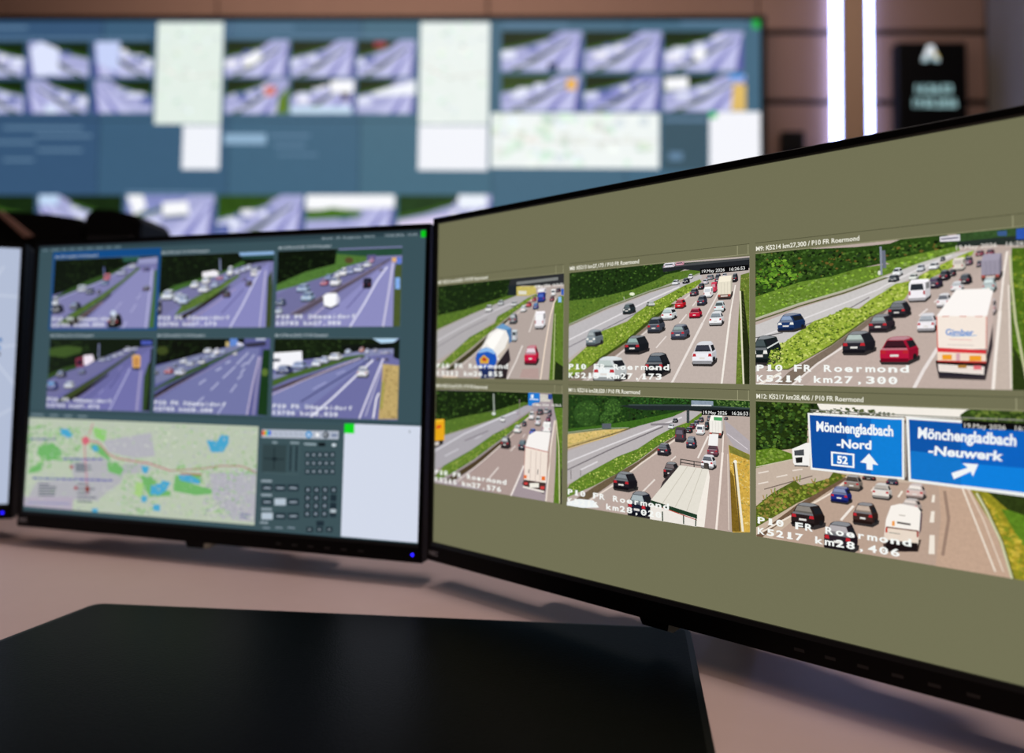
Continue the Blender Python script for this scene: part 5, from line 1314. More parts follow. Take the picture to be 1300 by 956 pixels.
('p','8a92a0',0,[402.4,106.2,402.0,104.5,400.7,103.2,398.9,102.6,397.1,103.0,395.8,104.2,395.2,106.0,395.6,107.7,396.9,109.0,398.6,109.6,400.5,109.2,401.8,107.9]),
('p','eef0f4',0,[401.5,106.2,401.2,104.8,400.2,103.8,398.9,103.4,397.5,103.7,396.5,104.7,396.1,106.0,396.4,107.4,397.4,108.4,398.7,108.8,400.0,108.5,401.1,107.5]),
('p','3a424c',0,[412.9,106.5,412.4,104.6,411.0,103.1,409.1,102.5,407.1,103.0,405.6,104.3,405.0,106.2,405.5,108.1,406.9,109.5,408.8,110.1,410.8,109.7,412.3,108.3]),
('p','c8d0d8',0,[410.0,106.7,409.8,106.0,409.3,105.6,408.6,105.4,407.9,105.5,407.4,105.9,407.2,106.6,407.3,107.2,407.8,107.7,408.5,107.9,409.3,107.7,409.8,107.3]),
('p','7c88a4',0,[415.4,108.1,422.5,108.4,422.6,104.6,415.6,104.4]),
('p','324448',0.02,[331.9,93.4,361.9,93.9,362.0,64.0,331.8,63.6]),
('l','4a6064',0.8,[334.3,62.9,377.5,62.8]),
('l','16242a',0.96,[346.6,90.8,347.0,66.4]),
('l','16242a',0.96,[334.1,78.0,359.5,78.2]),
('p','16242a',0,[344.7,79.8,349.7,80.0,349.8,76.2,344.8,76.0]),
('l','1c2a32',2.07,[367.1,93.3,367.2,65.9]),
('l','4a6064',0.64,[370.4,93.4,370.6,64.8]),
('l','1c2a32',2.07,[374.4,93.6,374.5,66.2]),
('l','4a6064',0.64,[377.7,93.7,377.8,65.1]),
('l','8ea0a8',1.93,[343.9,95.9,350.0,95.8]),
('l','8ea0a8',1.91,[366.1,96.4,377.0,96.5]),
('l','94a6ae',2.06,[383.0,95.8,397.8,95.8]),
('p','0a1218',0,[400.2,97.8,408.7,98.1,408.9,94.3,400.4,94.0]),
('p','c8d4dc',0,[421.9,96.1,421.6,95.3,420.6,94.6,419.2,94.3,417.7,94.5,416.7,95.1,416.3,95.9,416.6,96.8,417.6,97.5,419.0,97.7,420.4,97.6,421.5,97.0]),
('p','20303a',0,[384.6,87.3,390.8,87.6,391.0,81.3,384.9,81.0]),
('p','92a0aa',0,[386.5,85.5,389.0,85.6,389.1,83.1,386.6,83.0]),
('p','20303a',0,[392.2,87.6,398.3,87.9,398.5,81.6,392.5,81.3]),
('p','92a0aa',0,[394.1,85.8,396.6,85.9,396.7,83.4,394.2,83.3]),
('p','20303a',0,[399.7,88.0,405.8,88.2,406.0,82.0,400.0,81.7]),
('p','92a0aa',0,[401.6,86.2,404.1,86.3,404.2,83.8,401.7,83.6]),
('p','20303a',0,[407.2,88.3,413.2,88.6,413.5,82.3,407.4,82.0]),
('p','92a0aa',0,[409.0,86.5,411.5,86.6,411.6,84.1,409.1,84.0]),
('p','20303a',0,[414.6,88.6,420.6,88.9,420.9,82.6,414.9,82.4]),
('p','92a0aa',0,[416.5,86.8,418.9,86.9,419.0,84.4,416.6,84.3]),
('p','20303a',0,[385.0,78.5,391.1,78.8,391.4,72.5,385.3,72.2]),
('p','92a0aa',0,[386.9,76.7,389.4,76.8,389.5,74.3,387.0,74.1]),
('p','20303a',0,[392.6,78.8,398.6,79.1,398.9,72.8,392.8,72.5]),
('p','92a0aa',0,[394.4,77.0,396.9,77.1,397.0,74.6,394.5,74.5]),
('p','20303a',0,[400.1,79.2,406.1,79.4,406.4,73.2,400.3,72.9]),
('p','92a0aa',0,[401.9,77.4,404.4,77.5,404.5,75.0,402.0,74.9]),
('p','20303a',0,[407.5,79.5,413.6,79.8,413.8,73.5,407.8,73.2]),
('p','92a0aa',0,[409.4,77.7,411.9,77.8,412.0,75.3,409.5,75.2]),
('p','20303a',0,[415.0,79.9,420.9,80.1,421.2,73.9,415.2,73.6]),
('p','92a0aa',0,[416.8,78.1,419.3,78.2,419.4,75.7,416.9,75.6]),
('p','20303a',0,[385.4,69.6,391.5,69.9,391.8,63.6,385.7,63.3]),
('p','92a0aa',0,[387.3,67.8,389.8,68.0,389.9,65.4,387.4,65.3]),
('p','20303a',0,[392.9,70.0,399.0,70.3,399.3,64.0,393.2,63.7]),
('p','92a0aa',0,[394.8,68.2,397.3,68.3,397.4,65.8,394.9,65.7]),
('p','20303a',0,[400.4,70.4,406.5,70.7,406.7,64.4,400.7,64.1]),
('p','92a0aa',0,[402.3,68.6,404.8,68.7,404.9,66.2,402.4,66.1]),
('p','20303a',0,[407.9,70.7,413.9,71.0,414.1,64.8,408.1,64.5]),
('p','92a0aa',0,[409.7,69.0,412.2,69.1,412.3,66.6,409.8,66.5]),
('p','20303a',0,[415.3,71.1,421.3,71.4,421.5,65.2,415.6,64.9]),
('p','92a0aa',0,[417.1,69.3,419.6,69.5,419.7,67.0,417.2,66.8]),
('l','93a2ac',2.4,[331.9,53.6,345.3,54.0]),
('p','22333d',0,[332.5,49.8,346.6,50.6,346.9,43.3,332.8,42.5]),
('l','9aa8b4',1.6,[335.3,46.1,344.2,46.5]),
('p','22333d',0,[348.8,50.7,362.7,51.5,363.1,44.2,349.1,43.4]),
('l','9aa8b4',1.59,[351.5,47.0,360.4,47.4]),
('p','22333d',0,[364.9,51.6,378.7,52.4,379.0,45.1,365.3,44.3]),
('l','9aa8b4',1.58,[367.6,48.0,376.4,48.3]),
('l','93a2ac',2.4,[332.6,38.4,346.0,38.9]),
('p','22333d',0,[333.2,34.6,347.3,35.5,347.6,28.2,333.5,27.3]),
('l','9aa8b4',1.59,[336.0,31.0,344.9,31.4]),
('p','b4c2cf',0,[349.5,35.6,363.4,36.5,363.7,29.2,349.8,28.3]),
('p','22333d',0,[365.6,36.6,379.4,37.4,379.7,30.2,365.9,29.3]),
('l','9aa8b4',1.58,[368.3,33.0,377.0,33.4]),
('l','93a2ac',2.39,[333.4,23.3,346.7,23.8]),
('p','b4c2cf',0,[333.9,19.5,348.0,20.4,348.3,13.1,334.3,12.2]),
('p','22333d',0,[350.2,20.6,364.1,21.5,364.4,14.2,350.5,13.3]),
('l','9aa8b4',1.58,[352.9,16.9,361.7,17.4]),
('p','22333d',0,[366.3,21.6,380.0,22.5,380.3,15.3,366.6,14.4]),
('l','9aa8b4',1.57,[369.0,18.0,377.7,18.5]),
('l','93a2ac',1.91,[332.6,8.7,342.6,9.1]),
('l','7c8c98',1.58,[336.2,3.6,345.4,3.7]),
('l','7c8c98',1.58,[351.7,4.7,360.8,4.9]),
('l','7c8c98',1.57,[367.0,5.8,376.0,5.9]),
('p','1d2c36',0,[386.0,50.4,393.5,50.8,393.8,44.0,386.3,43.5]),
('p','8a98a4',0,[388.4,48.5,391.3,48.7,391.4,45.9,388.6,45.7]),
('p','1d2c36',0,[396.4,51.0,403.9,51.4,404.2,44.6,396.7,44.1]),
('p','8a98a4',0,[398.8,49.1,401.6,49.3,401.8,46.5,398.9,46.3]),
('p','1d2c36',0,[406.7,51.6,414.1,52.0,414.4,45.2,407.0,44.7]),
('p','8a98a4',0,[409.1,49.7,411.9,49.9,412.0,47.1,409.2,46.9]),
('p','1d2c36',0,[416.9,52.2,424.3,52.6,424.6,45.8,417.2,45.3]),
('p','8a98a4',0,[419.3,50.3,422.1,50.4,422.2,47.6,419.4,47.5]),
('p','1d2c36',0,[386.1,41.9,393.6,42.4,393.9,35.5,386.4,35.0]),
('p','8a98a4',0,[388.5,40.0,391.4,40.2,391.5,37.4,388.7,37.2]),
('p','1d2c36',0,[396.5,42.5,403.9,43.0,404.2,36.1,396.8,35.7]),
('p','8a98a4',0,[398.9,40.7,401.7,40.8,401.8,38.0,399.0,37.8]),
('p','1d2c36',0,[406.8,43.2,414.2,43.6,414.5,36.8,407.1,36.3]),
('p','8a98a4',0,[409.2,41.3,412.0,41.4,412.1,38.6,409.3,38.5]),
('p','1d2c36',0,[417.0,43.8,424.4,44.2,424.6,37.4,417.3,36.9]),
('p','1d2c36',0,[386.2,33.5,393.7,33.9,394.0,27.1,386.5,26.6]),
('p','8a98a4',0,[388.6,31.6,391.5,31.7,391.6,28.9,388.7,28.8]),
('p','1d2c36',0,[396.6,34.1,404.0,34.6,404.3,27.7,396.9,27.2]),
('p','8a98a4',0,[399.0,32.2,401.8,32.4,401.9,29.6,399.1,29.4]),
('p','1d2c36',0,[406.9,34.7,414.3,35.2,414.5,28.4,407.1,27.9]),
('p','8a98a4',0,[409.2,32.9,412.0,33.0,412.2,30.3,409.3,30.1]),
('p','1d2c36',0,[417.1,35.4,424.4,35.8,424.7,29.0,417.3,28.6]),
('p','1d2c36',0,[386.3,25.0,393.8,25.5,394.1,18.6,386.6,18.1]),
('p','8a98a4',0,[388.7,23.1,391.6,23.3,391.7,20.5,388.8,20.3]),
('p','1d2c36',0,[396.6,25.7,404.1,26.2,404.4,19.3,396.9,18.8]),
('p','8a98a4',0,[399.0,23.8,401.9,24.0,402.0,21.2,399.2,21.0]),
('p','1d2c36',0,[406.9,26.3,414.3,26.8,414.6,20.0,407.2,19.5]),
('p','8a98a4',0,[409.3,24.5,412.1,24.7,412.2,21.9,409.4,21.7]),
('p','1d2c36',0,[417.1,27.0,424.5,27.5,424.7,20.7,417.4,20.2]),
('p','b0bcc4',0,[417.5,28.6,424.2,29.0,424.3,25.3,417.7,24.9]),
('p','1d2c36',0,[401.4,15.4,410.6,16.0,410.8,10.5,401.7,9.8]),
('p','1d2c36',0,[389.8,8.0,397.8,8.6,398.0,3.3,390.0,2.7]),
('l','90a0a8',1.24,[392.2,5.6,395.4,5.8]),
('p','1d2c36',0,[401.5,8.9,409.5,9.4,409.7,4.2,401.7,3.6]),
('l','90a0a8',1.24,[403.9,6.4,407.1,6.6]),
('p','1d2c36',0,[413.2,9.7,421.0,10.3,421.2,5.0,413.4,4.5]),
('l','90a0a8',1.23,[415.5,7.2,418.7,7.5])]}
WALL_TILES = [
([-3759, 1964, -3349, 2205], [
('p','a9acd8',0.05,[-3349,2206,-3771,2205,-3759,1964,-3338,1964]),
('p','c2c4ec',0.04,[-3486,1964,-3705,2157,-3769,2169,-3759,1964]),
('p','14280f',0.3,[-3349,2206,-3665,2205,-3600,2171,-3472,2133,-3344,2104]),
('p','3c6420',0.2,[-3344,2104,-3472,2133,-3609,2174,-3600,2157,-3471,2114,-3344,2085]),
('p','46562c',0.2,[-3380,1964,-3467,2017,-3597,2094,-3709,2157,-3717,2152,-3604,2080,-3491,1998,-3431,1964]),
('p','7c7ec0',0.03,[-3570,1964,-3659,2072,-3735,2157,-3747,2157,-3679,2060,-3616,1964]),
('p','f4f4ff',0,[-3468,2106,-3527,2110,-3526,2076,-3466,2076]),
('p','e8ecff',0,[-3364,2066,-3445,2070,-3443,2024,-3362,2024]),
('p','d8dcf8',0,[-3352,2094,-3436,2098,-3434,2050,-3350,2050]),
('p','e8ecff',0,[-3558,2124,-3598,2126,-3597,2103,-3557,2103]),
('p','f4f4ff',0,[-3468,2108,-3528,2111,-3526,2077,-3467,2077]),
('p','5a5ca4',0.0,[-3717,1964,-3756,2169,-3769,2169,-3759,1964]),
('p','d0d4f4',0,[-3353,2003,-3592,2002,-3592,1990,-3352,1991])]),
([-3322, 1964, -2901, 2206], [
('p','a9acd8',0.05,[-2901,2206,-3332,2206,-3322,1964,-2892,1965]),
('p','c2c4ec',0.04,[-3042,1965,-3265,2157,-3330,2169,-3322,1964]),
('p','14280f',0.3,[-2901,2206,-3224,2206,-3158,2172,-3027,2134,-2897,2105]),
('p','3c6420',0.2,[-2897,2105,-3027,2134,-3167,2174,-3158,2157,-3026,2114,-2896,2086]),
('p','46562c',0.2,[-2935,1965,-3023,2018,-3155,2095,-3270,2157,-3278,2152,-3163,2080,-3048,1999,-2986,1965]),
('p','7c7ec0',0.03,[-3128,1965,-3219,2073,-3296,2157,-3308,2157,-3240,2061,-3175,1965]),
('p','5c6aa8',0,[-3031,2136,-3090,2139,-3089,2106,-3030,2106]),
('p','f4f4ff',0,[-3218,2170,-3237,2172,-3237,2161,-3217,2161]),
('p','5a5ca4',0.0,[-3278,1965,-3318,2169,-3330,2169,-3322,1964]),
('p','d0d4f4',0,[-2906,2004,-3151,2003,-3150,1991,-2906,1992]),
('p','dfe6ff',0,[-3114,2157,-3246,2206,-3308,2157,-3279,1977,-3107,1977])]),
([-2864, 1965, -2461, 2206], [
('p','a9acd8',0.05,[-2461,2206,-2873,2206,-2864,1965,-2453,1966]),
('p','c2c4ec',0.04,[-2596,1966,-2810,2158,-2872,2170,-2864,1965]),
('p','14280f',0.3,[-2461,2206,-2770,2206,-2707,2172,-2582,2134,-2458,2105]),
('p','3c6420',0.2,[-2458,2105,-2582,2134,-2715,2175,-2706,2158,-2581,2115,-2457,2086]),
('p','46562c',0.2,[-2494,1966,-2578,2019,-2704,2095,-2814,2158,-2822,2153,-2712,2081,-2602,2000,-2543,1966]),
('p','7c7ec0',0.03,[-2679,1966,-2765,2074,-2838,2158,-2851,2158,-2785,2062,-2724,1966]),
('p','e8ecff',0,[-2625,2122,-2673,2124,-2672,2096,-2624,2096]),
('p','f4f4ff',0,[-2475,2083,-2555,2088,-2553,2041,-2473,2041]),
('p','5c6aa8',0,[-2746,2180,-2769,2181,-2768,2168,-2746,2168]),
('p','e8ecff',0,[-2520,2114,-2590,2118,-2589,2077,-2518,2077]),
('p','e8ecff',0,[-2443,2078,-2530,2083,-2528,2032,-2441,2033]),
('p','5c6aa8',0,[-2508,2101,-2581,2105,-2579,2063,-2507,2063]),
('p','f4f4ff',0,[-2640,2152,-2685,2155,-2684,2128,-2639,2128]),
('p','5a5ca4',0.0,[-2823,1966,-2860,2170,-2872,2170,-2864,1965]),
('p','d0d4f4',0,[-2466,2005,-2701,2004,-2700,1992,-2466,1993]),
('p','c8d4fa',0,[-2688,2206,-2853,2206,-2847,2062,-2700,1990])]),
([-3747, 1712, -3343, 1942], [
('p','a9acd8',0.05,[-3343,1942,-3758,1941,-3747,1712,-3333,1713]),
('p','c2c4ec',0.04,[-3478,1713,-3694,1895,-3756,1907,-3747,1712]),
('p','14280f',0.3,[-3343,1942,-3654,1941,-3590,1909,-3464,1873,-3339,1846]),
('p','3c6420',0.2,[-3339,1846,-3464,1873,-3599,1912,-3590,1896,-3464,1855,-3338,1828]),
('p','46562c',0.2,[-3374,1713,-3459,1763,-3587,1836,-3698,1895,-3706,1891,-3595,1822,-3483,1745,-3424,1713]),
('p','7c7ec0',0.03,[-3561,1712,-3648,1815,-3723,1895,-3735,1895,-3668,1804,-3606,1712]),
('p','d8dcf8',0,[-3654,1908,-3672,1908,-3671,1899,-3654,1899]),
('p','d8dcf8',0,[-3615,1894,-3641,1896,-3640,1882,-3614,1882]),
('p','5c6aa8',0,[-3389,1819,-3462,1823,-3460,1782,-3387,1782]),
('p','e8ecff',0,[-3559,1868,-3596,1870,-3596,1850,-3558,1850]),
('p','5c6aa8',0,[-3589,1902,-3620,1904,-3619,1886,-3588,1886]),
('p','d8dcf8',0,[-3441,1847,-3503,1850,-3502,1815,-3439,1816]),
('p','5a5ca4',0.0,[-3706,1712,-3744,1907,-3756,1907,-3747,1712]),
('p','d0d4f4',0,[-3347,1750,-3583,1749,-3582,1738,-3346,1738])]),
([-3316, 1713, -2902, 1943], [
('p','a9acd8',0.05,[-2902,1943,-3326,1942,-3316,1713,-2893,1715]),
('p','c2c4ec',0.04,[-3041,1714,-3260,1896,-3325,1908,-3316,1713]),
('p','14280f',0.3,[-2902,1943,-3220,1942,-3155,1910,-3026,1874,-2898,1847]),
('p','3c6420',0.2,[-2898,1847,-3026,1874,-3164,1913,-3154,1897,-3026,1856,-2897,1829]),
('p','46562c',0.2,[-2935,1715,-3022,1765,-3152,1837,-3265,1896,-3273,1892,-3160,1824,-3046,1746,-2986,1714]),
('p','7c7ec0',0.03,[-3126,1714,-3215,1816,-3290,1896,-3303,1896,-3235,1805,-3172,1714]),
('p','5c6aa8',0,[-2952,1825,-3026,1828,-3025,1788,-2950,1788]),
('p','e8ecff',0,[-3002,1834,-3066,1838,-3065,1803,-3001,1803]),
('p','5c6aa8',0,[-3092,1866,-3137,1868,-3136,1844,-3091,1844]),
('p','d8dcf8',0,[-3047,1846,-3101,1849,-3100,1819,-3046,1819]),
('p','e8ecff',0,[-2901,1816,-2986,1820,-2985,1774,-2899,1774]),
('p','5c6aa8',0,[-2959,1830,-3032,1834,-3031,1795,-2958,1795]),
('p','5a5ca4',0.0,[-3274,1714,-3312,1908,-3325,1908,-3316,1713]),
('p','d0d4f4',0,[-2907,1751,-3148,1750,-3148,1739,-2907,1740]),
('p','dce8ff',0,[-3106,1760,-3192,1771,-3189,1714,-3104,1714])]),
([-2854, 1715, -2457, 1944], [
('p','a9acd8',0.05,[-2457,1944,-2863,1943,-2854,1715,-2449,1716]),
('p','c2c4ec',0.04,[-2591,1716,-2800,1898,-2862,1909,-2854,1715]),
('p','14280f',0.3,[-2457,1944,-2761,1943,-2699,1912,-2576,1875,-2454,1848]),
('p','3c6420',0.2,[-2454,1848,-2576,1875,-2708,1914,-2699,1898,-2576,1857,-2453,1830]),
('p','7c7ec0',0.03,[-2672,1716,-2757,1818,-2829,1898,-2841,1898,-2776,1806,-2716,1715]),
('p','5c6aa8',0,[-2737,1910,-2759,1912,-2759,1899,-2736,1899]),
('p','5c6aa8',0,[-2452,1829,-2534,1833,-2533,1787,-2450,1787]),
('p','d8dcf8',0,[-2634,1874,-2678,1877,-2677,1852,-2633,1852]),
('p','5c6aa8',0,[-2612,1870,-2660,1872,-2660,1845,-2611,1845]),
('p','e8ecff',0,[-2580,1852,-2635,1855,-2634,1823,-2578,1824]),
('p','d8dcf8',0,[-2512,1854,-2582,1857,-2581,1818,-2511,1818]),
('p','5c6aa8',0,[-2770,1902,-2785,1903,-2784,1894,-2769,1894]),
('p','d8dcf8',0,[-2662,1872,-2700,1874,-2700,1853,-2661,1853]),
('p','5c6aa8',0,[-2448,1815,-2531,1820,-2530,1773,-2446,1773]),
('p','5a5ca4',0.0,[-2814,1715,-2849,1909,-2862,1909,-2854,1715]),
('p','d0d4f4',0,[-2463,1753,-2693,1752,-2693,1741,-2462,1741])]),
([-1966, 1967, -1532, 2218], [
('p','a9acd8',0.05,[-1974,2218,-1532,2218,-1526,1968,-1966,1967]),
('p','c2c4ec',0.04,[-1812,1968,-1597,2168,-1531,2181,-1526,1968]),
('p','14280f',0.3,[-1974,2218,-1642,2218,-1708,2183,-1839,2143,-1970,2112]),
('p','3c6420',0.2,[-1970,2112,-1839,2143,-1699,2185,-1707,2168,-1838,2123,-1970,2092]),
('p','46562c',0.2,[-1922,1967,-1835,2023,-1705,2103,-1593,2168,-1584,2163,-1696,2088,-1808,2003,-1869,1968]),
('p','7c7ec0',0.03,[-1724,1968,-1639,2080,-1566,2168,-1553,2168,-1616,2068,-1675,1968]),
('p','f4f4ff',0,[-1967,2076,-1877,2081,-1876,2031,-1965,2030]),
('p','d8dcf8',0,[-1636,2186,-1618,2187,-1618,2177,-1635,2177]),
('p','5c6aa8',0,[-1797,2137,-1745,2140,-1744,2110,-1796,2110]),
('p','5c6aa8',0,[-1841,2144,-1780,2147,-1778,2112,-1840,2112]),
('p','5a5ca4',0.0,[-1570,1968,-1545,2181,-1531,2181,-1526,1968]),
('p','d0d4f4',0,[-1954,2007,-1703,2008,-1702,1995,-1954,1995]),
('p','fbfcff',0,[-1846,2093,-1751,2143,-1706,2118,-1748,2055,-1836,2030])]),
([-1515, 1968, -1082, 2218], [
('p','a9acd8',0.05,[-1521,2218,-1082,2218,-1077,1969,-1515,1968]),
('p','c2c4ec',0.04,[-1361,1969,-1147,2168,-1081,2181,-1077,1969]),
('p','14280f',0.3,[-1521,2218,-1192,2218,-1257,2183,-1388,2143,-1519,2113]),
('p','3c6420',0.2,[-1519,2113,-1388,2143,-1248,2186,-1256,2168,-1387,2123,-1518,2093]),
('p','46562c',0.2,[-1471,1968,-1384,2023,-1255,2103,-1142,2168,-1134,2164,-1246,2088,-1358,2004,-1418,1968]),
('p','7c7ec0',0.03,[-1274,1969,-1189,2081,-1116,2168,-1103,2168,-1166,2069,-1225,1969]),
('p','d8dcf8',0,[-1223,2155,-1197,2156,-1197,2142,-1223,2142]),
('p','f4f4ff',0,[-1405,2108,-1340,2111,-1339,2074,-1404,2074]),
('p','d8dcf8',0,[-1539,2084,-1445,2089,-1444,2036,-1538,2036]),
('p','d8dcf8',0,[-1396,2108,-1333,2112,-1332,2076,-1395,2076]),
('p','5c6aa8',0,[-1340,2138,-1289,2140,-1288,2112,-1339,2112]),
('p','d8dcf8',0,[-1395,2110,-1332,2114,-1332,2078,-1394,2078]),
('p','5a5ca4',0.0,[-1120,1969,-1094,2181,-1081,2181,-1077,1969]),
('p','d0d4f4',0,[-1503,2008,-1253,2009,-1252,1996,-1502,1996])]),
([-1066, 1969, -672, 2219], [
('p','a9acd8',0.05,[-1071,2218,-672,2219,-668,1970,-1066,1969]),
('p','c2c4ec',0.04,[-926,1970,-731,2169,-672,2181,-668,1970]),
('p','14280f',0.3,[-1071,2218,-772,2219,-831,2184,-950,2144,-1069,2114]),
('p','3c6420',0.2,[-1069,2114,-950,2144,-823,2186,-831,2169,-949,2124,-1068,2094]),
('p','46562c',0.2,[-1026,1969,-947,2024,-829,2104,-727,2169,-719,2164,-821,2089,-923,2004,-978,1969]),
('p','7c7ec0',0.03,[-847,1970,-769,2082,-703,2169,-691,2169,-749,2069,-803,1970]),
('p','5c6aa8',0,[-1088,2081,-1002,2087,-1001,2034,-1087,2033]),
('p','d8dcf8',0,[-1089,2088,-1003,2094,-1002,2040,-1088,2040]),
('p','5c6aa8',0,[-1019,2107,-948,2112,-947,2068,-1018,2067]),
('p','5a5ca4',0.0,[-708,1970,-684,2181,-672,2181,-668,1970]),
('p','d0d4f4',0,[-1055,2009,-828,2010,-827,1997,-1054,1997]),
('p','a03c48',0,[-951,2206,-871,2206,-871,2169,-950,2169])]),
([-1958, 1713, -1525, 1952], [
('p','a9acd8',0.05,[-1965,1951,-1525,1952,-1519,1714,-1958,1712]),
('p','c2c4ec',0.04,[-1804,1713,-1590,1904,-1524,1916,-1519,1714]),
('p','14280f',0.3,[-1965,1951,-1635,1951,-1700,1918,-1831,1880,-1962,1850]),
('p','3c6420',0.2,[-1962,1850,-1831,1880,-1691,1920,-1700,1904,-1830,1860,-1962,1832]),
('p','46562c',0.2,[-1914,1713,-1828,1765,-1698,1842,-1585,1904,-1576,1899,-1689,1828,-1801,1746,-1861,1713]),
('p','7c7ec0',0.03,[-1716,1713,-1632,1820,-1559,1904,-1546,1904,-1609,1809,-1668,1714]),
('p','e8ecff',0,[-1704,1916,-1671,1918,-1670,1900,-1704,1900]),
('p','d8dcf8',0,[-1824,1852,-1764,1855,-1763,1823,-1823,1822]),
('p','e8ecff',0,[-1905,1853,-1828,1858,-1826,1816,-1904,1816]),
('p','5c6aa8',0,[-1890,1855,-1816,1859,-1815,1819,-1889,1819]),
('p','f4f4ff',0,[-1735,1872,-1694,1874,-1694,1852,-1734,1852]),
('p','5c6aa8',0,[-1863,1838,-1795,1842,-1794,1805,-1862,1805]),
('p','5c6aa8',0,[-1762,1873,-1716,1876,-1715,1851,-1761,1851]),
('p','5a5ca4',0.0,[-1563,1714,-1538,1916,-1524,1916,-1519,1714]),
('p','d0d4f4',0,[-1946,1751,-1695,1751,-1695,1740,-1946,1739]),
('p','d87868',0,[-1691,1892,-1621,1904,-1610,1844,-1680,1832]),
('p','5c7c1c',0.2,[-1588,1833,-1524,1904,-1519,1714,-1607,1714])]),
([-1508, 1714, -1076, 1953], [
('p','a9acd8',0.05,[-1514,1952,-1076,1953,-1071,1716,-1508,1714]),
('p','c2c4ec',0.04,[-1355,1715,-1141,1905,-1075,1917,-1071,1716]),
('p','14280f',0.3,[-1514,1952,-1186,1952,-1250,1919,-1381,1881,-1512,1852]),
('p','3c6420',0.2,[-1512,1852,-1381,1881,-1242,1921,-1250,1905,-1380,1862,-1511,1833]),
('p','46562c',0.2,[-1464,1714,-1378,1767,-1249,1843,-1136,1905,-1128,1900,-1240,1829,-1351,1748,-1412,1714]),
('p','7c7ec0',0.03,[-1267,1715,-1182,1822,-1110,1905,-1097,1905,-1160,1810,-1219,1715]),
('p','d8dcf8',0,[-1471,1857,-1390,1861,-1389,1818,-1470,1818]),
('p','f4f4ff',0,[-1465,1824,-1386,1828,-1384,1785,-1464,1785]),
('p','e8ecff',0,[-1359,1888,-1303,1892,-1302,1861,-1358,1861]),
('p','d8dcf8',0,[-1235,1920,-1205,1922,-1205,1906,-1234,1906]),
('p','5c6aa8',0,[-1270,1910,-1233,1912,-1232,1892,-1269,1892]),
('p','d8dcf8',0,[-1249,1897,-1216,1899,-1216,1881,-1249,1881]),
('p','f4f4ff',0,[-1306,1903,-1261,1906,-1260,1881,-1305,1881]),
('p','e8ecff',0,[-1175,1911,-1158,1912,-1158,1903,-1175,1903]),
('p','5a5ca4',0.0,[-1114,1716,-1088,1917,-1075,1917,-1071,1716]),
('p','d0d4f4',0,[-1496,1752,-1246,1753,-1246,1741,-1496,1740]),
('p','fbfcff',0,[-1242,1940,-1085,1941,-1083,1858,-1240,1857]),
('p','2c1840',0,[-1170,1858,-1109,1858,-1117,1805,-1160,1805]),
('p','c8e0f4',0,[-1509,1762,-1094,1763,-1093,1716,-1508,1714])]),
([-1060, 1716, -667, 1954], [
('p','a9acd8',0.05,[-1065,1953,-667,1954,-663,1717,-1060,1716]),
('p','c2c4ec',0.04,[-921,1716,-726,1906,-667,1918,-663,1717]),
('p','14280f',0.3,[-1065,1953,-767,1953,-826,1920,-944,1882,-1063,1853]),
('p','3c6420',0.2,[-1063,1853,-944,1882,-818,1922,-825,1906,-944,1863,-1063,1834]),
('p','7c7ec0',0.03,[-841,1716,-764,1823,-698,1906,-686,1906,-744,1811,-798,1717]),
('p','d8dcf8',0,[-1034,1828,-959,1833,-958,1788,-1033,1788]),
('p','e8ecff',0,[-1056,1822,-977,1827,-976,1779,-1056,1779]),
('p','5a5ca4',0.0,[-703,1717,-679,1918,-667,1918,-663,1717]),
('p','d0d4f4',0,[-1049,1754,-822,1754,-822,1742,-1049,1742]),
('p','f4f8ff',0,[-964,1858,-667,1942,-665,1847,-943,1834])]),
([-93, 2010, 443, 2280], [
('p','a9acd8',0.05,[-97,2280,443,2280,446,2011,-94,2010]),
('p','c2c4ec',0.04,[96,2010,363,2226,444,2240,446,2011]),
('p','14280f',0.3,[-97,2280,309,2280,228,2242,66,2199,-96,2166]),
('p','3c6420',0.2,[-96,2166,66,2199,239,2245,228,2226,67,2177,-95,2145]),
('p','46562c',0.2,[-39,2010,68,2069,229,2156,368,2226,379,2221,240,2140,100,2048,25,2010]),
('p','7c7ec0',0.03,[204,2010,310,2132,401,2226,417,2226,337,2118,263,2010]),
('p','5c6aa8',0,[226,2232,266,2234,267,2213,226,2213]),
('p','5c6aa8',0,[278,2248,308,2249,308,2234,278,2234]),
('p','5c6aa8',0,[79,2178,152,2182,152,2146,79,2146]),
('p','5c6aa8',0,[233,2227,272,2229,273,2210,233,2210]),
('p','e8ecff',0,[-111,2143,3,2149,3,2092,-110,2092]),
('p','5a5ca4',0.0,[392,2011,428,2240,444,2240,446,2011]),
('p','d0d4f4',0,[-78,2053,230,2054,230,2040,-78,2040]),
('p','303c60',0,[219,2064,284,2064,284,2010,220,2010])]),
([462, 2011, 975, 2281], [
('p','a9acd8',0.05,[460,2280,975,2280,976,2012,462,2011]),
('p','c2c4ec',0.04,[642,2011,898,2227,976,2240,976,2012]),
('p','14280f',0.3,[460,2280,847,2280,770,2243,615,2200,460,2167]),
('p','3c6420',0.2,[460,2167,615,2200,780,2245,770,2226,615,2178,461,2145]),
('p','46562c',0.2,[513,2011,616,2070,770,2156,904,2227,914,2221,780,2140,647,2049,575,2011]),
('p','7c7ec0',0.03,[745,2011,847,2132,934,2227,950,2227,873,2119,802,2012]),
('p','f4f4ff',0,[653,2179,717,2182,717,2149,654,2149]),
('p','5c6aa8',0,[589,2188,667,2193,667,2152,590,2152]),
('p','5c6aa8',0,[845,2241,868,2242,868,2231,845,2231]),
('p','e8ecff',0,[588,2171,666,2176,666,2135,589,2135]),
('p','5c6aa8',0,[780,2231,816,2233,816,2214,780,2214]),
('p','d8dcf8',0,[849,2258,870,2259,870,2248,849,2248]),
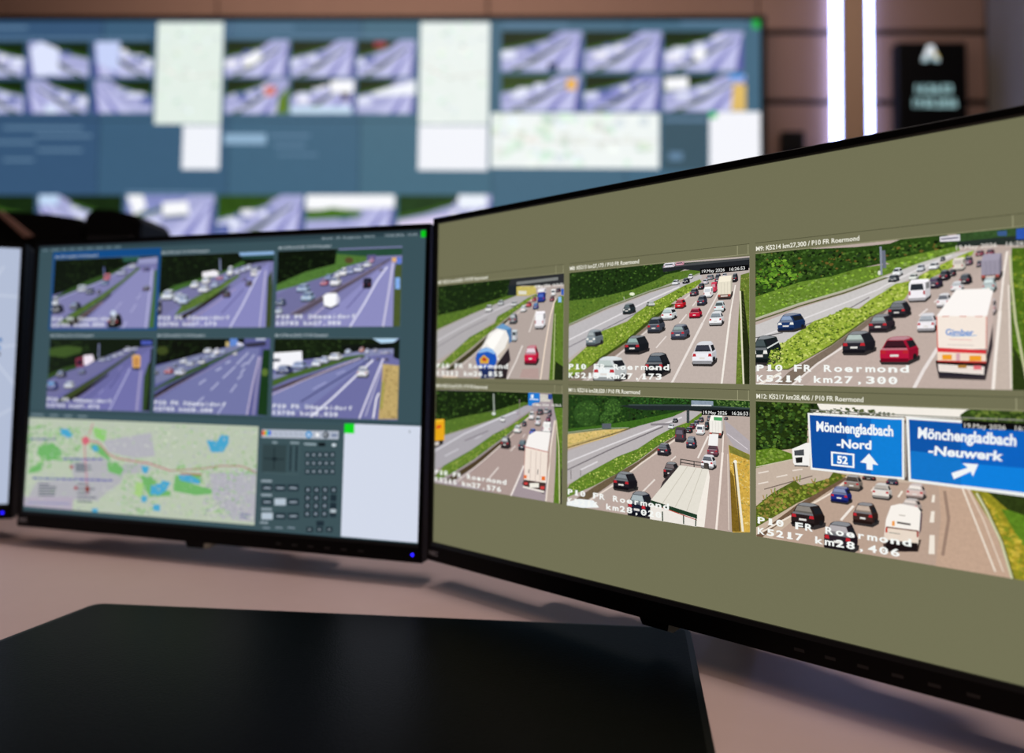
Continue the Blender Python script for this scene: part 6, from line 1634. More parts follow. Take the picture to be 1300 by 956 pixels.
('p','f4f4ff',0,[522,2137,614,2142,614,2094,522,2093]),
('p','d8dcf8',0,[860,2257,879,2258,879,2248,860,2248]),
('p','5a5ca4',0.0,[925,2012,960,2240,976,2240,976,2012]),
('p','d0d4f4',0,[477,2054,771,2054,771,2041,477,2040])]),
([987, 2012, 1515, 2281], [
('p','a9acd8',0.05,[986,2280,1515,2281,1515,2013,987,2012]),
('p','c2c4ec',0.04,[1172,2012,1436,2227,1515,2240,1515,2013]),
('p','14280f',0.3,[986,2280,1383,2281,1304,2243,1145,2200,986,2168]),
('p','3c6420',0.2,[986,2168,1145,2200,1314,2246,1304,2227,1145,2178,987,2146]),
('p','46562c',0.2,[1040,2012,1146,2071,1304,2157,1441,2227,1452,2222,1314,2141,1177,2050,1103,2012]),
('p','7c7ec0',0.03,[1278,2012,1383,2133,1473,2227,1489,2227,1409,2120,1336,2012]),
('p','f4f4ff',0,[1333,2243,1366,2245,1366,2228,1333,2228]),
('p','f4f4ff',0,[1005,2131,1109,2136,1109,2084,1006,2083]),
('p','d8dcf8',0,[1191,2201,1255,2204,1255,2172,1192,2172]),
('p','5c6aa8',0,[1276,2227,1321,2229,1321,2206,1276,2206]),
('p','f4f4ff',0,[1364,2248,1390,2249,1390,2235,1364,2235]),
('p','e8ecff',0,[1201,2174,1262,2178,1262,2146,1201,2146]),
('p','e8ecff',0,[1050,2170,1144,2175,1144,2127,1050,2127]),
('p','e8ecff',0,[1300,2238,1340,2240,1340,2219,1300,2219]),
('p','5a5ca4',0.0,[1462,2013,1499,2240,1515,2240,1515,2013]),
('p','d0d4f4',0,[1003,2055,1304,2055,1304,2042,1003,2041]),
('p','fbfcff',0,[1177,2146,1230,2173,1272,2133,1241,2071,1188,2093])]),
([-90, 1735, 441, 1983], [
('p','a9acd8',0.05,[-93,1982,441,1983,443,1737,-90,1736]),
('p','c2c4ec',0.04,[97,1736,361,1934,441,1946,443,1737]),
('p','2c441a',0.3,[-93,1982,307,1983,228,1948,68,1908,-92,1878]),
('p','3c6420',0.2,[-92,1878,68,1908,238,1951,228,1934,68,1889,-92,1859]),
('p','46562c',0.2,[-36,1736,70,1790,229,1870,366,1934,377,1929,240,1855,102,1771,28,1736]),
('p','7c7ec0',0.03,[203,1736,309,1848,398,1934,414,1934,336,1835,262,1737]),
('p','d8dcf8',0,[-22,1868,72,1873,72,1830,-22,1829]),
('p','e8ecff',0,[16,1893,101,1897,102,1857,16,1857]),
('p','e8ecff',0,[-22,1862,72,1866,72,1823,-22,1823]),
('p','e8ecff',0,[265,1924,297,1926,297,1911,265,1911]),
('p','e8ecff',0,[130,1922,191,1925,191,1897,130,1897]),
('p','d8dcf8',0,[130,1897,191,1900,191,1872,130,1871]),
('p','5a5ca4',0.0,[390,1737,425,1946,441,1946,443,1737]),
('p','d0d4f4',0,[-74,1775,230,1776,230,1764,-74,1763]),
('p','f0b848',0,[345,1954,409,1954,410,1880,346,1880])]),
([464, 1737, 971, 1985], [
('p','8c90cc',0.05,[462,1984,971,1984,972,1739,464,1737]),
('p','c2c4ec',0.04,[642,1738,895,1935,971,1948,972,1739]),
('p','14280f',0.3,[462,1984,844,1984,768,1950,616,1910,463,1880]),
('p','3c6420',0.2,[463,1880,616,1910,778,1952,768,1935,616,1890,463,1860]),
('p','46562c',0.2,[515,1738,616,1792,768,1871,900,1935,910,1930,779,1856,647,1772,576,1738]),
('p','7c7ec0',0.03,[744,1738,845,1849,931,1935,946,1935,870,1837,800,1738]),
('p','5c6aa8',0,[560,1877,642,1881,643,1841,560,1841]),
('p','f4f4ff',0,[813,1930,842,1931,842,1917,813,1917]),
('p','f4f4ff',0,[714,1911,764,1914,764,1890,714,1890]),
('p','e8ecff',0,[703,1900,755,1902,755,1877,703,1877]),
('p','5c6aa8',0,[837,1965,861,1966,861,1955,837,1955]),
('p','d8dcf8',0,[448,1862,555,1867,556,1816,449,1815]),
('p','d8dcf8',0,[712,1914,762,1917,762,1893,712,1893]),
('p','5c6aa8',0,[562,1884,644,1888,644,1848,562,1848]),
('p','5a5ca4',0.0,[921,1739,956,1948,971,1948,972,1739]),
('p','d0d4f4',0,[479,1777,769,1778,769,1765,479,1764])]),
([988, 1739, 1531, 1986], [
('p','a9acd8',0.05,[987,1984,1531,1986,1530,1741,988,1739]),
('p','c2c4ec',0.04,[1178,1740,1449,1936,1530,1949,1530,1741]),
('p','14280f',0.3,[987,1984,1395,1985,1314,1951,1151,1911,988,1881]),
('p','3c6420',0.2,[988,1881,1151,1911,1324,1953,1314,1936,1151,1892,988,1862]),
('p','46562c',0.2,[1042,1739,1151,1794,1314,1872,1455,1936,1466,1932,1324,1858,1184,1774,1108,1740]),
('p','7c7ec0',0.03,[1287,1740,1395,1851,1487,1936,1503,1937,1422,1838,1346,1740]),
('p','5c6aa8',0,[1253,1917,1307,1920,1307,1896,1253,1896]),
('p','e8ecff',0,[1068,1858,1161,1863,1161,1821,1068,1820]),
('p','d8dcf8',0,[1298,1922,1342,1924,1342,1904,1298,1904]),
('p','e8ecff',0,[1216,1895,1278,1898,1278,1870,1216,1870]),
('p','e8ecff',0,[1246,1902,1302,1905,1302,1880,1246,1880]),
('p','5a5ca4',0.0,[1476,1741,1514,1949,1530,1949,1530,1741]),
('p','d0d4f4',0,[1004,1778,1314,1779,1314,1767,1004,1766]),
('p','fbfcff',0,[998,1960,1151,1970,1151,1887,998,1881]),
('p','e0bc68',0.1,[1449,1924,1558,1924,1557,1741,1433,1741]),
('p','58a0f0',0,[1422,2010,1520,2010,1520,1956,1422,1956])]),
([-3882, 803, -3231, 1149], [
('p','a9acd8',0.05,[-3231,1149,-3899,1145,-3882,803,-3216,809]),
('p','c2c4ec',0.04,[-3449,807,-3795,1077,-3896,1093,-3882,803]),
('p','14280f',0.3,[-3231,1149,-3731,1146,-3629,1098,-3426,1045,-3224,1006]),
('p','3c6420',0.2,[-3224,1006,-3426,1045,-3642,1102,-3628,1078,-3425,1018,-3223,978]),
('p','7c7ec0',0.03,[-3582,806,-3722,958,-3842,1076,-3862,1076,-3755,940,-3655,805]),
('p','e8ecff',0,[-3238,960,-3371,966,-3368,898,-3236,899]),
('p','5c6aa8',0,[-3590,1075,-3648,1078,-3647,1048,-3588,1048]),
('p','d8dcf8',0,[-3230,963,-3364,969,-3362,900,-3228,901]),
('p','f4f4ff',0,[-3188,936,-3330,942,-3327,869,-3185,870]),
('p','f4f4ff',0,[-3306,988,-3424,994,-3421,933,-3304,934]),
('p','5a5ca4',0.0,[-3815,804,-3876,1093,-3896,1093,-3882,803]),
('p','d0d4f4',0,[-3238,863,-3618,860,-3617,843,-3238,846])]),
([-3205, 809, -2633, 1153], [
('p','a9acd8',0.05,[-2633,1153,-3220,1149,-3205,809,-2620,814]),
('p','c2c4ec',0.04,[-2825,812,-3128,1081,-3217,1098,-3205,809]),
('p','14280f',0.3,[-2633,1153,-3073,1150,-2983,1103,-2805,1050,-2628,1010]),
('p','3c6420',0.2,[-2628,1010,-2805,1050,-2994,1106,-2982,1082,-2804,1022,-2627,983]),
('p','7c7ec0',0.03,[-2942,811,-3065,963,-3170,1081,-3187,1081,-3093,946,-3006,810]),
('p','e8ecff',0,[-2883,1027,-2948,1030,-2947,993,-2882,993]),
('p','5c6aa8',0,[-3066,1094,-3092,1095,-3091,1080,-3065,1080]),
('p','e8ecff',0,[-2936,1070,-2990,1072,-2989,1041,-2935,1042]),
('p','f4f4ff',0,[-2612,952,-2734,958,-2731,888,-2610,889]),
('p','5a5ca4',0.0,[-3146,809,-3200,1098,-3217,1098,-3205,809]),
('p','d0d4f4',0,[-2640,868,-2973,865,-2972,848,-2639,851]),
('p','c4dcf8',0,[-3073,1150,-3220,1149,-3217,1081,-3070,1082]),
('p','4c8020',0.1,[-3206,1115,-3277,1114,-3266,876,-3196,877])]),
([-2604, 814, -2007, 1157], [
('p','a9acd8',0.05,[-2617,1153,-2007,1157,-1996,819,-2604,814]),
('p','c2c4ec',0.04,[-2391,816,-2096,1088,-2005,1106,-1996,819]),
('p','8890c8',0.3,[-2617,1153,-2159,1156,-2248,1108,-2430,1052,-2611,1010]),
('p','3c6420',0.2,[-2611,1010,-2430,1052,-2236,1111,-2248,1087,-2429,1025,-2610,983]),
('p','7c7ec0',0.03,[-2269,816,-2153,970,-2053,1089,-2035,1089,-2122,953,-2202,817]),
('p','e8ecff',0,[-2621,983,-2494,991,-2492,921,-2618,920]),
('p','5c6aa8',0,[-2626,946,-2498,954,-2496,883,-2623,882]),
('p','5c6aa8',0,[-2620,983,-2494,991,-2491,921,-2617,920]),
('p','d8dcf8',0,[-2472,998,-2378,1004,-2376,951,-2470,950]),
('p','5c6aa8',0,[-2609,955,-2485,963,-2482,894,-2607,893]),
('p','e8ecff',0,[-2254,1086,-2207,1089,-2206,1063,-2253,1063]),
('p','5a5ca4',0.0,[-2057,818,-2023,1106,-2005,1106,-1996,819]),
('p','d0d4f4',0,[-2588,868,-2240,871,-2240,854,-2587,851]),
('p','fbfcff',0,[-2604,1153,-2494,1154,-2467,1069,-2550,1017]),
('p','fbfcff',0,[-2358,1104,-2188,1115,-2173,1027,-2355,1012]),
('p','2c4870',0,[-2355,1012,-2185,1027,-2184,1000,-2354,985])]),
([-1985, 819, -1406, 1161], [
('p','a9acd8',0.05,[-1996,1157,-1406,1161,-1397,824,-1985,819]),
('p','c2c4ec',0.04,[-1779,820,-1492,1093,-1405,1110,-1397,824]),
('p','2c4c14',0.3,[-1996,1157,-1553,1160,-1640,1112,-1815,1056,-1991,1015]),
('p','3c6420',0.2,[-1991,1015,-1815,1056,-1628,1115,-1640,1092,-1815,1030,-1990,988]),
('p','46562c',0.2,[-1926,819,-1810,894,-1637,1004,-1487,1093,-1475,1086,-1625,984,-1774,868,-1855,820]),
('p','7c7ec0',0.03,[-1661,822,-1548,974,-1451,1093,-1434,1093,-1518,957,-1597,822]),
('p','e8ecff',0,[-1922,1001,-1816,1008,-1815,948,-1920,947]),
('p','e8ecff',0,[-1710,1049,-1651,1052,-1650,1018,-1710,1018]),
('p','5c6aa8',0,[-1858,1032,-1767,1038,-1765,985,-1856,985]),
('p','d8dcf8',0,[-2018,973,-1892,981,-1890,909,-2016,908]),
('p','e8ecff',0,[-2019,968,-1893,976,-1890,903,-2017,902]),
('p','e8ecff',0,[-1980,962,-1862,970,-1860,903,-1978,902]),
('p','5c6aa8',0,[-2021,955,-1894,964,-1892,891,-2018,890]),
('p','f4f4ff',0,[-1825,1057,-1741,1062,-1740,1014,-1824,1013]),
('p','5c6aa8',0,[-1647,1073,-1601,1076,-1600,1050,-1646,1049]),
('p','5a5ca4',0.0,[-1456,823,-1422,1110,-1405,1110,-1397,824]),
('p','d0d4f4',0,[-1969,873,-1634,876,-1633,859,-1968,856])]),
([-1386, 824, -793, 1165], [
('p','a9acd8',0.05,[-1395,1161,-793,1165,-786,829,-1386,824]),
('p','c2c4ec',0.04,[-1176,826,-882,1097,-792,1114,-786,829]),
('p','14280f',0.3,[-1395,1161,-943,1164,-1032,1116,-1212,1061,-1392,1019]),
('p','3c6420',0.2,[-1392,1019,-1212,1061,-1020,1119,-1032,1096,-1211,1034,-1391,992]),
('p','7c7ec0',0.03,[-1056,826,-939,978,-840,1097,-822,1097,-909,962,-990,827]),
('p','5c6aa8',0,[-1165,1026,-1091,1031,-1090,989,-1164,989]),
('p','5a5ca4',0.0,[-846,828,-810,1114,-792,1114,-786,829]),
('p','d0d4f4',0,[-1370,878,-1027,880,-1027,864,-1369,861]),
('p','fbfcff',0,[-1395,1161,-793,1165,-791,1080,-1392,1060]),
('p','44701c',0.2,[-1380,1043,-1212,1078,-1001,1056,-1030,1012,-1379,992])]),
([-770, 829, -147, 1169], [
('p','a9acd8',0.05,[-777,1165,-147,1169,-142,834,-770,829]),
('p','c2c4ec',0.04,[-550,831,-240,1101,-146,1118,-142,834]),
('p','203c1c',0.3,[-777,1165,-304,1168,-397,1120,-586,1065,-774,1024]),
('p','3c6420',0.2,[-774,1024,-586,1065,-385,1124,-397,1100,-585,1038,-774,997]),
('p','7c7ec0',0.03,[-424,832,-301,983,-196,1101,-177,1102,-269,967,-355,832]),
('p','d8dcf8',0,[-304,1109,-277,1111,-276,1096,-304,1096]),
('p','f4f4ff',0,[-642,999,-542,1005,-541,952,-641,951]),
('p','f4f4ff',0,[-419,1061,-367,1064,-367,1036,-419,1036]),
('p','5a5ca4',0.0,[-204,834,-165,1118,-146,1118,-142,834]),
('p','d0d4f4',0,[-752,883,-394,886,-393,869,-752,866]),
('p','e8dcf4',0,[-773,980,-396,1033,-394,932,-772,896]),
('p','f0f6ff',0,[-367,1168,-178,1169,-177,1085,-365,1073])])]
WALL_WINDOWS = [
('map', 'e4f0e8', [-2435, 1639, -1983, 2341]),
('white', 'f2f5fc', [-2237, 1331, -1983, 1630]),
('map', 'ecf4f0', [-640, 1646, -174, 2341]),
('white', 'f4f6fc', [-640, 1334, -175, 1637]),
('map', 'f2f8f6', [-155, 1353, 961, 1723]),
('white', 'f6f7fd', [1292, 1221, 1625, 1736]),
('panel', '3c5664', [979, 1343, 1281, 1724]),
('bar', '8fb0cc', [-1952, 1503, -1668, 1576]),
('bar', '6484a0', [-3473, 1601, -2928, 1620]),
('bar', '6484a0', [-3248, 1547, -2859, 1565]),
('bar', '6484a0', [-3581, 1501, -3247, 1519]),
('bar', '6484a0', [-3232, 1447, -2922, 1465]),
('bar', '6484a0', [-3463, 1380, -3252, 1397]),
('bar', '6484a0', [-1646, 1554, -1373, 1572]),
('bar', '6484a0', [-1617, 1488, -1399, 1506]),
('bar', '6484a0', [-1588, 1428, -1315, 1440]),
('bar', '6484a0', [-3617, 2295, -3337, 2312]),
('bar', '6484a0', [-1976, 2296, -1502, 2313]),
('bar', '6484a0', [-81, 2313, 351, 2330]),
('bar', '6484a0', [1104, 2330, 1531, 2347]),
('bar', '6484a0', [988, 1668, 1275, 1691]),
('bar', '6484a0', [1026, 1408, 1116, 1463]),
('bar', '6484a0', [-2612, 1164, -2007, 1179]),
('bar', '6484a0', [-3614, 2222, -2495, 2234]),
('bar', '6484a0', [-1974, 2240, -679, 2252]),
('green', '20b040', [1574, 2297, 1622, 2358]),
('green', '20c060', [1291, 1691, 1339, 1735])]

# ------------------------------------------------------------------ materials
M_picture = picture_material('display_picture', 520.0)
M_wallpic = picture_material('video_wall_picture', 22.0)
M_black = mat('black_plastic', '070708', rough=0.5, spec=0.15, bump=0.05, bscale=900)
M_gloss = mat('black_bezel', '050506', rough=0.5, spec=0.12, noise=0.1, nscale=40)
M_lip = mat('bezel_lip', '17171a', rough=0.4, noise=0.05, nscale=60)
M_grey = mat('grey_print', '9a9ca2', rough=0.5, noise=0.04, nscale=300)
M_icon = mat('dim_button_print', '17181a', rough=0.5, noise=0.04, nscale=300)
M_metal = mat('dark_metal', '1c1c1f', rough=0.35, metal=0.8, noise=0.08, nscale=50)
M_clip = mat('clip_plastic', 'b4b6a6', rough=0.4, noise=0.05, nscale=200)
M_desk = mat('desk_laminate', 'bfa9a4', rough=0.5, spec=0.3, noise=0.03, nscale=60, bump=0.03, bscale=300)
M_edge = mat('desk_edge_band', '6a5c58', rough=0.5, noise=0.05, nscale=80)
M_pad = mat('desk_pad_leather', '050606', rough=0.36, spec=0.035, noise=0.25, nscale=35, bump=0.16, bscale=700)
M_padedge = mat('desk_pad_edge', '080808', rough=0.4, spec=0.15, noise=0.1, nscale=60)
M_panel = mat('brown_wall_panel', '8f7468', rough=0.6, spec=0.2, noise=0.05, nscale=8, bump=0.03, bscale=120)
M_joint = mat('wall_joint', '2c2320', rough=0.8, noise=0.1, nscale=20)
M_pillar = mat('pillar_cladding', 'a98c74', rough=0.6, spec=0.2, noise=0.05, nscale=8)
M_grwall = mat('grey_plaster', '77746f', rough=0.8, spec=0.1, noise=0.04, nscale=14, bump=0.05, bscale=200)
M_floor = mat('dark_carpet', '1c1c20', rough=0.95, spec=0.05, noise=0.3, nscale=180, bump=0.3, bscale=500)
M_ceil = mat('ceiling_paint', '8a8682', rough=0.9, spec=0.1, noise=0.03, nscale=10)
M_led = mat('power_led', '101040', emit='2418ff', estr=3.0)
M_strip = mat('light_strip_glow', 'e8eeff', emit='a4b6ff', estr=11.0)
M_trim = mat('brown_trim', '8a6a60', rough=0.5, noise=0.08, nscale=60)

# ------------------------------------------------------------------ the room
PSI = math.radians(1.461)
WALL = empty('wall_back', (0, 4.6, 0), -PSI)      # local x along the wall, -y into the room
structure(WALL)
def wall_z(v):                                    # height above the camera (mm) -> local z
    return CAM_Z + v * .001
box('backing', (-5.2, .06, 0, 3.25, .16, 3.95), M_joint, WALL)
def wall_panel(x0, z0, x1, z1, m=M_panel):
    box('panel', (x0 + .006, .03, z0 + .02, x1 - .006, .062, z1 - .02), m, WALL, bevel=.003, seg=1)
rows = [0.0, .42, .89, 1.375, 1.86, 2.347, 2.83]
rows = [0.0] + [CAM_Z + v for v in (-.57, -.085, .40, .885, 1.375, 1.861, 2.347, 2.83)] + [3.95]
for i in range(len(rows) - 1):
    for x0, x1 in ((1.66, 3.2),):
        wall_panel(x0, rows[i], x1, rows[i + 1])
    if rows[i + 1] < 1.3 or rows[i] > 3.2:
        for x0, x1 in ((-5.2, -3.62), (-3.62, -2.1), (-2.1, -.2), (-.2, 1.66)):
            wall_panel(x0, rows[i], x1, rows[i + 1])
structure(box('floor', (-5.3, -2.4, -.1, 3.4, 4.9, 0), M_floor))
structure(box('ceiling', (-5.3, -2.4, 3.95, 3.4, 4.9, 4.05), M_ceil))
structure(box('wall_right', (3.19, -2.4, 0, 3.29, 4.53, 3.95), M_grwall))
structure(box('wall_left', (-5.3, -2.4, 0, -5.2, 4.7, 3.95), M_grwall))
structure(box('wall_front', (-5.2, -2.4, 0, 3.19, -2.3, 3.95), M_grwall))

def on_wall(name):
    o = empty(name, WALL.matrix_basis @ Vector((0, 0, 0)), -PSI)
    o.location = (0, 4.6, 0)
    return o

# pillar with a light strip along each side
pil = on_wall('wall_pillar')
box('cladding', (2.20, -.05, 0, 2.352, .028, 3.95), M_pillar, pil, bevel=.004)
box('base_shoe', (2.196, -.056, 0, 2.3525, .028, .045), M_joint, pil)
tag(pil, 'tan upright wall pillar between the two glowing light strips', 'pillar')
for x0, x1, lab in ((2.150, 2.1985, 'broad white-blue vertical light strip on the video wall side of the pillar'),
                    (2.3535, 2.405, 'narrow white-blue vertical light strip on the clock display side of the pillar')):
    st = on_wall('light_strip')
    xin, xout = (x1, x0) if x1 < 2.25 else (x0, x1)
    a, b = sorted((xin, xin + (xout - xin) * .1))
    box('channel', (a, -.045, .05, b, .02, 3.9), M_metal, st)
    a, b = sorted((xin + (xout - xin) * .1, xout))
    box('diffuser', (a, -.025, .06, b, .018, 3.89), M_strip, st, bevel=.002, seg=1)
    tag(st, lab, 'light strip')

# small black box on the wall
wb = on_wall('wall_device')
box('casing', (1.80, -.03, wall_z(1500), 1.95, .028, wall_z(1640)), M_black, wb, bevel=.008)
box('face', (1.815, -.034, wall_z(1515), 1.935, -.029, wall_z(1625)), M_gloss, wb, bevel=.002, seg=1)
tag(wb, 'small black square box on the brown wall beside the video wall', 'wall device')

# black notice display with emblem, time and date
nb = on_wall('clock_display')
box('casing', (2.558, -.05, wall_z(1480), 3.015, .028, wall_z(2238)), M_black, nb, bevel=.006)
box('glass', (2.568, -.053, wall_z(1490), 3.005, -.049, wall_z(2228)), M_gloss, nb, bevel=.001, seg=1)
CLK = (2560, 1480, 3010, 2235)
def clock_part(name, pic):
    o = pic.build(name, M_wallpic, nb, base=54)
    o.location = (0, 0, CAM_Z)
    return o
cx, cy = 2775, 2168
emb = Pic(CLK, dz=.1)
emb.poly('e8eef4', 0, [(cx - 18, cy + 46), (cx + 18, cy + 46), (cx + 60, cy - 60), (cx + 24, cy - 60), (cx, cy + 4), (cx - 24, cy - 60), (cx - 60, cy - 60)])
emb.poly('e0c040', 0, [(cx + 18, cy + 10), (cx + 40, cy - 10), (cx + 58, cy - 40), (cx + 34, cy - 30)])
emb.poly('b8d8e0', 0, [(cx - 56, cy - 64), (cx - 20, cy - 64), (cx - 10, cy - 34), (cx - 44, cy - 34)])
emb.poly('b8d8e0', 0, [(cx + 20, cy - 64), (cx + 56, cy - 64), (cx + 44, cy - 36), (cx + 10, cy - 36)])
clock_part('emblem', emb)['label'] = 'white triangular emblem with yellow corner'
tm = Pic(CLK, dz=.1)
tm.text('16:26:53', 'a0c8cc', .03, (2660, 1890), (2915, 1890), (2660, 1945))
clock_part('time_text', tm)
dt = Pic(CLK, dz=.1)
dt.text('19.05.2026', 'a0c8cc', .03, (2645, 1795), (2945, 1795), (2645, 1850))
clock_part('date_text', dt)
tag(nb, 'black upright display board with white emblem, time and date on the brown wall', 'clock display')

# ------------------------------------------------------------------ video wall
vw = on_wall('video_wall')
ztop, zrow = wall_z(2362), .69
cw = .888
for c in range(7):
    for r in range(3):
        x1 = 1.630 - c * cw
        z1 = ztop - .006 - r * zrow
        p = flat(((x1 - cw + .002) * 1000, (z1 - zrow + .002) * 1000, (x1 - .002) * 1000, (z1 - .002) * 1000), ['44687f', '46697f', '476c80', '41657e', '3c5e7a', '375677', '355477'][c], .03)
        mod = box('display_module', (x1 - cw + .001, -.11, z1 - zrow + .001, x1 - .001, -.03, z1 - .001), M_black, vw)
        p.build('panel_face', M_wallpic, mod, base=110.2)
x0 = 1.630 - 7 * cw
box('frame_top', (x0 - .03, -.125, ztop - .006, 1.662, .03, ztop + .022), M_black, vw)
box('frame_side', (1.632, -.125, ztop - 3 * zrow - .03, 1.662, .03, ztop - .006), M_black, vw)
box('frame_side', (x0 - .03, -.125, ztop - 3 * zrow - .03, x0, .03, ztop - .006), M_black, vw)
box('frame_bottom', (x0, -.125, ztop - 3 * zrow - .03, 1.632, .03, ztop - 3 * zrow - .008), M_black, vw)
box('plinth', (x0 - .03, -.1, 0, 1.662, .02, ztop - 3 * zrow - .03), M_black, vw)
for i, (clip, ops) in enumerate(WALL_TILES):
    p = Pic(clip, dz=.15, seed=i)
    p.run(ops)
    p.build('video_tile', M_wallpic, vw, base=111.5).location = (0, 0, CAM_Z)
for i, (kind, col, rect) in enumerate(WALL_WINDOWS):
    p = flat(rect, col, 0.02 if kind in ('map', 'panel') else 0.0)
    p.dz = .15
    x0_, y0_, x1_, y1_ = rect
    if kind == 'map':
        rr = random.Random(i)
        q = [(x0_, y0_), (x1_, y0_), (x1_, y1_), (x0_, y1_)]
        p.speckle(['dcf0e0', 'e4f2e0', 'd4ecdc', 'e4eef2', 'f0f6f0', 'f2f2ec'], 60, (x1_ - x0_) * .1, q)
        p.line('d8d0c8', 6, [(x0_, y0_ + (y1_ - y0_) * .6), (x0_ + (x1_ - x0_) * .4, y0_ + (y1_ - y0_) * .45), (x1_, y0_ + (y1_ - y0_) * .5)])
    p.build({'map': 'map_view', 'white': 'blank_window', 'panel': 'control_panel', 'bar': 'text_bar', 'green': 'status_light'}[kind], M_wallpic, vw, base={'green': 116, 'bar': 114}.get(kind, 112.5)).location = (0, 0, CAM_Z)
tag(vw, 'huge wall of tiled displays showing motorway cameras and maps, out of focus', 'video wall')

# ------------------------------------------------------------------ desk and pad
desk = empty('control_desk', (0, .9, 0))
def local(o, root):
    o.location = -root.location
    return o
local(box('worktop', (-1.75, .12, DESK_Z - .03, 1.35, 1.62, DESK_Z), M_desk, desk, bevel=.003), desk)
local(box('edge_band', (-1.75, .112, DESK_Z - .03, 1.35, .12, DESK_Z - .001), M_edge, desk), desk)
for x in (-1.6, 1.2):
    local(box('leg', (x - .04, .3, 0, x + .04, 1.45, DESK_Z - .03), M_metal, desk, bevel=.004), desk)
local(box('modesty_panel', (-1.56, 1.3, .25, 1.16, 1.32, DESK_Z - .03), M_edge, desk), desk)
tag(desk, 'pinkish beige control desk with smooth top under the monitors', 'desk')

H_ = .2175
A, B_ = Vector((-1.739, 2.926)) * H_, Vector((.712, 2.726)) * H_
dl = (Vector((-1.845, 2.526)) - Vector((-1.739, 2.926))).normalized()
dr = (Vector((.627, 2.262)) - Vector((.712, 2.726))).normalized()
C_, D_ = A + dl * .46, B_ + dr * .42
pad = empty('desk_pad', (*((A + B_ + C_ + D_) / 4), DESK_Z))
def rounded(pts, r, n=5):
    out = []
    m = len(pts)
    for i in range(m):
        p, a, b = pts[i], pts[i - 1], pts[(i + 1) % m]
        d1, d2 = (a - p).normalized(), (b - p).normalized()
        for k in range(n + 1):
            t = k / n
            q1, q2 = p + d1 * r * (1 - t), p + d2 * r * t
            out.append(q1 * (1 - t) + q2 * t)
    return out
cen = Vector(pad.location[:2])
quad = [A - cen, B_ - cen, D_ - cen, C_ - cen]
bm = bmesh.new()
prism(bm, [tuple(p) for p in rounded(quad, .008)], 'z', .0, .0028, bevel=.0008)
obj('pad_body', mesh_bm('pad_body', bm), M_padedge, pad)
inner = [p * (1 - .006 / p.length * 1.0) for p in quad]
bm = bmesh.new()
prism(bm, [tuple(p) for p in rounded(inner, .006)], 'z', .0026, .0034, bevel=.0003)
obj('writing_surface', mesh_bm('writing_surface', bm), M_pad, pad)
tag(pad, 'flat black leather-look desk pad lying in front of the monitors', 'desk pad')

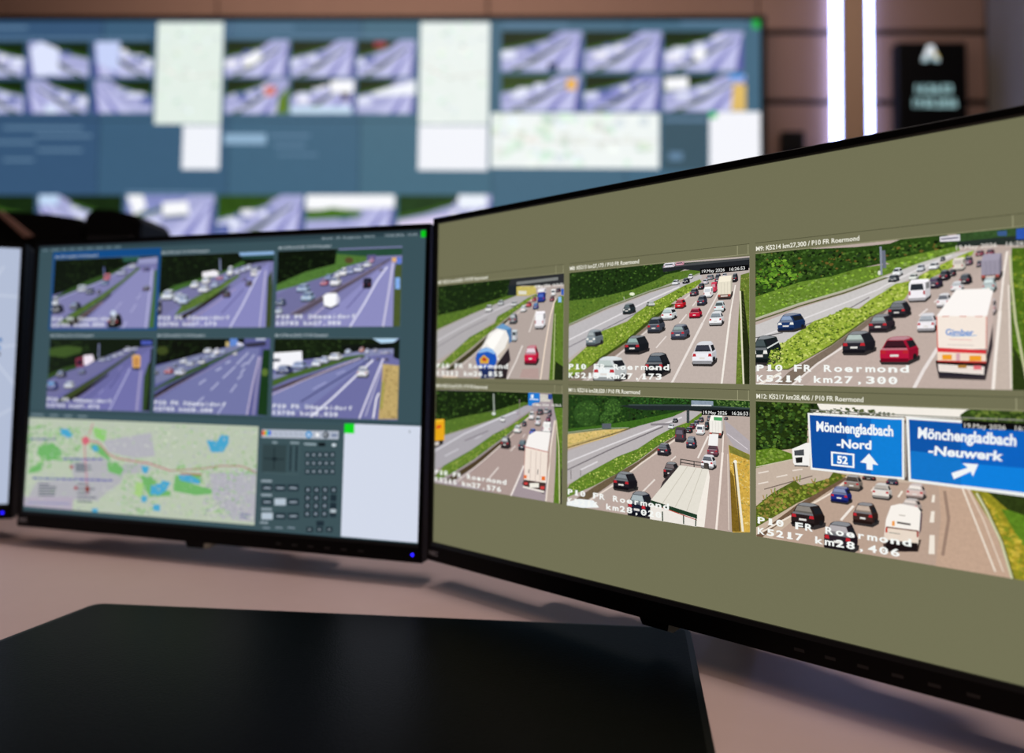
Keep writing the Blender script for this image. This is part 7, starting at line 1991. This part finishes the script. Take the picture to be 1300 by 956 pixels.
# ------------------------------------------------------------------ monitors
SW, SH = .5184, .324
def make_monitor(origin, yaw, tilt, bg, label, led=True):
    """origin: lower left corner of the lit area relative to the camera (x, up, forward)"""
    ex = Vector((math.cos(yaw), -math.sin(yaw), 0))
    base = Vector((origin[0], origin[2], DESK_Z)) + ex * SW / 2
    root = empty('monitor', base, -yaw)
    tag(root, label, 'monitor', 'desk monitors in a curve')
    hv = CAM_Z + origin[1] - DESK_Z
    head = Matrix.Translation((-SW / 2, 0, hv)) @ Matrix.Rotation(-tilt, 4, 'X')
    def part(o):
        o.parent = root
        o.matrix_local = head
        return o
    s, t, b = .0055, .006, .0185
    # bezel: a frame ring with a slightly raised front edge
    bm = bmesh.new()
    ox0, ox1, oz0, oz1 = -s, SW + s, -b, SH + t
    def ring(x0, x1, z0, z1, y):
        return [bm.verts.new((x, y, z)) for x, z in ((x0, z0), (x1, z0), (x1, z1), (x0, z1))]
    loops = [ring(ox0, ox1, oz0, oz1, .012), ring(ox0, ox1, oz0, oz1, -.0025), ring(ox0 + .0005, ox1 - .0005, oz0 + .0005, oz1 - .0005, -.003),
             ring(-.001, SW + .001, -.0035, SH + .001, -.003)]
    for a, c in zip(loops, loops[1:]):
        for i in range(4):
            bm.faces.new((a[i], a[(i + 1) % 4], c[(i + 1) % 4], c[i]))
    part(obj('bezel', mesh_bm('bezel', bm), M_gloss))
    bm = bmesh.new()
    loops = [ring(-.001, SW + .001, -.0035, SH + .001, -.003), ring(0, SW, 0, SH, -.0019), ring(0, SW, 0, SH, .002)]
    for a, c in zip(loops, loops[1:]):
        for i in range(4):
            bm.faces.new((a[i], a[(i + 1) % 4], c[(i + 1) % 4], c[i]))
    part(obj('screen_lip', mesh_bm('screen_lip', bm), M_lip))
    # rear housing with the electronics bulge
    bm = bmesh.new()
    add_box(bm, -s, .012, -b, SW + s, .03, SH + t, bevel=.006)
    add_box(bm, .11, .028, .02, SW - .11, .052, SH - .03, bevel=.01)
    add_box(bm, .17, .05, .10, SW - .17, .062, SH - .08, bevel=.005)
    part(obj('rear_housing', mesh_bm('rear_housing', bm), M_black))
    # lit panel
    p = Pic((0, 0, SW * 1000, SH * 1000))
    p.poly(bg, .015, [(0, 0), (SW * 1000, 0), (SW * 1000, SH * 1000), (0, SH * 1000)])
    scr = part(p.build('screen', M_picture, None, base=0))
    back = part(box('panel_back', (0, .001, 0, SW, .012, SH), M_black))
    # bottom edge details
    for i in range(6):
        x = .355 + i * .0195
        bt = part(box('button_mark', (x, -.0032, -.0125, x + .0065, -.0028, -.0105), M_icon))
    if led:
        bm = bmesh.new()
        bmesh.ops.create_uvsphere(bm, u_segments=10, v_segments=6, radius=.0016)
        bmesh.ops.translate(bm, verts=bm.verts, vec=(.5136, -.003, -.0105))
        l = part(obj('power_light', mesh_bm('power_light', bm), M_led))
        l['label'] = 'small blue power light'
    vs, fs = glyphs('NEC', .03)
    wd = max(v[0] for v in vs)
    me = bpy.data.meshes.new('maker_logo')
    me.from_pydata([(-.0025 + v[0] / wd * .013, -.0032, -.0125 + v[1] / CAP * .0042) for v in vs], [], fs)
    lg = part(obj('maker_logo', me, M_grey))
    lg['label'] = 'small grey letters NEC'
    # cable guide under the lower edge
    bm = bmesh.new()
    prism(bm, [(.232, -.0185), (.262, -.0185), (.259, -.0262), (.236, -.0262)], 'y', .004, .026)
    cg = part(obj('cable_guide', mesh_bm('cable_guide', bm), M_black))
    bm = bmesh.new()
    prism(bm, [(.2595, -.0185), (.271, -.0187), (.263, -.0258), (.2585, -.0258)], 'y', .003, .012)
    cl = obj('clip', mesh_bm('clip', bm), M_clip, cg)
    # arm on a post behind the monitor
    box('mount_plate', (-.06, .058, hv + .11, .06, .068, hv + .23), M_metal, root, bevel=.002)
    box('arm', (-.02, .066, hv + .15, .02, .17, hv + .19), M_metal, root, bevel=.004)
    bm = bmesh.new()
    bmesh.ops.create_cone(bm, cap_ends=True, segments=20, radius1=.018, radius2=.018, depth=hv + .24)
    bmesh.ops.translate(bm, verts=bm.verts, vec=(0, .18, (hv + .24) / 2))
    obj('post', mesh_bm('post', bm, True), M_metal, root)
    box('foot_plate', (-.05, .13, 0, .05, .23, .012), M_metal, root, bevel=.003)
    return root, scr

# -- right monitor, sharp
R_root, R_scr = make_monitor((-.0772141, -.1730218, .6993790), .697129, 0.0, '727155', 'large monitor at the right with olive background and six sharp motorway camera views')
HEAD = {'M7': 'M7: K5212 km26,855 / P10 FR Roermond', 'M8': 'M8: K5213 km27,173 / P10 FR Roermond', 'M9': 'M9: K5214 km27,300 / P10 FR Roermond',
        'M10': 'M10: K5215 km27,576 / P10 FR Roermond', 'M11': 'M11: K5216 km28,020 / P10 FR Roermond', 'M12': 'M12: K5217 km28,406 / P10 FR Roermond'}
OSD = {'M7': 'K5212 km26,855', 'M8': 'K5213 km27,173', 'M9': 'K5214 km27,300', 'M10': 'K5215 km27,576', 'M11': 'K5216 km28,020', 'M12': 'K5217 km28,406'}
for i, k in enumerate(['M7', 'M8', 'M9', 'M10', 'M11', 'M12']):
    x0 = (0.8, 165.3, 328.4)[i % 3]
    y0, y1 = ((166.0, 259.6), (58.8, 153.9))[i // 3]
    w = 158.8
    p = Pic((x0, y0, x0 + w, y1), seed=i + 11)
    p.run(PICTURES[k])
    p.osd('P10 FR Roermond', x0 + .8, y0 + 9.6, 6.42, 4.3)
    p.osd(OSD[k], x0 + .8, y0 + 2.2, 6.42, 4.3)
    v = p.build('video_tile', M_picture, R_scr)
    v['label'] = ['camera view with blue and white tank lorry', 'camera view of dense traffic with two red cars', 'camera view with white box lorry and red car', 'camera view with white lorry and cut-off yellow truck', 'camera view with long white lorry roof', 'camera view with two blue direction signs'][i]
    h = Pic((x0 - 1, y1, x0 + w + 1, y1 + 12))
    h.line('9c9a78', .35, [(x0, y1 + .5), (x0 + w, y1 + .5)])
    h.line('3c3c28', .3, [(x0, y1 + 8.0), (x0 + w, y1 + 8.0)])
    for xx in (w - 9, w - 1):
        h.line('a8a684', .35, [(x0 + xx, y1 + .5), (x0 + xx, y1 + 7.6)])
    h.text(HEAD[k], 'eceadc', .018, (x0 + .2, y1 + 2.2), (x0 + 68.5 + (1.5 if i > 2 else 0), y1 + 2.2), (x0 + .2, y1 + 5.3))
    h.line('d8d6c0', .3, [(x0 + 9.6 + (2 if i > 2 else 0), y1 + 1.6), (x0 + 9.6 + (2 if i > 2 else 0), y1 + 6)])
    h.build('title_bar', M_picture, R_scr)

# -- middle monitor, softer
L_root, L_scr = make_monitor((-.5927443, -.1768155, .8406718), .267917, .0208, '3a525a', 'middle monitor with teal background, camera views and a green area map')
LOSD = ['K5701 km26,855', 'K5702 km27,173', 'K5703 km27,300', 'K5704 km27,576', 'K5705 km28,200', 'K5706 km28,020']
fr = Pic((0, 0, 518, 324))
for q in ([(22, 220), (183.3, 220), (183.3, 222), (22, 222)], [(22, 307.5), (183.3, 307.5), (183.3, 317), (22, 317)], [(22, 220), (25, 220), (25, 317), (22, 317)], [(179.5, 220), (183.3, 220), (183.3, 317), (179.5, 317)]):
    fr.poly('0f4a86', 0, q, advance=False)
fr.build('selection_frame', M_picture, L_scr, base=.1)
for i in range(6):
    x0 = (25.6, 184.0, 341.2)[i % 3]
    y0, y1 = ((222.4, 307.4), (124.4, 209.8))[i // 3]
    w = (153.4, 152, 150.4)[i % 3]
    p = Pic((x0, y0, x0 + w, y1), seed=i + 31, saturation=0.75)
    p.run(PICTURES['L%d' % (i + 1)])
    p.osd('P10 FR Düsseldorf', x0 + 1.5, y0 + 9.3, 5.75, 4.0, 'e4e8f4')
    p.osd(LOSD[i], x0 + 1.5, y0 + 2.2, 5.75, 4.0, 'e4e8f4')
    p.build('video_tile', M_picture, L_scr)
    h = Pic((0, 0, 518, 324))
    h.text('M%d: %s / P10 FR Düsseldorf' % (i + 1, LOSD[i]), 'b4c0c6', .01, (x0 + .5, y1 + 2.2), (x0 + 66, y1 + 2.2), (x0 + .5, y1 + 5))
    h.line('60767c', .4, [(x0, y1 + .5), (x0 + w, y1 + .5)])
    h.build('title_bar', M_picture, L_scr)
p = Pic((0.6, 5.2, 325.5, 112.6), seed=51)
p.run(PICTURES['MAP'])
p.build('map_view', M_picture, L_scr)['label'] = 'pale green area map with blue lakes'
p = Pic((328, 1.5, 430, 118), seed=52)
p.run(PICTURES['CTL'])
p.build('control_panel', M_picture, L_scr)
p = flat((430.8, 1.2, 517.8, 119.2), 'd3daea')
p.dz = .02
p.poly('10d820', 0, [(430.8, 109), (442.5, 109), (442.5, 119.2), (430.8, 119.2)])
p.poly('9098a0', 0, [(505, 112), (506.5, 112), (506.5, 114.5), (505, 114.5)])
p.build('blank_window', M_picture, L_scr)
p = Pic((0, 0, 518.4, 324))
p.poly('2c4048', 0, [(0, 319), (518, 319), (518, 324), (0, 324)])
p.poly('08c818', 0, [(512.5, 316.2), (518.2, 316.2), (518.2, 323.4), (512.5, 323.4)])
p.text('Archiv  20  Ereignisse  Alarm', 'a8b8c0', 0, (395, 318.4), (459, 318.4), (395, 321.0))
p.text('19.05.2026  16:26', 'a8b8c0', 0, (470, 318.4), (508, 318.4), (470, 321.0))
x = 4
for wd in (10, 14, 8, 9, 10, 11, 12, 9, 10):
    p.line('5f7680', 2.4, [(x, 320.0), (x + wd, 320.0)])
    x += wd + 3.5
p.line('1c2c34', .6, [(0, 121.4), (518, 121.4)])
x = 3
for wd in (20, 13, 12, 14):
    p.line('6c8088', 2.6, [(x, 116.4), (x + wd, 116.4)])
    x += wd + 9
p.build('menu_bar', M_picture, L_scr)

# -- far left monitor, mostly outside the picture
T_root, T_scr = make_monitor((-1.1318, -.1744, .7334), -.261799, .01745, 'b3bed6', 'monitor cut off at the left edge with pale blue screen')
p = Pic((0, 0, 518.4, 324), seed=5)
for q in ([(300, 60), (380, 110), (440, 190), (500, 300)], [(420, 20), (470, 90), (518, 120)], [(380, 250), (450, 265), (518, 262)], [(440, 324), (480, 200), (518, 150)], [(400, 180), (518, 200)]):
    p.line('c6cfe2', 2.0, q)
for x, y, c in ((492, 201, '3c88c8'), (487, 206, '3c88c8'), (499, 196, '3c88c8'), (500, 206, '3070b0'), (490, 190, '404858'), (499, 188, '303848'), (488, 181, 'd87838'), (495, 180, 'd87838'), (484, 172, '784030'), (478, 196, '3c88c8')):
    p.poly(c, 0, [(x - 2.2, y - 1.6), (x, y - 2.4), (x + 2.2, y - 1.6), (x + 2.2, y + 1.6), (x, y + 2.4), (x - 2.2, y + 1.6)])
p.build('map_view', M_picture, T_scr)

# ------------------------------------------------------------------ dark equipment on the far side of the desk
eq = empty('equipment_case', (-1.03, 1.32, DESK_Z))
bm = bmesh.new()
out = [(-.21, 0), (.225, 0), (.225, .485), (.215, .497), (.16, .504), (.06, .508), (-.02, .508), (-.10, .515), (-.19, .52), (-.21, .51)]
prism(bm, out, 'y', -.05, .05, bevel=.006)
obj('casing', mesh_bm('casing', bm), M_black, eq)
bm = bmesh.new()
prism(bm, [(.06, .508), (.072, .508), (.132, .462), (.118, .458)], 'y', -.056, -.049)
obj('edge_trim', mesh_bm('edge_trim', bm), M_trim, eq)
box('foot', (-.2, -.09, 0, .215, .09, .012), M_black, eq, bevel=.003)
tag(eq, 'black casing behind the far left monitor with a brown slanted trim', 'equipment')
eq2 = empty('desk_speaker', (-.75, 1.32, DESK_Z))
bm = bmesh.new()
prism(bm, [(-.05, 0), (.055, 0), (.055, .49), (.045, .503), (.0, .512), (-.035, .513), (-.05, .50)], 'y', -.06, .06, bevel=.006)
obj('casing', mesh_bm('casing', bm), M_black, eq2)
box('grille', (-.04, -.064, .05, .045, -.059, .46), M_lip, eq2, bevel=.002, seg=1)
tag(eq2, 'narrow black upright box rising behind the middle monitor', 'speaker')
